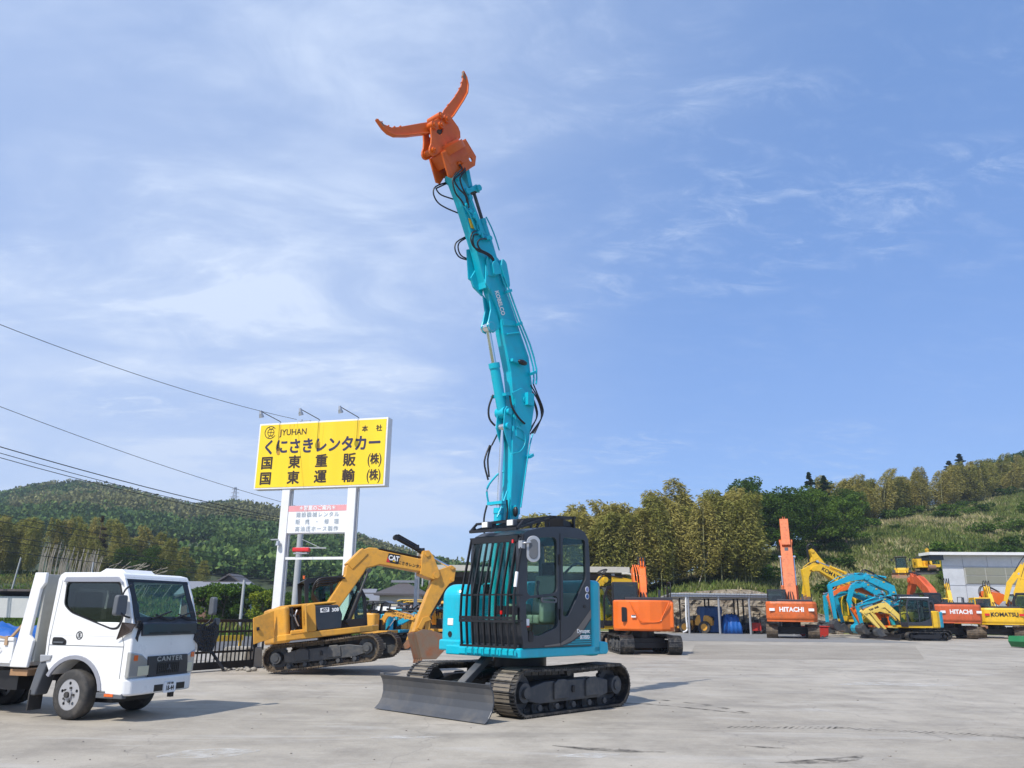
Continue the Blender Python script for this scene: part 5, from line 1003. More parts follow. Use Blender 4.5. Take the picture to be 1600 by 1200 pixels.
# on the slope
sz = float(hR(np.array([44.2]), np.array([86.]))[0])
def pad(x, y, r_, z, name):
    b = MB(); b.cyl((x, y, z - 3), (x, y, z), r_ * 1.25, r_, n=22); b.build(name, bpy.data.materials['slope_grass'], kind='structure')
pad(44.0, 86.5, 2.3, sz, 'terrace'); pad(41.3, 86.3, 2.0, float(hR(np.array([41.3]), np.array([86.]))[0]) + .1, 'terrace')
midi('yellow excavator parked up on the grass slope beside the grey building, facing the yard', W(44.0, 86.5, 246, .95, sz), 18, 'yellow_k', boom=[(.4, 1.3), (.9, 2.2), (1.1, 2.7)], bth=[.3, .34, .3], arm=[(1.0, 2.8), (1.6, 1.9), (1.8, 1.0)], ath=[.28, .28, .18], bk=((1.8, 1.0), 0, .8, .7), mt='trackmud', cabcol='yellow_k', cabtop=2.5)
ld = empty('wheel_loader', 'small yellow wheel loader on the grass slope facing the yard, blade lowered', 'wheel loader', W(41.3, 86.3, 244, .92, float(hR(np.array([41.3]), np.array([86.]))[0]) + .1))
b = MB(); b.box((-.6, 0, .95), (2.0, 1.5, .6)); b.box((.75, 0, .85), (.7, .9, .5)); b.build('body', M_['yellow_k'], ld, .06)
b = MB()
for x in (-.5, .45):
    for y in (-.55, .55): b.bar((x, y, 1.2), (x * .95, y * .92, 2.4), .08)
b.box((-.02, 0, 2.45), (1.2, 1.3, .1)); cbl = b.build('cab', M_['black'], ld, .02)
b = MB(); b.box((.46, 0, 1.8), (.01, 1.0, 1.1)); b.build('windscreen', M_['glass'], cbl); b = MB(); b.box((-.5, 0, 1.8), (.01, 1.0, 1.1)); b.build('rear_window', M_['glass_dark'], cbl)
for x in (-.95, .75):
    for y in (-.82, .82):
        b = MB(); b.cyl((x, y - .15, .5), (x, y + .15, .5), .5, n=22); wh = b.build('wheel', M_['rubber'], ld, .03); b = MB(); b.cyl((x, y - .16, .5), (x, y + .16, .5), .26, n=16); b.build('rim', M_['yellow_k'], wh)
b = MB(); b.prism([(1.9, 0), (1.75, .1), (1.7, .4), (1.85, .62), (1.8, .62), (1.62, .4), (1.68, .08)], -1.1, 1.1); b.build('blade', M_['bucket'], ld)
for y in (-.35, .35): b = MB(); b.bar((.6, y, 1.0), (1.7, y, .35), .12, .2); b.build('lift_arm', M_['yellow_k'], ld)
for y in (-.75, .75): b = MB(); b.box((.55, y * 1.25, 2.1), (.05, .18, .3)); b.bar((.5, y, 2.1), (.55, y * 1.2, 2.1), .03); b.build('mirror', M_['black'], ld)
# loader under the open shed
ld = empty('wheel_loader', 'yellow wheel loader under the open shed seen from behind', 'wheel loader', W(14.1, 62.1, 145, .72))
b = MB(); b.prism(roundpoly([(-1.7, .75), (-1.75, 1.45), (-1.3, 1.75), (-.2, 1.8), (.1, 1.3), (.1, .75)], .15), -.7, .7); b.build('body', M_['yellow'], ld, .05)
b = MB(); b.box((-1.45, 0, 1.45), (.64, .9, .35)); b.build('engine_grille', M_['black'], ld, .02)
b = MB(); b.box((.9, 0, .95), (.9, .8, .6)); b.build('front_frame', M_['yellow'], ld, .05); b = MB(); b.box((.3, 0, 1.5), (.4, .5, .5)); b.build('seat', M_['seat'], ld, .05)
for x in (-1.0, 1.1):
    for y in (-.85, .85):
        b = MB(); b.cyl((x, y - .2, .6), (x, y + .2, .6), .6, n=24); wh = b.build('wheel', M_['rubber'], ld, .04); b = MB(); b.cyl((x, y - .21, .6), (x, y + .21, .6), .34, n=18); b.build('rim', M_['yellow'], wh)
b = MB(); b.bar((1.0, .3, 1.2), (2.2, .3, .5), .15, .22); b.bar((1.0, -.3, 1.2), (2.2, -.3, .5), .15, .22); b.build('lift_arm', M_['yellow'], ld)
b = MB(); b.prism([(2.2, .6), (2.15, .1), (2.9, .05), (2.9, .1), (2.3, .2), (2.3, .6)], -1.1, 1.1); b.build('bucket', M_['bucket'], ld)
# forklifts at the end of the open shed
for i, (x, y, h, c, lb) in enumerate([(18.3, 61.6, 70, 'red', 'rusty red forklift with its mast up, at the right end of the open shed'), (17.2, 62.2, 200, 'darkgrey', 'dark dusty forklift in the shade under the open shed, beside the blue tarpaulins')]):
    f = empty('forklift', lb, 'forklift', W(x, y, h, .62)); b = MB(); b.box((-.2, 0, .65), (1.7, 1.05, .6)); b.box((-.8, 0, 1.05), (.5, 1.0, .45)); b.build('body', M_[c], f, .05)
    b = MB()
    for yy in (-.35, .35): b.box((.85, yy, 1.2), (.12, .1, 2.3))
    for z in (.4, 1.2, 2.2): b.box((.85, 0, z), (.08, .8, .08))
    b.build('mast', M_['black'], f)
    for yy in (-.3, .3): b = MB(); b.box((1.4, yy, .12), (1.0, .12, .05)); b.build('fork', M_['black'], f)
    b = MB(); b.box((-.2, 0, 1.12), (.5, .5, .35)); b.box((-.45, 0, 1.4), (.12, .5, .4)); b.build('seat', M_['seat'], f, .04)
    for xx in (-.75, .6):
        for yy in (-.5, .5): b = MB(); b.cyl((xx, yy - .1, .28), (xx, yy + .1, .28), .28, n=18); b.build('wheel', M_['rubber'], f)
# left minis behind the CAT arm
midi('small teal excavator with a dark canopy behind the muddy tracked yellow one', W(-4.9, 33.6, -35, .70), 20, 'teal_old', boom=[(.6, 1.2), (1.2, 1.5), (2.0, 1.9)], bth=[.22, .26, .2], arm=[(2.0, 2.0), (2.2, 1.4), (1.9, .7)], ath=[.2, .2, .14], bk=((1.9, .7), 0, .6, .45), cab=False, canopy='cabgrey', mt='trackst', blade=(1.9, .36, 1.75))
midi('small yellow excavator with a dark canopy, rusty bucket left of the big worn one', W(-5.2, 31.4, -8, .72), 0, 'yellow', boom=[(.5, 1.1), (.9, 1.75), (1.5, 1.75), (2.3, 1.55)], bth=[.22, .26, .24, .18], arm=[(2.5, 1.75), (2.35, 1.3), (2.05, .45)], ath=[.2, .22, .14], bk=((2.05, .5), 10, .62, .45), cab=False, canopy='cabgrey', mt='trackst', blade=(1.9, .36, 1.75), btxt=(2, 'くにさきレンタカー', .13, 'ink_black'), cyls=[((.9, 2.0), (2.3, 1.75), .05, .5, 'black'), ((.8, .8), (1.3, 1.5), .05, .5, 'black')])
midi('small yellow excavator with a yellow canopy farther back behind the worn bucket', W(-4.0, 37.5, -12, .74), 0, 'yellow', boom=[(.5, 1.1), (.9, 1.7), (1.5, 1.7), (2.2, 1.5)], bth=[.22, .26, .24, .18], arm=[(2.4, 1.7), (2.3, 1.2), (2.05, .5)], ath=[.2, .22, .14], bk=((2.05, .5), 10, .6, .45), cab=False, canopy='yellow_k', mt='trackst', blade=(1.9, .36, 1.75), cyls=[((.9, 2.0), (2.2, 1.7), .05, .5, 'black')])
midi('small teal excavator with pale boom lettering between worn bucket and big teal one', W(-4.5, 39.5, -10, .78), 0, 'teal_old', boom=[(.5, 1.2), (.9, 1.85), (1.6, 1.85), (2.9, 1.7)], bth=[.24, .3, .32, .24], arm=[(3.0, 1.9), (2.8, 1.2), (2.5, .5)], ath=[.2, .22, .14], bk=((2.5, .5), 10, .6, .45), cab=False, canopy='yellow_k', mt='trackst', blade=(1.9, .36, 1.75), btxt=(2, 'KUBOTA', .22, 'ink_white'))
midi('small worn yellow excavator right beside the big teal one, seen behind the worn bucket', W(-2.9, 34.6, -100, .74), 0, 'yellow', boom=[(.5, 1.1), (.9, 1.6), (1.3, 1.9)], bth=[.24, .28, .2], arm=[(1.4, 2.0), (1.8, 1.4), (1.9, .7)], ath=[.2, .22, .14], bk=((1.9, .6), 10, .62, .5), cab=False, canopy='yellow', mt='trackmud', blade=(1.9, .36, 1.75))
# yellow machine with dark cab behind the orange one, and teal one under the big shed
midi('yellow excavator with a dark cab half hidden behind the bright orange one', W(4.6, 35.2, 200, .95), 0, 'yellow_k', boom=[(.4, 1.3), (1.0, 2.6), (.6, 2.9)], bth=[.3, .34, .3], arm=[(.2, 2.9), (-.9, 2.75), (-1.2, 2.6)], ath=[.26, .26, .18], mt='trackst', cabtop=2.6)
midi('teal excavator in the shade under the big shed behind the cab', W(3.2, 38.5, 120, .85), 0, 'teal_old', boom=[(.4, 1.3), (.9, 2.0), (1.5, 2.3)], bth=[.3, .34, .3], arm=[(1.4, 2.4), (2.0, 1.9), (2.2, 1.1)], ath=[.26, .26, .18], mt='trackst', cabtop=2.5)

# ---------------- tilted yellow excavator at the left (muddy tracks, open doors) ----------------
MC = TR(-4.1, 20.1, .16) @ RZ(-6) @ RY(-7)
Y1 = empty('excavator', 'warm yellow excavator with muddy tracks and open engine doors in front of the sign', 'excavator', MC)
undercarriage(Y1, 2.74, 1.72, .42, .62, M_['trackmud'], M_['darkgrey'], None, True, 36, (2.1, .42, -1.78) if False else None, None)
U = RZ(30); YM = M_['yellow']
b = MB(U); b.prism([(-1.50, -.75), (-1.30, -1.03), (.36, -1.05), (.70, -.9), (.95, -.5), (.95, .95), (-1.2, 1.0), (-1.52, .6)], .66, .80, 'z'); b.build('deck', YM, Y1, .02)
b = MB(U); tl = [(-1.10, -1.03), (-1.30, -1.0), (-1.50, -.72), (-1.58, -.3), (-1.58, .3), (-1.50, .72), (-1.3, .98), (-1.1, 1.0)]
b.prism([(-1.30, -1.0), (-1.50, -.72), (-1.58, -.3), (-1.58, .3), (-1.50, .72), (-1.3, .98), (-1.18, .98), (-1.18, -.95)], .62, 1.40, 'z'); b.build('counterweight', YM, Y1, .05, 3)
b = MB(U); b.box((-.75, 0.1, 1.40), (1.3, 1.9, .06)); b.box((-.95, .3, 1.05), (.9, 1.3, .6)); b.box((-1.0, -1.02, .82), (.4, .05, .10)); b.build('engine_house', YM, Y1, .03)
b = MB(U); b.box((-1.15, -.6, 1.06), (.05, .5, .6)); b.box((-1.14, -1.02, 1.08), (.03, .03, .6)); b.cyl((-1.1, -.82, .85), (-1.1, -.82, 1.2), .11); b.box((-1.05, -.7, 1.0), (.2, .3, .4)); b.tube([(-1.2, -.9, 1.25), (-1.1, -.97, 1.1), (-1.05, -.93, .9), (-1.18, -.9, .85)], .03); b.tube([(-1.02, -.95, 1.3), (-1.08, -.99, 1.15), (-1.0, -.96, .95)], .02, mi=1); b.box((-1.12, -.90, 1.18), (.08, .12, .05), mi=1); b.build('engine', [M_['black'], M_['steel']], Y1, .01)
b = MB(U); b.box((-.92, -1.25, 1.09), (.03, .45, .60)); b.box((-.915, -1.3, 1.1), (.04, .18, .35)); b.build('engine_door', YM, Y1, .012)
b = MB(U); b.prism([(y, z) for y, z in [(-.98, .72), (-.98, 1.32), (-1.0, 1.36)]] + [(.1, 1.36), (.1, .72)], -1.56, -1.53, 'x') if False else b.plate([(-1.52, -.85, .76), (-1.98, -.95, .66), (-1.98, -.95, 1.22), (-1.52, -.85, 1.34)], .03); rdr = b.build('rear_door', YM, Y1, .01)
b = MB(U); b.box((-1.88, -.965, .98), (.06, .03, .07)); b.build('handle', M_['black'], rdr)
b = MB(U); b.prism(roundpoly([(-.86, .80), (-.86, 1.38), (-.70, 1.42), (-.62, 1.36), (-.62, .80)], .04), -1.04, -.90); b.build('side_panel', YM, Y1, .02)
b = MB(U); b.prism([(-.60, .80), (-.72, 1.36), (-.10, 1.33), (-.02, 1.1), (-.06, .80)], -1.035, -.45); bp = b.build('black_cover', M_['cabgrey'], Y1, .03, 3)
q = MB(U); q.box((-.42, -1.04, 1.24), (.20, .006, .10)); q.build('number_plate', M_['ink_white'], bp); text('427', .10, M_['ink_black'], bp, U @ basis((-.42, -1.045, 1.24), (1, 0, 0), (0, -1, 0)), bold=.003); text('308', .11, M_['ink_white'], bp, U @ basis((-.18, -1.038, 1.22), (1, 0, 0), (0, -1, 0)), bold=.003)
# cab on the far side
fr = MB(U); cx0, cx1, z0, z1_, ya, yb = -.66, .82, .80, 2.06, .02, .95
sp_ = [(cx0, z0), (cx0, z1_ - .05), (cx0 + .08, z1_), (cx1 - .25, z1_), (cx1, z1_ - .55), (cx1, z0)]; wn = roundpoly([(cx0 + .07, 1.32), (cx0 + .10, z1_ - .12), (-.05, z1_ - .12), (-.05, 1.2), (-.5, 1.2)], .06); wn2 = roundpoly([(.02, 1.0), (.02, z1_ - .12), (cx1 - .3, z1_ - .12), (cx1 - .08, z1_ - .58), (cx1 - .08, 1.0)], .06)
for yy in (ya, yb): fr.prism(sp_, yy, yy + .05, holes=[wn, wn2])
fr.prism([(cx0, z1_ - .05), (cx0 + .08, z1_), (cx1 - .25, z1_), (cx1 - .27, z1_ - .06), (cx0 + .08, z1_ - .06)], ya + .05, yb); fr.box((cx0 + .02, .48, 1.1), (.04, .88, .55)); fr.box((cx1 - .03, .48, .95), (.05, .88, .3)); cb = fr.build('cab', M_['black'], Y1, .012)
for wv in (wn, wn2):
    for yy in (ya + .02, yb + .02): q = MB(U); q.prism(wv, yy, yy + .006); q.build('window', M_['glass'], cb)
q = MB(U); q.prism([(cx1 - .02, 1.1), (cx1 - .02, z1_ - .55), (cx1 - .27, z1_ - .04), (cx1 - .276, z1_ - .04), (cx1 - .026, z1_ - .55), (cx1 - .026, 1.1)], ya + .06, yb - .01); q.build('windscreen', M_['glass'], cb)
q = MB(U); q.box((0, .5, 1.15), (.45, .4, .14)); q.box((-.22, .5, 1.5), (.12, .4, .6)); q.build('seat', M_['seat'], cb, .03)
q = MB(U); q.cyl((-.63, .2, 2.06), (-.63, .2, 2.14), .03); q.build('marker_lamp', M_['amber'], cb)
bmp = [(-.22, 1.36), (.30, 2.06), (.34, 2.26), (.44, 2.38), (.80, 2.64), (.92, 2.68), (1.14, 2.65), (1.18, 2.60), (2.32, 2.28), (2.30, 1.96), (1.18, 2.24), (1.0, 2.20), (.84, 2.18), (.76, 2.06), (.10, 1.28), (-.1, 1.2)]
b = MB(U); b.prism(bmp, -.15, .15); b.box((.62, 0, 2.42), (.55, .34, .22), Matrix.Rotation(R(-40), 3, 'Y')); b.cyl((-.02, -.2, 1.32), (-.02, .2, 1.32), .10); bo = b.build('boom', YM, Y1, .02, 2)
b = MB(U); b.prism([(2.20, 1.92), (2.26, 2.28), (2.32, 2.50), (2.48, 2.50), (2.58, 2.36), (2.72, 1.92), (2.70, 1.80), (2.54, 1.76), (2.3, 1.86)], -.19, .19); b.cyl((2.62, -.22, 1.86), (2.62, .22, 1.86), .08); b.cyl((2.42, -.22, 2.40), (2.42, .22, 2.40), .06); b.build('boom_tip', YM, bo, .012)
b = MB(U); b.prism([(2.68, 1.98), (3.08, 2.09), (3.20, 2.0), (3.12, 1.68), (2.98, 1.62), (2.84, 1.48), (2.40, .90), (2.14, .52), (1.94, .54), (2.10, .90), (2.52, 1.72), (2.58, 1.80)], -.12, .12)
for x, z in ((3.08, 2.02), (3.06, 1.72), (2.05, .60), (2.66, 1.88)): b.cyl((x, -.15, z), (x, .15, z), .05, n=12)
b.build('arm', YM, Y1, .015)
cylinder(Y1, (3.04, 1.66), (2.40, .82), .055, .62, -.0, M_['black'], U, pipes=False, rod=M_['darkgrey'])
cylinder(Y1, (1.68, 2.90), (3.08, 2.04), .06, .48, 0, M_['black'], U, pipes=False, name='arm_cylinder')
b = MB(U); b.tube([(1.72, .07, 2.96), (2.2, .07, 2.66)], .02); b.tube([(1.72, -.07, 2.96), (2.2, -.07, 2.66)], .02); b.box((2.2, 0, 2.62), (.12, .16, .10)); b.box((2.36, 0, 2.5), (.1, .1, .16)); b.build('cylinder_pipes', M_['hose'], Y1)
cylinder(Y1, (.30, .95), (.86, 2.10), .055, .55, -.22, M_['black'], U, pipes=False, name='boom_cylinder', rod=M_['darkgrey']); cylinder(Y1, (.30, .95), (.86, 2.10), .055, .55, .22, M_['black'], U, pipes=False, name='boom_cylinder', rod=M_['darkgrey'])
for k in range(4): b = MB(U); b.tube([(-.35 - .02 * k, -.1 + .05 * k, 1.45), (-.50, -.12 + .05 * k, 1.75 - .04 * k), (-.35, -.14 + .05 * k, 2.0 - .05 * k), (-.0, -.16 + .04 * k, 2.02 - .05 * k), (.28, -.17 + .03 * k, 1.98)], .022, 6); b.build('hose', M_['hose'], Y1)
for k in range(3): b = MB(U); b.tube([(1.2, -.08 + .07 * k, 2.64), (1.8, -.08 + .07 * k, 2.48), (2.3, -.08 + .07 * k, 2.34)], .018, 5); b.build('hose', M_['hose'], Y1)

b = MB(U); b.prism([(2.34, .88), (2.18, .86), (2.02, .62), (2.12, .56), (2.24, .74), (2.40, .78)], -.17, -.13); b.prism([(2.34, .88), (2.18, .86), (2.02, .62), (2.12, .56), (2.24, .74), (2.40, .78)], .13, .17); b.prism([(2.42, .90), (2.30, .88), (2.20, .46), (2.30, .44)], -.10, .10); b.build('linkage', YM, Y1, .008)
b = MB(U); osh = [(1.90, .52), (2.10, .58), (2.28, .54), (2.60, .42), (2.72, .28), (2.70, .10), (2.56, -.02), (2.38, -.16), (2.02, -.12)]
b.prism(osh, -.36, -.335); b.prism(osh, .335, .36); b.prism([(2.28, .54), (2.60, .42), (2.72, .28), (2.70, .10), (2.56, -.02), (2.38, -.16), (2.34, -.12), (2.53, .02), (2.66, .12), (2.68, .26), (2.58, .38), (2.28, .50)], -.335, .335); b.prism([(1.90, .52), (2.28, .54), (2.28, .50), (1.94, .48)], -.335, .335); b.prism([(2.02, -.12), (2.38, -.16), (2.36, -.12), (2.04, -.08)], -.335, .335)
b.prism([(1.90, .52), (1.95, .52), (2.06, -.1), (2.01, -.1)], -.335, .335)
for k in range(4): b.bar((2.03, -.27 + .18 * k, -.10), (2.0, -.27 + .18 * k, -.2), .07, .04)
b.build('bucket', M_['bucket'], Y1, .008)
q = MB(U); q.prism([(1.34, 2.29), (1.42, 2.50), (1.72, 2.43), (1.64, 2.21)], -.154, -.151); dc = q.build('decal', M_['ink_black'], bo)
q = MB(U); q.prism([(1.34, 2.29), (1.38, 2.40), (1.44, 2.27)], -.157, -.1545); q.build('decal_wedge', M_['lamp_red'], dc)
text('CAT', .17, M_['ink_white'], dc, U @ basis((1.54, -.157, 2.36), (1, 0, -.25), (0, -1, 0)), bold=.006, sx=.82)
q = MB(U); q.prism([(1.50, 2.285), (1.54, 2.33), (1.58, 2.265)], -.1585, -.158); q.build('decal_triangle', M_['yellow_k'], dc)
text('くにさきレンタカー', .095, M_['ink_black'], bo, U @ basis((1.96, -.153, 2.17), (1, 0, -.27), (0, -1, 0)), bold=.002)
# ---------------- white truck ----------------
TK = empty('truck', 'white light dump truck at the left edge, facing right, black rubber flaps under its mirrors', 'truck', TR(-5.55, 11.88, 0) @ RZ(-17))
WH = M_['white']; hw = .65
lowp = [(-.56, .74), (-.57, 1.10), (.80, 1.10), (.845, 1.04), (.86, .80), (.85, .52), (.82, .36), (.385, .36)] + arc(-.03, .31, .43, 10, 168, 10)[:] 
b = MB(); b.prism([(-.56, .74), (-.575, 1.02), (-.56, 1.24), (.82, 1.24), (.845, 1.05), (.85, .80), (.82, .52), (.82, .36), (.40, .36)] + arc(-.03, .31, .45, 12, 150, 10), -hw, hw)
b.build('cab_body', WH, TK, .06, 4)
wn = roundpoly([(-.37, 1.76), (.53, 1.76), (.63, 1.50), (.66, 1.28), (.60, 1.15), (.50, 1.14), (-.22, 1.35), (-.36, 1.45)], .06)
up_ = [(-.56, 1.20), (-.52, 1.80), (-.48, 1.86), (.50, 1.86), (.58, 1.83), (.70, 1.58), (.83, 1.20)]
b = MB()
wn = [(x, max(z, 1.0)) for x, z in wn]
lowwin = wn
for yy in (-hw - .002, hw - .038): b.prism([(-.56, 1.05), (-.52, 1.80), (-.48, 1.86), (.50, 1.86), (.58, 1.83), (.70, 1.58), (.83, 1.20), (.83, 1.05)], yy, yy + .04, holes=[lowwin])
b.prism([(-.52, 1.78), (-.50, 1.85), (-.44, 1.885), (.44, 1.885), (.56, 1.86), (.60, 1.80), (.56, 1.78), (.42, 1.82), (-.42, 1.82)], -hw + .0, hw - .0)
b.prism([(-.56, 1.2), (-.52, 1.2), (-.48, 1.8), (-.52, 1.8)], -hw, hw, holes=[]) if False else None
for (y0_, y1_) in ((-hw + .03, -.28), (.28, hw - .03)): b.prism([(-.56, 1.2), (-.52, 1.2), (-.48, 1.82), (-.52, 1.82)], y0_, y1_)
b.prism([(-.56, 1.2), (-.52, 1.2), (-.507, 1.4), (-.547, 1.4)], -.3, .3); b.prism([(-.53, 1.68), (-.49, 1.68), (-.48, 1.82), (-.52, 1.82)], -.3, .3)
gh = b.build('cab_frame', WH, TK, .015, 2)
q = MB(); q.prism(lowwin, -hw + .012, -hw + .018); q.build('window', M_['glass_dark'], gh)
q = MB(); q.prism(lowwin, hw - .02, hw - .014); q.build('window', M_['glass'], gh)
b = MB(); b.prism([(p[0], p[1]) for p in lowwin], -hw - .006, -hw + .002, holes=[[(.12 + (x - .12) * .955, 1.48 + (z - 1.48) * .93) for x, z in lowwin]]); b.build('window_seal', M_['black'], gh)
b = MB(); b.prism([(-.40, 1.755), (-.36, 1.82), (.50, 1.825), (.58, 1.76), (.60, 1.72), (.55, 1.755)], -hw - .035, -hw - .004); b.build('door_visor', paint('smoky_visor', (.30, .31, .36), .15, .2, coat=.5), gh, .006)
# windscreen with dark border
def WSP(y, t, o=0): # t 0 bottom..1 top
    return (.835 - .255 * t + o * .9, y, 1.235 + .585 * t + o * .4)
b = MB()
for (ya, yb, ta, tb) in ((-.62, .62, 0, .12), (-.62, .62, .90, 1), (-.62, -.52, .1, .92), (.52, .62, .1, .92)): b.plate([WSP(ya, ta), WSP(yb, ta), WSP(yb * .97, tb), WSP(ya * .97, tb)], .012)
b.build('windscreen_border', M_['black'], gh)
b = MB(); b.plate([WSP(-.54, .08), WSP(.54, .08), WSP(.53, .93), WSP(-.53, .93)], .005); b.build('windscreen', M_['glass'], gh)
b = MB(); b.prism([(.835, 1.245), (.865, 1.22), (.872, 1.07), (.84, 1.06)], -.50, .60); cw2 = b.build('cowl', M_['cabgrey'], TK, .008)
for y_ in (-.35, .12):
    q = MB(); q.tube([WSP(y_ + .40, .02, .03), WSP(y_ + .1, .16, .03), WSP(y_ - .02 + .4, .20, .03)][0:2], .01, 6, sub=1); q.tube([WSP(y_ - .0, .06, .035), WSP(y_ + .42, .22, .035)], .012, 5, sub=1); q.build('wiper', M_['black'], cw2)
b = MB(); b.box((.875, -.2, 1.10), (.006, .34, .02)); b.box((.875, .26, 1.10), (.006, .4, .02)); b.build('air_slot', M_['black'], cw2)
# grille, lamps, bumper
b = MB(); b.prism([(y, z) for y, z in [(-.29, .54), (.50, .54), (.46, .80), (-.33, .80)]], .845, .868, 'x'); gl_ = b.build('grille', M_['cabgrey'], TK, .006)
b = MB()
for k in range(5): b.box((.872, .08, .575 + k * .03), (.006, .44, .008))
for k in range(12): b.box((.872, -.13 + k * .038, .635), (.006, .008, .14))
b.build('grille_mesh', M_['black'], gl_)
b = MB()
for a in (90, 210, 330): 
    cy_, cz_ = .09 + .022 * math.cos(R(a)), .635 + .022 * math.sin(R(a)); dx, dz = math.cos(R(a)), math.sin(R(a))
    b.prism([(.09, .635), (cy_ - dz * .012, cz_ + dx * .012), (.09 + dx * .046, .635 + dz * .046), (cy_ + dz * .012, cz_ - dx * .012)], .874, .880, 'x')
b.build('emblem', M_['grey_pl'], gl_)
text('CANTER', .085, M_['steel'], gl_, basis((.871, .09, .755), (0, 1, 0), (1, 0, 0)), bold=.002, sx=1.35, spacing=1.25)
for sd_ in (-1, 1):
    ya, yb = (-.66, -.30) if sd_ < 0 else (.44, .62)
    b = MB(); b.prism([(y, z) for y, z in ([(ya, .55), (yb, .55), (yb - .03, .76), (yb - .14, .83), (ya, .87)] if sd_ < 0 else [(ya + .03, .55), (yb, .55), (yb + .02, .86), (ya, .78)])], .80, .862, 'x'); hl = b.build('headlight', paint('headlamp_glass', (.42, .43, .42), .08, .2, metal=.4, coat=1), TK, .015, 3)
    b = MB(); b.box((.866, (ya + yb) / 2 + .08 * (sd_ < 0), .625), (.008, abs(yb - ya) * .55, .12)); b.build('reflector', paint('yellowed_lamp', (.62, .60, .44), .15, .2, coat=.6), hl, .004)
    b = MB(); b.box((.866, ya + .10 if sd_ < 0 else yb - .05, .79), (.006, .07, .07)); b.build('turn_signal', M_['amber'], hl, .01)
b = MB(); b.prism(roundpoly([(-.66, .0), (.62, .0), (.62, .04), (-.66, .04)], .01), 0, .01) if False else b.prism([(.52, -.66), (.80, -.665), (.885, -.60), (.905, -.4), (.905, .40), (.885, .56), (.80, .62), (.52, .62)], .325, .535, 'z'); bp = b.build('bumper', WH, TK, .03, 3)
for ya, yb in ((-.20, -.03), (.24, .41)): b = MB(); b.box((.905, (ya + yb) / 2, .39), (.012, yb - ya, .085)); b.build('fog_recess', M_['black'], bp, .005)
b = MB(); b.box((.913, .10, .385), (.008, .23, .135)); pl = b.build('number_plate', M_['ink_white'], bp)
text('大分 400', .034, M_['ink_black'], pl, basis((.918, .10, .435), (0, 1, 0), (1, 0, 0)), bold=.001); text('18-44', .085, M_['ink_black'], pl, basis((.918, .10, .372), (0, 1, 0), (1, 0, 0)), bold=.002, sx=.85)
b = MB(); b.box((.86, .2, .29), (.06, .06, .08)); b.build('tow_hook', M_['black'], bp)
# side details
b = MB(); b.prism([(x, z) for x, z in arc(-.03, .31, .50, 8, 152, 14)] + [(x, z) for x, z in arc(-.03, .31, .445, 152, 8, 14)], -hw - .015, -hw + .02); b.build('wheel_arch', paint('faded_grey_trim', (.28, .29, .33), .6, .2), TK, .006)
b = MB(); b.box((.60, -hw + .03, .325), (.42, .08, .07)); sp = b.build('side_step', M_['grey_pl'], TK, .01); q = MB(); q.box((.60, -hw - .012, .33), (.14, .01, .035)); q.build('side_marker', M_['amber'], sp)
b = MB(); b.prism(roundpoly([(-.46, .93), (-.22, .93), (-.22, .99), (-.30, 1.03), (-.46, 1.03)], .03), -hw - .004, -hw - .001); dh = b.build('door_handle', M_['black'], TK); q = MB(); q.bar((-.42, -hw - .012, .965), (-.26, -hw - .012, .965), .02, .02); q.build('grip', M_['grey_pl'], dh)
b = MB(); b.prism([(x, z) for x, z in [(-.50, .76), (-.505, 1.0), (-.44, 1.78), (-.446, 1.78), (-.512, 1.0), (-.507, .76)]], -hw - .003, -hw - .0005); b.prism([(.66, 1.1), (.72, .96), (.72, .37), (.727, .37), (.727, .96), (.667, 1.1)], -hw - .003, -hw - .0005); b.box((.11, -hw - .002, .93), (1.22, .004, .006)); b.build('panel_gap', M_['grey_pl'], TK)
WT = lambda x, z: basis((x, -hw - .004, z), (1, 0, 0), (0, -1, 0))
b = MB(); b.prism(arc(-.02, 1.06, .055, 0, 340, 24), -hw - .004, -hw - .001, holes=[arc(-.02, 1.06, .044, 0, 340, 20)]); lg = b.build('emblem', M_['ink_black'], TK); text('王', .07, M_['ink_black'], lg, WT(-.02, 1.06), bold=.002)
b = MB(); b.prism([(-.25, 1.885), (-.12, 1.955), (.16, 1.945), (.24, 1.885)], -.25, .35); b.build('roof_deflector', WH, TK, .01)
# interior
b = MB(); b.box((.0, -.30, 1.20), (.45, .42, .12)); b.box((-.28, -.30, 1.42), (.12, .42, .42)); b.build('seat', M_['cream'], TK, .04); b = MB(); b.box((.0, .30, 1.20), (.45, .42, .12)); b.box((-.28, .30, 1.42), (.12, .42, .42)); b.build('seat', M_['cream'], TK, .04)
b = MB(); b.box((.62, 0, 1.24), (.32, 1.15, .12)); b.build('dashboard', M_['grey_pl'], TK, .03)
b = MB(); pts = [(.42 + .09 * math.sin(R(a)) * .6, -.30 + .17 * math.cos(R(a)), 1.36 + .17 * math.sin(R(a)) * .9) for a in range(0, 361, 24)]; b.tube(pts, .013, 6, sub=1); b.bar((.42, -.3, 1.36), (.6, -.3, 1.24), .03); b.build('steering_wheel', M_['cream'], TK)
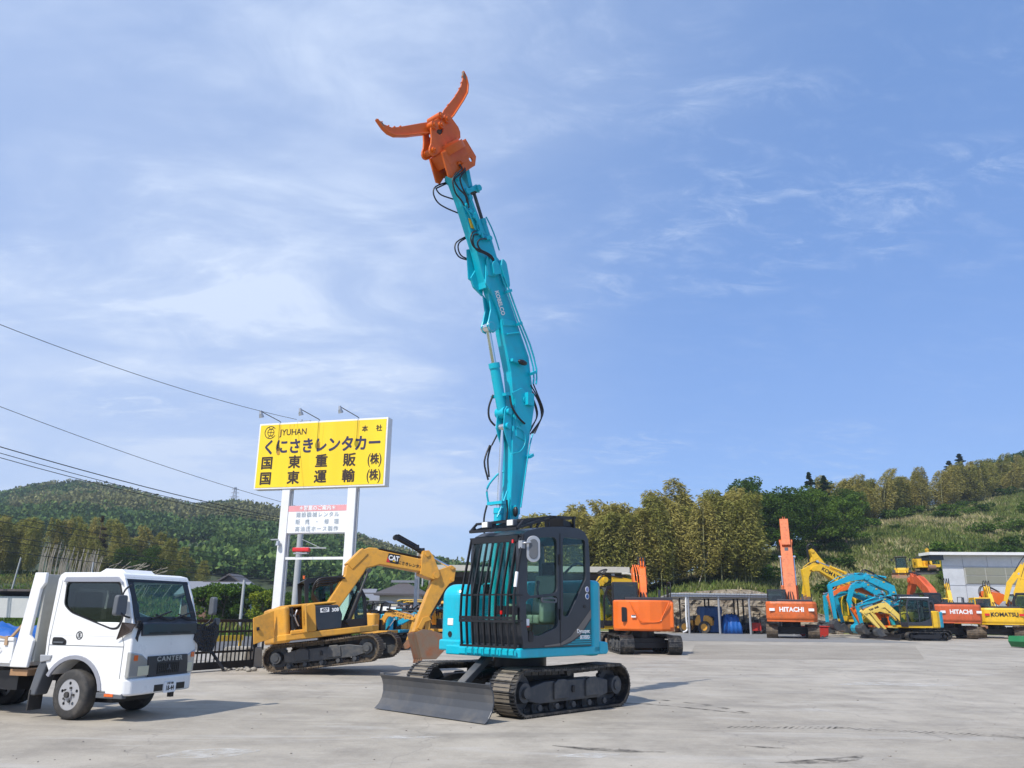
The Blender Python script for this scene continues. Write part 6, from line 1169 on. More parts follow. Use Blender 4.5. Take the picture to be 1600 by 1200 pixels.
# wheels
def truck_wheel(x, y, r_, w_, steer=0, sdn=-1, name='wheel'):
    M = TR(x, y, r_) @ RZ(steer); b = MB(M); n = 36; prof = [(-w_ / 2, r_ * .62), (-w_ / 2, r_ * .86), (-w_ * .42, r_ * .97), (-w_ * .28, r_), (w_ * .28, r_), (w_ * .42, r_ * .97), (w_ / 2, r_ * .86), (w_ / 2, r_ * .62)]
    b.loft([[(pr[1] * math.cos(2 * math.pi * k / n), pr[0], pr[1] * math.sin(2 * math.pi * k / n)) for k in range(n)] for pr in prof], cap=False); wh = b.build('wheel', M_['rubber'], TK)
    b = MB(M); yo = sdn * w_ * .42
    holes = [[(r_ * .44 * math.cos(R(a)) + r_ * .075 * math.cos(R(t)), r_ * .44 * math.sin(R(a)) + r_ * .075 * math.sin(R(t))) for t in range(0, 360, 40)] for a in range(20, 380, 72)]
    b.prism([(r_ * .64 * math.cos(2 * math.pi * k / n), r_ * .64 * math.sin(2 * math.pi * k / n)) for k in range(n)], yo - .008, yo + .008, holes=holes)
    b.cyl((0, yo, 0), (0, yo + sdn * .035, 0), r_ * .20, n=20); b.loft([[(rr * math.cos(2 * math.pi * k / n), yo + sdn * dd, rr * math.sin(2 * math.pi * k / n)) for k in range(n)] for rr, dd in ((r_ * .60, 0), (r_ * .66, .012), (r_ * .68, .012), (r_ * .66, -.02))], cap=False)
    b.build('rim', paint_rim, wh)
    b = MB(M)
    for a in range(0, 360, 72): b.cyl((r_ * .28 * math.cos(R(a)), yo, r_ * .28 * math.sin(R(a))), (r_ * .28 * math.cos(R(a)), yo + sdn * .03, r_ * .28 * math.sin(R(a))), .016, n=6)
    b.cyl((0, yo + sdn * .03, 0), (0, yo + sdn * .06, 0), r_ * .12, n=16); b.build('hub', M_['rubber'], wh)
paint_rim = paint('dull_silver_rim', (.42, .42, .43), .45, .35, metal=.3)
truck_wheel(-.04, -hw + .09, .315, .19, -6); truck_wheel(-.04, hw - .09, .315, .19, -6, 1)
for y_ in (-hw + .08, -hw + .28, hw - .28, hw - .08): truck_wheel(-2.22, y_, .30, .17, 0, -1 if y_ < 0 else 1)
b = MB()
for y_ in (-.33, .33): b.box((-1.9, y_, .52), (4.4, .07, .14))
for x in (-.6, -1.4, -2.2, -3.4): b.box((x, 0, .52), (.08, .66, .1))
b.cyl((-2.22, -.5, .30), (-2.22, .5, .30), .07); b.box((-.1, 0, .45), (1.0, .7, .5)); b.cyl((-.04, -.5, .30), (-.04, .5, .30), .05); b.box((-1.3, -.42, .45), (.5, .25, .25)); b.build('chassis', M_['black'], TK)
b = MB(); b.prism([(-.58, .80), (-.50, .80), (-.50, .66), (-.62, .28), (-.74, .28), (-.66, .62)], -hw + .0, -hw + .22); mg_ = b.build('mudguard', M_['grey_pl'], TK, .02); q = MB(); q.box((-.70, -hw + .1, .22), (.02, .22, .26)); q.build('mud_flap', M_['rubber'], mg_)
b = MB(); b.prism([(-.44, .73), (-.42, .80), (-.62, .80), (-.60, .70)], -hw - .02, -hw + .05); b.build('latch_cover', M_['steel'], TK, .01)
# bed
BG = paint('beige_grey_board', (.42, .42, .38), .6, .4)
b = MB(); b.box((-.76, 0, 1.28), (.05, 1.28, 1.16)); hb = b.build('headboard', BG, TK, .008)
for sd_ in (-1, 1):
    b = MB(); b.prism([(-.90, 1.88), (-.70, 1.88), (-.70, 1.74), (-.76, 1.66), (-.82, 1.05), (-.74, .98), (-.78, .63), (-1.08, .63), (-1.02, .98)], *sorted((sd_ * (hw + .0), sd_ * (hw + .05)))); b.build('headboard_wing', WH, hb, .012)
    b = MB(); b.box((-2.55, sd_ * (hw + .02), .84), (2.95, .04, .34)); b.box((-2.55, sd_ * (hw + .045), .99), (2.95, .02, .05)); b.box((-2.55, sd_ * (hw + .045), .70), (2.95, .02, .05))
    for x in (-1.35, -2.2, -3.1, -3.9): b.prism([(x - .03, .67), (x + .05, .67), (x + .0, .98), (x - .04, .98)], *sorted((sd_ * (hw + .04), sd_ * (hw + .07))))
    bs_ = b.build('side_board', WH, TK, .008)
    if sd_ < 0:
        text('ーカタンレ', .135, M_['ink_black'], bs_, basis((-1.56, -hw - .068, .86), (1, 0, 0), (0, -1, 0)), bold=.003, sx=.9)
b = MB(); b.box((-2.5, 0, .66), (3.0, 1.3, .06)); b.box((-4.02, 0, .84), (.04, 1.36, .36)); b.build('bed', WH, TK, .01)
b = MB(); b.prism([(-1.10, .60), (-.80, .60), (-.80, .52), (-1.10, .52)], -hw, -hw + .3); b.build('frame_bracket', paint('rusty_frame', (.35, .20, .10), .8, .8), TK)
b = MB(); b.bar((-.86, -hw - .03, 1.30), (-1.18, -hw - .03, .98), .03); b.bar((-1.18, -hw - .05, 1.0), (-1.34, -hw - .05, 1.02), .025); b.box((-1.20, -hw - .04, .97), (.05, .04, .12)); b.build('tie_rod', paint('rusty_hook', (.45, .30, .18), .7, .9), TK)
# mirrors and flaps
m0 = MB(); m0.tube([(.76, -hw - .01, 1.30), (.76, -hw - .10, 1.32), (.72, -hw - .13, 1.36)], .013, 6); m0.build('mirror_stay', M_['black'], TK); ma = MB(); ma.tube([(.72, -hw, 1.72), (.72, -hw - .10, 1.66), (.70, -hw - .12, 1.58)], .012, 6); ma = ma.build('mirror_arm', M_['black'], TK)
b = MB(TR(.70, -hw - .13, 1.455) @ RZ(-10)); b.prism(roundpoly([(-.085, -.13), (.085, -.13), (.08, .13), (-.075, .13)], .04), -.05, .03, 'x'); b.build('mirror', M_['grey_pl'], ma, .015, 3)
ma = MB(); ma.tube([(.74, hw, 1.15), (.86, hw + .2, 1.22), (.88, hw + .25, 1.34)], .013, 6); ma = ma.build('mirror_arm', M_['black'], TK)
b = MB(TR(.88, hw + .24, 1.46) @ RZ(60)); b.prism(roundpoly([(-.08, -.13), (.08, -.13), (.07, .13), (-.07, .13)], .05), -.03, .04, 'x'); b.build('mirror', M_['grey_pl'], ma, .015, 3)
b = MB(); b.cyl((.88, hw + .34, 1.24), (.93, hw + .34, 1.24), .05, n=14); b.build('round_mirror', M_['grey_pl'], ma)
def flap_mat():
    t = NT('quilted_rubber'); v = t.n('ShaderNodeTexVoronoi'); v.inputs['Scale'].default_value = 26; t.l(t.tc.outputs['Object'], v.inputs['Vector']); t.col((.022, .022, .025)); t.set(Roughness=.55); t.bump(v.outputs['Distance'], 1, .03); return t.mat
FM = flap_mat()
fl = [(-.18, -.06), (-.14, .16), (.05, .12), (.19, .20), (.26, .18), (.30, .02), (.24, -.13), (.19, -.26), (-.05, -.22), (-.10, -.12)]
b = MB(TR(.88, hw + .10, 1.05) @ RZ(-8)); b.prism(fl, -.012, .012, 'x')
for i in range(7):
    for j_ in range(6):
        yy, zz_ = -.02 + i * .04 + (j_ % 2) * .02, -.20 + j_ * .06
        if (yy < .21) : b.box((.014, yy, zz_), (.012, .024, .034), Matrix.Rotation(R(25), 3, 'X'))
b.build('rubber_flap', FM, TK)
b = MB(TR(.86, -hw + .0, 1.16) @ RZ(14)); b.prism([(.02, .02), (.06, .10), (.22, .11), (.24, .04), (.18, -.02), (.10, -.17), (.05, -.12), (.10, .0)], -.012, .012, 'x')
for k in range(5): b.bar((.014, .09 + k * .028, -.08 + .03 * k), (.014, .09 + k * .028, .09), .01, .012)
b.build('rubber_flap', FM, TK)
b = MB(); b.plate([(.62, -hw - .03, 1.02), (.86, -hw - .05, 1.13), (.88, -hw - .02, 1.22), (.74, -hw - .10, 1.24)], .012); b.build('side_flap', paint('brown_rubber', (.05, .035, .03), .5, .2), TK)
# tarpaulin load
def cloth(name, x0, x1, y0, y1, z, hgt, seed, mat, M, n=22):
    V = []; F = []
    for i in range(n + 1):
        for j in range(n + 1):
            u, v = i / n, j / n; e = min(u, 1 - u, v, 1 - v); h_ = hgt * (1 - math.exp(-e * 14)); x = x0 + (x1 - x0) * u; y = y0 + (y1 - y0) * v
            h_ *= 1 + .16 * float(nz(np.array(x * 5), np.array(y * 5), 1.6, seed)) + .05 * float(nz(np.array(x * 9), np.array(y * 14), 2.6, seed + 3)); V.append((x + .02 * math.sin(v * 30 + seed), y + .02 * math.sin(u * 26), z + h_))
    for i in range(n):
        for j in range(n): F.append((i * (n + 1) + j, (i + 1) * (n + 1) + j, (i + 1) * (n + 1) + j + 1, i * (n + 1) + j + 1))
    b = MB(M); b.add(V, F, 0, True); o = b.build(name, mat); md = o.modifiers.new('s', 'SOLIDIFY'); md.thickness = .01; return o
tb = paint('blue_tarpaulin', (.012, .11, .42), .42, .1, bump=.15, scale=3)
tp = cloth('tarpaulin', -3.9, -1.12, -.58, .58, .70, .44, 2, tb, TR(-5.55, 11.88, 0) @ RZ(-17)); tag(tp, 'blue tarpaulin covering the load on the white truck bed', 'tarpaulin')
# ---------------- sign ----------------
MS = TR(-7.68, 32.0, 0) @ RZ(-15.65)
SG = empty('billboard', 'tall double-post sign with a yellow board of dark Japanese lettering', 'sign', MS)
def sign_yellow():
    t = NT('sign_yellow'); n = t.noise(.5, 3, .5, sc=(1, 1, .25)); c = t.mix(t.rng(n, .4, .65), (.90, .66, .02), (.88, .56, .012)); c = t.mix(t.rng(t.noise(2.2, 4, .6, sc=(3, 1, .15)), .62, .8, 0, .35), c, (.80, .70, .28)); t.col(c); t.set(Roughness=.45); return t.mat
b = MB(); b.prism([(-2.99, 6.09), (2.85, 6.09), (2.85, 8.85), (-2.99, 8.85)], 0, .42); bd = b.build('board', M_['white_post'], SG, .01)
b = MB(); b.prism([(-2.92, 6.16), (2.78, 6.16), (2.78, 8.78), (-2.92, 8.78)], -.012, -.002); b.build('face_panel', sign_yellow(), bd)
TX = lambda x, z: basis((x, -.018, z), (1, 0, 0), (0, -1, 0))
for x in (-1.46, 0, 1.42): b = MB(); b.box((x, -.0125, 7.47), (.012, .003, 2.6)); b.build('panel_seam', paint('seam_ochre', (.70, .47, .02), .5, 0), bd)
ru = paint('rust_run', (.50, .26, .04), .8, .5)
for x, z0, z1 in ((-1.98, 8.76, 7.6), (-.18, 8.76, 7.8), (1.58, 8.76, 7.9), (-1.55, 8.76, 8.5), (-1.36, 8.76, 8.55)): b = MB(); b.prism([(x - .012, z0), (x + .012, z0), (x + .006, z1), (x - .002, z1)], -.0142, -.0132); b.build('rust_stain', ru, bd)
for x, z in ((-1.98, 7.66), (-.16, 7.86)): b = MB(); b.prism(roundpoly([(x - .06, z - .16), (x + .06, z - .16), (x + .05, z + .12), (x - .05, z + .12)], .04), -.0262, -.0252); b.build('rust_stain', ru, bd)
brn = paint('brown_black_lettering', (.035, .018, .014), .5, .1, bump=0); nav = paint('navy_lettering', (.025, .022, .075), .5, .1, bump=0)
def row(s, xs, z, sz, m_, bold, sx=1):
    for ch, x in zip(s, xs): text(ch, sz, m_, bd, TX(x, z), bold=bold * .8, sx=sx)
text('くにさきレンタカー', .66, nav, bd, TX(-.06, 7.79), bold=.022, sx=.90)
row('国東重販', [-2.47, -1.20, .02, 1.26], 7.14, .56, brn, .020, 1.02); row('国東運輸', [-2.47, -1.20, .02, 1.26], 6.50, .56, brn, .020, 1.02)
for z in (7.14, 6.50): text('株', .46, brn, bd, TX(2.36, z), bold=.014, sx=.85); text('(', .60, brn, bd, TX(2.11, z + .02), bold=.002, sx=.8); text(')', .60, brn, bd, TX(2.61, z + .02), bold=.002, sx=.8)
text('本', .27, brn, bd, TX(1.86, 8.40), bold=.008); text('社', .27, brn, bd, TX(2.48, 8.40), bold=.008)
text('JYUHAN', .36, brn, bd, TX(-1.36, 8.42), bold=.004, sx=.92)
b = MB(); b.prism(arc(-2.44, 8.46, .27, 35, 330, 28) + arc(-2.44, 8.46, .24, 330, 35, 28), -.020, -.013); b.prism(arc(-2.42, 8.46, .16, 0, 350, 26), -.020, -.013, holes=[arc(-2.42, 8.46, .135, 0, 350, 26)])
b.box((-2.42, -.017, 8.46), (.022, .006, .30)); b.box((-2.42, -.017, 8.46), (.26, .006, .022)); b.box((-2.42, -.017, 8.60), (.18, .006, .022)); b.box((-2.42, -.017, 8.32), (.18, .006, .022))
b.prism(arc(-2.42, 8.72, .12, 200, 340, 10) + arc(-2.42, 8.72, .10, 340, 200, 10), -.020, -.013); b.prism(arc(-2.42, 8.20, .12, 20, 160, 10) + arc(-2.42, 8.20, .10, 160, 20, 10), -.020, -.013); b.build('emblem', brn, bd)
for xa, xb in ((-1.68, -1.33), (1.25, 1.61)):
    b = MB(); b.box(((xa + xb) / 2, .21, 3.04), (xb - xa, .34, 6.10)); b.build('post', M_['white_post'], SG, .012)
    b = MB(); b.cyl(((xb + .06), .18, 0), ((xb + .06), .18, 6.0), .035, n=10); b.build('conduit', M_['steel'], SG)
b = MB(); b.box((-.04, .10, 4.86), (2.60, .05, 1.08)); np_ = b.build('notice_panel', M_['ink_white'], SG); b = MB(); b.box((-.04, .072, 5.28), (2.60, .006, .23)); rb_ = b.build('notice_header', paint('faded_red_header', (.75, .33, .35), .6, .2), np_)
TN = lambda x, z: basis((x, .066, z), (1, 0, 0), (0, -1, 0)); fb = paint('faded_blue_grey_lettering', (.44, .50, .55), .6, .2, bump=0)
text('＊営業のご案内＊', .20, M_['ink_white'], rb_, TN(-.04, 5.28), bold=.006, spacing=1.05); text('建設機械レンタル', .21, fb, np_, TN(-.02, 5.02), bold=.004, spacing=1.3); text('販 売 ・ 修 理', .21, fb, np_, TN(-.02, 4.74), bold=.004, spacing=1.75); text('高油圧ホース製作', .21, fb, np_, TN(-.02, 4.46), bold=.004, spacing=1.3)
b = MB(); b.box((-.04, .15, 3.33), (2.60, .09, .10)); b.box((-.04, .15, 4.30), (2.60, .06, .05)); b.build('cross_bar', M_['white_post'], SG)
b = MB(); b.box((-.62, .10, 3.66), (.74, .2, .17)); bc = b.build('beacon', M_['lamp_red'], SG, .05, 3); b = MB(); b.box((-.62, .10, 3.52), (.60, .18, .05)); b.bar((-.62, .1, 3.5), (-.62, .15, 3.36), .05); b.build('beacon_base', M_['steel'], bc)
for x in (-2.0, -.2, 1.56):
    b = MB(); b.tube([(x, .02, 8.86), (x - .05, -.02, 8.92), (x - .42, -.9, 9.16)], .018, 6, sub=1); lm = b.build('lamp_arm', M_['grey_pl'], SG); b = MB(); b.cyl((x - .42, -.9, 9.18), (x - .40, -.88, 9.02), .05, .07, n=14); b.cyl((x - .40, -.88, 9.02), (x - .38, -.84, 8.90), .085, .10, n=14); b.build('floodlight', M_['steel'], lm)
b = MB(); b.box((-.9, .2, 8.90), (.3, .12, .08)); b.box((-1.25, .2, 8.89), (.12, .12, .06)); b.cyl((-1.15, .2, 8.85), (-1.15, .2, 9.0), .03); b.build('cable_clamp', M_['steel'], SG)
b = MB(); b.box((-1.5, .2, .15), (.8, .8, .35)); b.box((1.43, .2, .15), (.8, .8, .35)); b.build('footing', paint('footing_concrete', (.38, .36, .33), .9, .5), SG)
b = MB(); b.box((-1.80, .02, 4.06), (.30, .12, .05)); b.cyl((-1.58, -.08, 4.0), (-1.58, -.08, 3.82), .07, .10, n=12); b.build('camera_bracket', M_['steel'], SG)
# ---------------- gate, kerb blocks ----------------
GT = empty('gate', 'black steel sliding gate of upright bars beside the truck', 'gate', TR(-7.9, 18.2, 0) @ RZ(math.degrees(math.atan2(1.55, .85)))); Lg = 3.1
bk_ = M_['black']; b = MB(); b.box((1.7, 0, 1.13), (Lg - .1, .07, .07)); b.box((1.7, 0, .88), (Lg - .1, .05, .05)); b.box((1.7, 0, .42), (Lg - .1, .05, .05)); b.box((1.7, 0, .12), (Lg - .1, .09, .16)); b.build('rails', bk_, GT)
for k in range(24): b = MB(); b.box((.22 + k * .126, 0, .62), (.025, .025, 1.0)); b.build('bar', bk_, GT)
for x in (.15, 3.22): b = MB(); b.box((x, 0, .60), (.10, .10, 1.2)); b.build('post', bk_, GT)
b = MB(); b.bar((1.9, 0, .42), (1.98, -.35, .04), .05); b.bar((3.22, 0, .72), (3.50, 0, .72), .04); b.bar((3.50, 0, .72), (3.50, 0, .42), .04); b.build('brace', bk_, GT)
cb_ = paint('old_concrete_block', (.33, .31, .27), .9, .8, (.12, .10, .08), bump=.4)
for i, (x, y, h, s, lb) in enumerate([(-6.45, 21.15, 30, (.5, .42, .5), 'weathered concrete block at the end of the black gate'), (-6.9, 22.9, 0, (1.9, .5, .42), 'long low concrete block wall stub left of the muddy tracks'), (-6.0, 22.3, 40, (.42, .35, .3), 'small broken concrete lump beside the muddy tracks')]):
    b = MB(TR(x, y, s[2] / 2) @ RZ(h)); b.prism([(-s[0] / 2, -s[2] / 2), (s[0] / 2, -s[2] / 2), (s[0] * .42, s[2] / 2), (-s[0] * .38, s[2] / 2)], -s[1] / 2, s[1] / 2); tag(b.build('concrete_block', cb_, None, .03), lb, 'concrete block')
rs = np.random.RandomState(77); b = MB()
for k in range(60): x, y = -6.4 + rs.normal() * .5, 21.6 + rs.normal() * .9; s = rs.uniform(.03, .09); b.ball((x, y, s * .5), (s, s * .8, s * .6), 6)
tag(b.build('rubble', cb_), 'small rubble scattered along the yard edge by the gate', 'rubble', kind='stuff')
# ---------------- poles, wires, pylon ----------------
PG = paint('concrete_pole', (.42, .43, .44), .8, .2)
def pole(x, y, h, r_, lb, z=0, arms=(), lean=(0, 0)):
    p = empty('utility_pole', lb, 'utility pole', TR(x, y, z)); b = MB(); b.cyl((0, 0, 0), (lean[0], lean[1], h), r_ * 1.2, r_, n=12); b.build('shaft', PG, p)
    for (za, x0, x1) in arms: b = MB(); b.box(((x0 + x1) / 2, -.1, za), (x1 - x0, .07, .07)); c = b.build('crossarm', PG, p); q = MB(); q.bar((0, -.1, za + .55), (x1 * .8, -.1, za), .035) ; q.build('brace', PG, c)
    return p
pole(-12.40, 48, 7.3, .17, 'tall grey pole with a crossarm seen between the sign posts', 0, [(4.85, -.2, 1.6)])
pole(-6.70, 60, 5.4, .13, 'grey pole in front of the dark hipped roof', 0, [(4.9, -.8, .8), (4.5, -.6, .6)])
pole(-17.70, 55, 3.2, .09, 'short pale pole left of the sign beside the yellow-green bushes')
pole(-42.40, 70, 5.3, .06, 'thin pale pole leaning right at the far left behind the truck', 0, (), (.6, 0))
pole(-31.5, 62, 4.6, .06, 'thin pole rising behind the truck cab roof')
pole(-16.3, 88, 5.2, .09, 'distant pole left of the hipped roof house', 0, [(4.8, -.5, .5)])
pole(-9.5, 90, 6.0, .09, 'distant pole beyond the hipped roof house', 0, [(5.5, -.6, .6)])
def wire(a, c, sag, lb, r_=.012, n=16):
    A, B = Vector(a), Vector(c); pts = []
    for i in range(n + 1): t = i / n; p = A.lerp(B, t); p.z -= sag * 4 * t * (1 - t); pts.append(tuple(p))
    b = MB(); b.tube(pts, r_, 5, sub=1); tag(b.build('cable', M_['hose']), lb, 'cable')
wire((-15.5, 17.5, 9.1), (-8.9, 32.3, 8.95), .35, 'upper cable running from the left edge to the top of the sign', .010)
wire((-24.5, 24.5, 10.6), (-12.4, 48, 7.2), .45, 'cable dropping from the left edge behind the bottom of the sign board', .013)
wire((-26, 25, 9.1), (-12.4, 52, 6.6), .5, 'thick cable sweeping low over the left hills, upper strand', .022); wire((-26, 25, 8.9), (-12.4, 52, 6.55), .62, 'thick cable sweeping low over the left hills, middle strand', .016); wire((-26, 25, 8.75), (-12.4, 52, 6.5), .70, 'thick cable sweeping low over the left hills, lower strand', .016)
for k, (z0, z1, tx) in enumerate([(8.2, 4.2, 'topmost'), (7.7, 3.9, 'second'), (6.6, 3.5, 'third'), (6.2, 3.3, 'fourth'), (5.4, 3.0, 'lowest')]): wire((-42, 50, z0 + .5), (-16.3, 88, z1 + .9), .5, '%s of the dark cables crossing in front of the left grove' % tx, .022)
wire((-12.4, 48, 5.0), (-6.7, 60, 4.9), .15, 'cable from the sign pole to the pole by the hipped roof, upper', .013); wire((-12.4, 48, 4.8), (-6.7, 60, 4.5), .2, 'cable from the sign pole to the pole by the hipped roof, lower', .013)
wire((-12.4, 48, 7.2), (-6.7, 60, 5.3), .3, 'cable running down from the top of the sign pole to the right', .013); wire((-6.7, 60, 5.0), (4, 75, 5.2), .5, 'cable leaving the house pole towards the yard sheds', .014)
py = empty('pylon', 'steel lattice pylon standing on the far left ridge', 'pylon', TR(-154.3, 448, float(hL(-154.3, 448)) + 1)); b = MB(); h = 13
for sx in (-1, 1):
    for sy in (-1, 1): b.bar((sx * 1.5, sy * 1.5, 0), (sx * .35, sy * .35, h), .22)
for k in range(6):
    z0, z1 = h * k / 6, h * (k + 1) / 6; w0, w1 = 1.5 - 1.15 * k / 6, 1.5 - 1.15 * (k + 1) / 6; b.bar((-w0, -w0, z0), (w1, -w1, z1), .14); b.bar((w0, -w0, z0), (-w1, -w1, z1), .14)
b.build('tower', M_['steel'], py)
for z, wd in ((7.5, 2.6), (9.7, 2.3), (11.8, 1.9)): b = MB(); b.bar((-wd, 0, z), (wd, 0, z), .25); b.bar((-wd, 0, z), (0, 0, z + .9), .14); b.bar((wd, 0, z), (0, 0, z + .9), .14); b.build('crossarm', M_['steel'], py)
# ---------------- houses on the left ----------------
def tile(name, c): return paint(name, c, .55, .3, (.05, .05, .05), bump=.2, scale=2)
tg, td, tbn = tile('grey_roof_tile', (.20, .21, .24)), tile('dark_roof_tile', (.085, .075, .075)), tile('brown_roof', (.11, .09, .085))
wc, wb, ww = paint('cream_wall', (.55, .50, .38), .8, .15), paint('brown_board_wall', (.22, .12, .09), .8, .3), paint('pale_wall', (.62, .62, .60), .8, .2)
def house(lb, x, y, z, w_, d_, h, rh, wall, roof, kind='gable', rot=0, over=.5, wins=3, wallb=None):
    o = empty('house', lb, 'house', TR(x, y, z) @ RZ(rot)); b = MB(); b.box((0, 0, h / 2), (w_, d_, h)); b.build('wall', wall, o)
    b = MB(); W2, D2 = w_ / 2 + over, d_ / 2 + over
    if kind == 'gable': b.prism([(-D2, h - .1), (0, h + rh), (D2, h - .1), (D2, h + .05), (0, h + rh + .18), (-D2, h + .05)], -W2, W2, 'x')
    elif kind == 'gablef': b.prism([(-W2, h - .1), (0, h + rh), (W2, h - .1), (W2, h + .05), (0, h + rh + .18), (-W2, h + .05)], -D2, D2, 'y'); b.prism([(-w_ / 2, h), (w_ / 2, h), (0, h + rh)], -d_ / 2 + .02, -d_ / 2 + .1, mi=0)
    elif kind == 'hip': rl = max(.3, W2 - D2); b.add([(-W2, -D2, h), (W2, -D2, h), (W2, D2, h), (-W2, D2, h), (-rl, 0, h + rh), (rl, 0, h + rh), (-W2, -D2, h - .15), (W2, -D2, h - .15), (W2, D2, h - .15), (-W2, D2, h - .15)], [(0, 1, 5, 4), (1, 2, 5), (2, 3, 4, 5), (3, 0, 4), (0, 6, 7, 1), (1, 7, 8, 2), (2, 8, 9, 3), (3, 9, 6, 0), (6, 9, 8, 7)])
    else: b.prism([(-D2, h + rh), (D2, h), (D2, h + .15), (-D2, h + rh + .15)], -W2, W2, 'x')
    rf = b.build('roof', roof, o)
    if kind in ('hip', 'gable'): q = MB(); q.bar((-W2 * .5, 0, h + rh + .12), (W2 * .5, 0, h + rh + .12), .25, .2); q.build('ridge', tg if roof is not tg else td, rf)
    for k in range(wins):
        wx = -w_ / 2 + w_ * (k + .5) / wins; q = MB(); q.box((wx, -d_ / 2 - .02, h * .62), (w_ / wins * .45, .04, h * .28)); f_ = q.build('window', M_['steel'], o); q = MB(); q.box((wx, -d_ / 2 - .045, h * .62), (w_ / wins * .40, .02, h * .24)); q.build('pane', M_['cabgrey'], f_)
    return o
house('house with a broad grey tiled gable roof behind the truck', -27.8, 79, 0, 5.2, 4.5, 2.5, 1.1, ww, tg, 'gable')
house('small grey gabled roof peeking above the broad grey roof', -28.0, 84, .4, 2.6, 3, 3.1, 1.0, ww, td, 'gablef', 0, .5, 0)
house('brown boarded shed with a brown roof beside the truck windscreen', -25.8, 70.5, 0, 2.8, 3.2, 2.2, .6, wb, tbn, 'gablef', 0, .45, 1)
house('low white walled shed with a dark roof at the far left', -35.9, 60.5, .55, 3.4, 3, 1.45, .35, ww, tbn, 'mono', 0, .3, 0)
house('cream house with a dark hipped roof seen under the yellow boom', -9.2, 72, .2, 3.6, 3.6, 2.5, .95, wc, td, 'hip', 0, .45, 3)
b = house('lower pink-brown annexe beside the hipped roof house', -7.9, 69.5, .1, 2.2, 2, 1.7, .3, paint('pinkish_wall', (.50, .33, .27), .8, .2), tg, 'mono', 0, .2, 0)
house('small shed with a pale sloping roof in front of the cream house', -8.9, 66.0, 0, 2.6, 1.8, 1.1, .35, wb, ww, 'gable', 0, .3, 0)
house('grey roofed shed left of the cream house', -12.4, 74, .2, 2.6, 2.6, 1.9, .5, ww, tg, 'gable', 0, .4, 1)
house('tiny white store by the field left of the small sheds', -10.8, 62, 0, 1.0, .9, .95, .1, ww, ww, 'mono', 0, .05, 0)
house('distant house with a blue-grey roof left of the sign post', -19.2, 105, .6, 4.0, 3.5, 2.2, .9, ww, tg, 'gable', 0, .4, 0)
# broadleaf and yellow-green bushes by the houses
vb = [tree_src('broadleaf_tree', 3.2, 1.5, 200 + k, (mt_mid, mt_lime)[k], 22, 200, .22, .08) for k in range(2)]
for i, (x, y, s, q, lb) in enumerate([(-24.0, 66, .92, 0, 'rounded green bushy tree right of the brown shed'), (-22.4, 65, .98, 0, 'green bushy tree in the middle of the row by the field'), (-21.0, 66, .98, 0, 'green bushy tree left of the short pale pole'), (-19.0, 64, .85, 1, 'bright yellow-green flowering bush left of the sign post'), (-17.8, 65, .8, 0, 'green bush just left of the white sign post'), (-20.0, 70, .9, 0, 'green bush behind the yellow-green flowering one'), (-13.5, 60, .8, 0, 'green bush between the two sign posts'), (-15.0, 62, .7, 0, 'low green bush right behind the left sign post'), (-12.5, 68, .75, 0, 'dark bush beside the grey roofed shed'), (-6.5, 76, 1.2, 0, 'green tree behind the hipped roof house'), (-30, 60, .6, 0, 'bush behind the truck bed')]):
    put(vb[q], used, x, y, -.1, s, i * 70, lb, 'tree', None)
# ---------------- sheds and the grey building ----------------
def corrug(name, c): 
    t = NT(name); s = t.n('ShaderNodeTexWave'); s.wave_type = 'BANDS'; s.bands_direction = 'X'; s.inputs['Scale'].default_value = 4.0; t.l(t.tc.outputs['Object'], s.inputs['Vector']); n = t.noise(1.2, 6, .6); t.col(t.mix(t.rng(n, .45, .7, 0, .35), c, tuple(k * .6 for k in c))); t.set(Roughness=.5, Metallic=.2); t.bump(s.outputs['Fac'], .5, .03); return t.mat
cr1 = corrug('corrugated_roof', (.46, .48, .50)); cr2 = corrug('corrugated_wall', (.70, .72, .74)); dkb = paint('shed_dark_wall', (.06, .055, .05), .8, .4)
s1 = empty('shed', 'large open-fronted shed with a beige roof edge behind the big teal excavator', 'shed', I4.copy())
b = MB(); b.prism([(36, 3.15), (49, 3.75), (49, 3.90), (36, 3.30)], -4.2, 5.2, 'x'); b.build('roof', cr1, s1)
b = MB(); b.box((.5, 35.97, 3.22), (9.5, .06, .24)); b.bar((5.25, 36, 3.15), (5.25, 49, 3.75), .06, .2); b.tube([(4.9, 35.9, 3.05), (5.35, 35.9, 2.98), (5.5, 35.9, 2.4), (5.5, 35.9, 1.9)], .05, 7); b.build('gutter', paint('beige_trim', (.50, .48, .42), .6, .3), s1)
b = MB(); b.box((.5, 49, 1.8), (9.4, .1, 3.6)); b.build('wall', dkb, s1)
for x in (-4.1, .5, 4.55):
    for y in (36.2, 42.5, 48.8): b = MB(); b.box((x, y, 1.6), (.14, .14, 3.2)); b.build('post', M_['steel'], s1)
for y in (36.3, 42.5): b = MB(); b.box((.5, y, 2.95), (9.2, .12, .22)); b.build('beam', dkb, s1)
s2 = empty('shed', 'low open shed with pale posts and corrugated roof in front of the rock bank', 'shed', I4.copy())
b = MB(); b.prism([(59.6, 2.72), (63.2, 2.52), (63.2, 2.60), (59.6, 2.80)], 11.6, 20.6, 'x')
for k in range(45): b.box((11.7 + k * .2, 59.58, 2.76), (.10, .08, .10))
b.build('roof', cr1, s2)
b = MB(); b.box((16.1, 59.7, 2.62), (8.9, .08, .14)); b.box((16.1, 62.9, 2.44), (8.9, .08, .12)); b.build('beam', M_['steel'], s2)
for x in (12.9, 15.1, 17.3, 20.4): b = MB(); b.cyl((x, 59.8, 0), (x, 59.8, 2.6), .085, n=10); b.build('post', M_['steel'], s2)
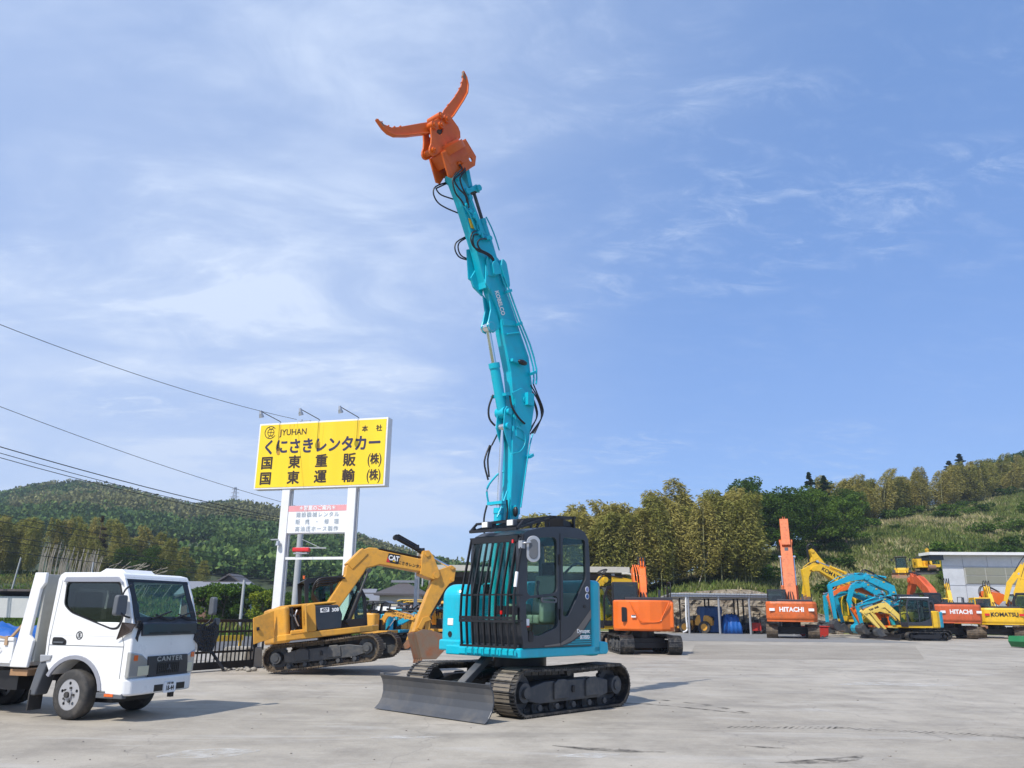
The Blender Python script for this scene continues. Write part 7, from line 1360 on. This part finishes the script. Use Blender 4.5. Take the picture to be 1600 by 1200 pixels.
for x in (12.9, 14.8, 15.1, 17.0, 17.3, 17.7, 20.4): b = MB(); b.box((x, 62.8, 1.25), (.10, .10, 2.5)); b.build('post', M_['black'], s2)
b = MB(); b.box((19.0, 62.75, 1.95), (3.0, .05, .05)); b.box((13.7, 62.75, 2.1), (1.4, .05, .05)); b.build('rail', M_['black'], s2)
b = MB(); b.tube([(12.75, 59.75, 2.7), (12.7, 59.75, 1.2), (12.72, 59.7, .3), (12.4, 59.6, .1)], .06, 7); b.build('downpipe', M_['white_post'], s2)
t1 = MB(); t1.box((14.9, 61.9, .95), (1.6, 1.2, 1.9)); o = t1.build('tarpaulin', paint('dark_blue_tarpaulin', (.012, .07, .22), .5, .3, bump=.3, scale=2), None, .12, 3); tag(o, 'tall dark blue tarpaulin stack under the open shed', 'tarpaulin')
for m_ in (o,):
    md = m_.modifiers.new('sub', 'SUBSURF'); md.levels = 3; md.render_levels = 3; md.subdivision_type = 'SIMPLE'; tx = bpy.data.textures.new('folds', 'CLOUDS'); tx.noise_scale = .55; dm = m_.modifiers.new('d', 'DISPLACE'); dm.texture = tx; dm.strength = .28; dm.texture_coords = 'GLOBAL'
o = cloth('tarpaulin', 15.65, 16.95, 60.6, 62.3, 0, 1.25, 6, tb, None, 26); tag(o, 'bright blue crumpled tarpaulin heap beside the tall dark blue stack', 'tarpaulin')
bl = empty('warehouse', 'grey metal clad building with a long window band at the right edge', 'building', I4.copy())
b = MB(); b.prism([(37.0, 70), (62, 70), (70, 82), (43.6, 82)], 0, 6.45, 'z'); b.build('wall', cr2, bl)
b = MB()
for z in (1.6, 3.95, 5.55): b.box((48.5, 69.99, z), (23, .02, .03))
for x in (38.8, 40.9, 43.0, 45.1): b.box((x, 69.99, 3.2), (.02, .02, 6.4))
b.build('cladding_joint', M_['steel'], bl)
b = MB(); b.prism([(35.7, 6.42), (61, 6.62), (61, 6.86), (35.7, 6.66)], 69.3, 71.2); b.build('roof', M_['white_post'], bl); b = MB(); b.prism([(35.8, 6.02), (37.0, 6.02), (37.0, 6.44), (35.8, 6.40)], 69.6, 71.0); b.build('eave', M_['cabgrey'], bl)
b = MB(); b.box((49.5, 69.98, 4.78), (21.4, .05, 1.42)); wf = b.build('window_band', paint('window_frame', (.42, .42, .38), .6, .1), bl)
wg = paint('dusty_window', (.26, .26, .20), .3, .3, coat=.3, scale=1)
for k in range(12):
    for z in (4.43, 5.12): b = MB(); b.box((39.75 + k * 1.72, 69.945, z), (1.64, .03, .62)); b.build('pane', wg, wf)
# loose yard things
b = MB(); b.box((0, 0, .12), (2.2, .05, .2)); 
b = MB(TR(-8.6, 24.5, 0) @ RZ(70)); b.box((0, 0, .55), (2.6, .06, .16)); b.bar((-1.2, 0, 0), (-1.2, 0, .6), .06); b.bar((1.2, 0, 0), (1.2, 0, .6), .06); tag(b.build('barrier', M_['yellow_k']), 'low yellow barrier behind the open engine door', 'barrier')
# ---------------- thin haze over the valley ----------------
hb_ = MB(); hb_.box((-150, 240, 70), (1100, 720, 150)); hzm = bpy.data.materials.new('haze'); hzm.use_nodes = True; t_ = hzm.node_tree
for n_ in list(t_.nodes): t_.nodes.remove(n_)
o_ = t_.nodes.new('ShaderNodeOutputMaterial'); v_ = t_.nodes.new('ShaderNodeVolumePrincipled'); v_.inputs['Color'].default_value = (.72, .82, 1, 1); v_.inputs['Density'].default_value = .00045; v_.inputs['Anisotropy'].default_value = .3
t_.links.new(v_.outputs[0], o_.inputs['Volume']); h_ = hb_.build('haze', hzm); h_['kind'] = 'stuff'
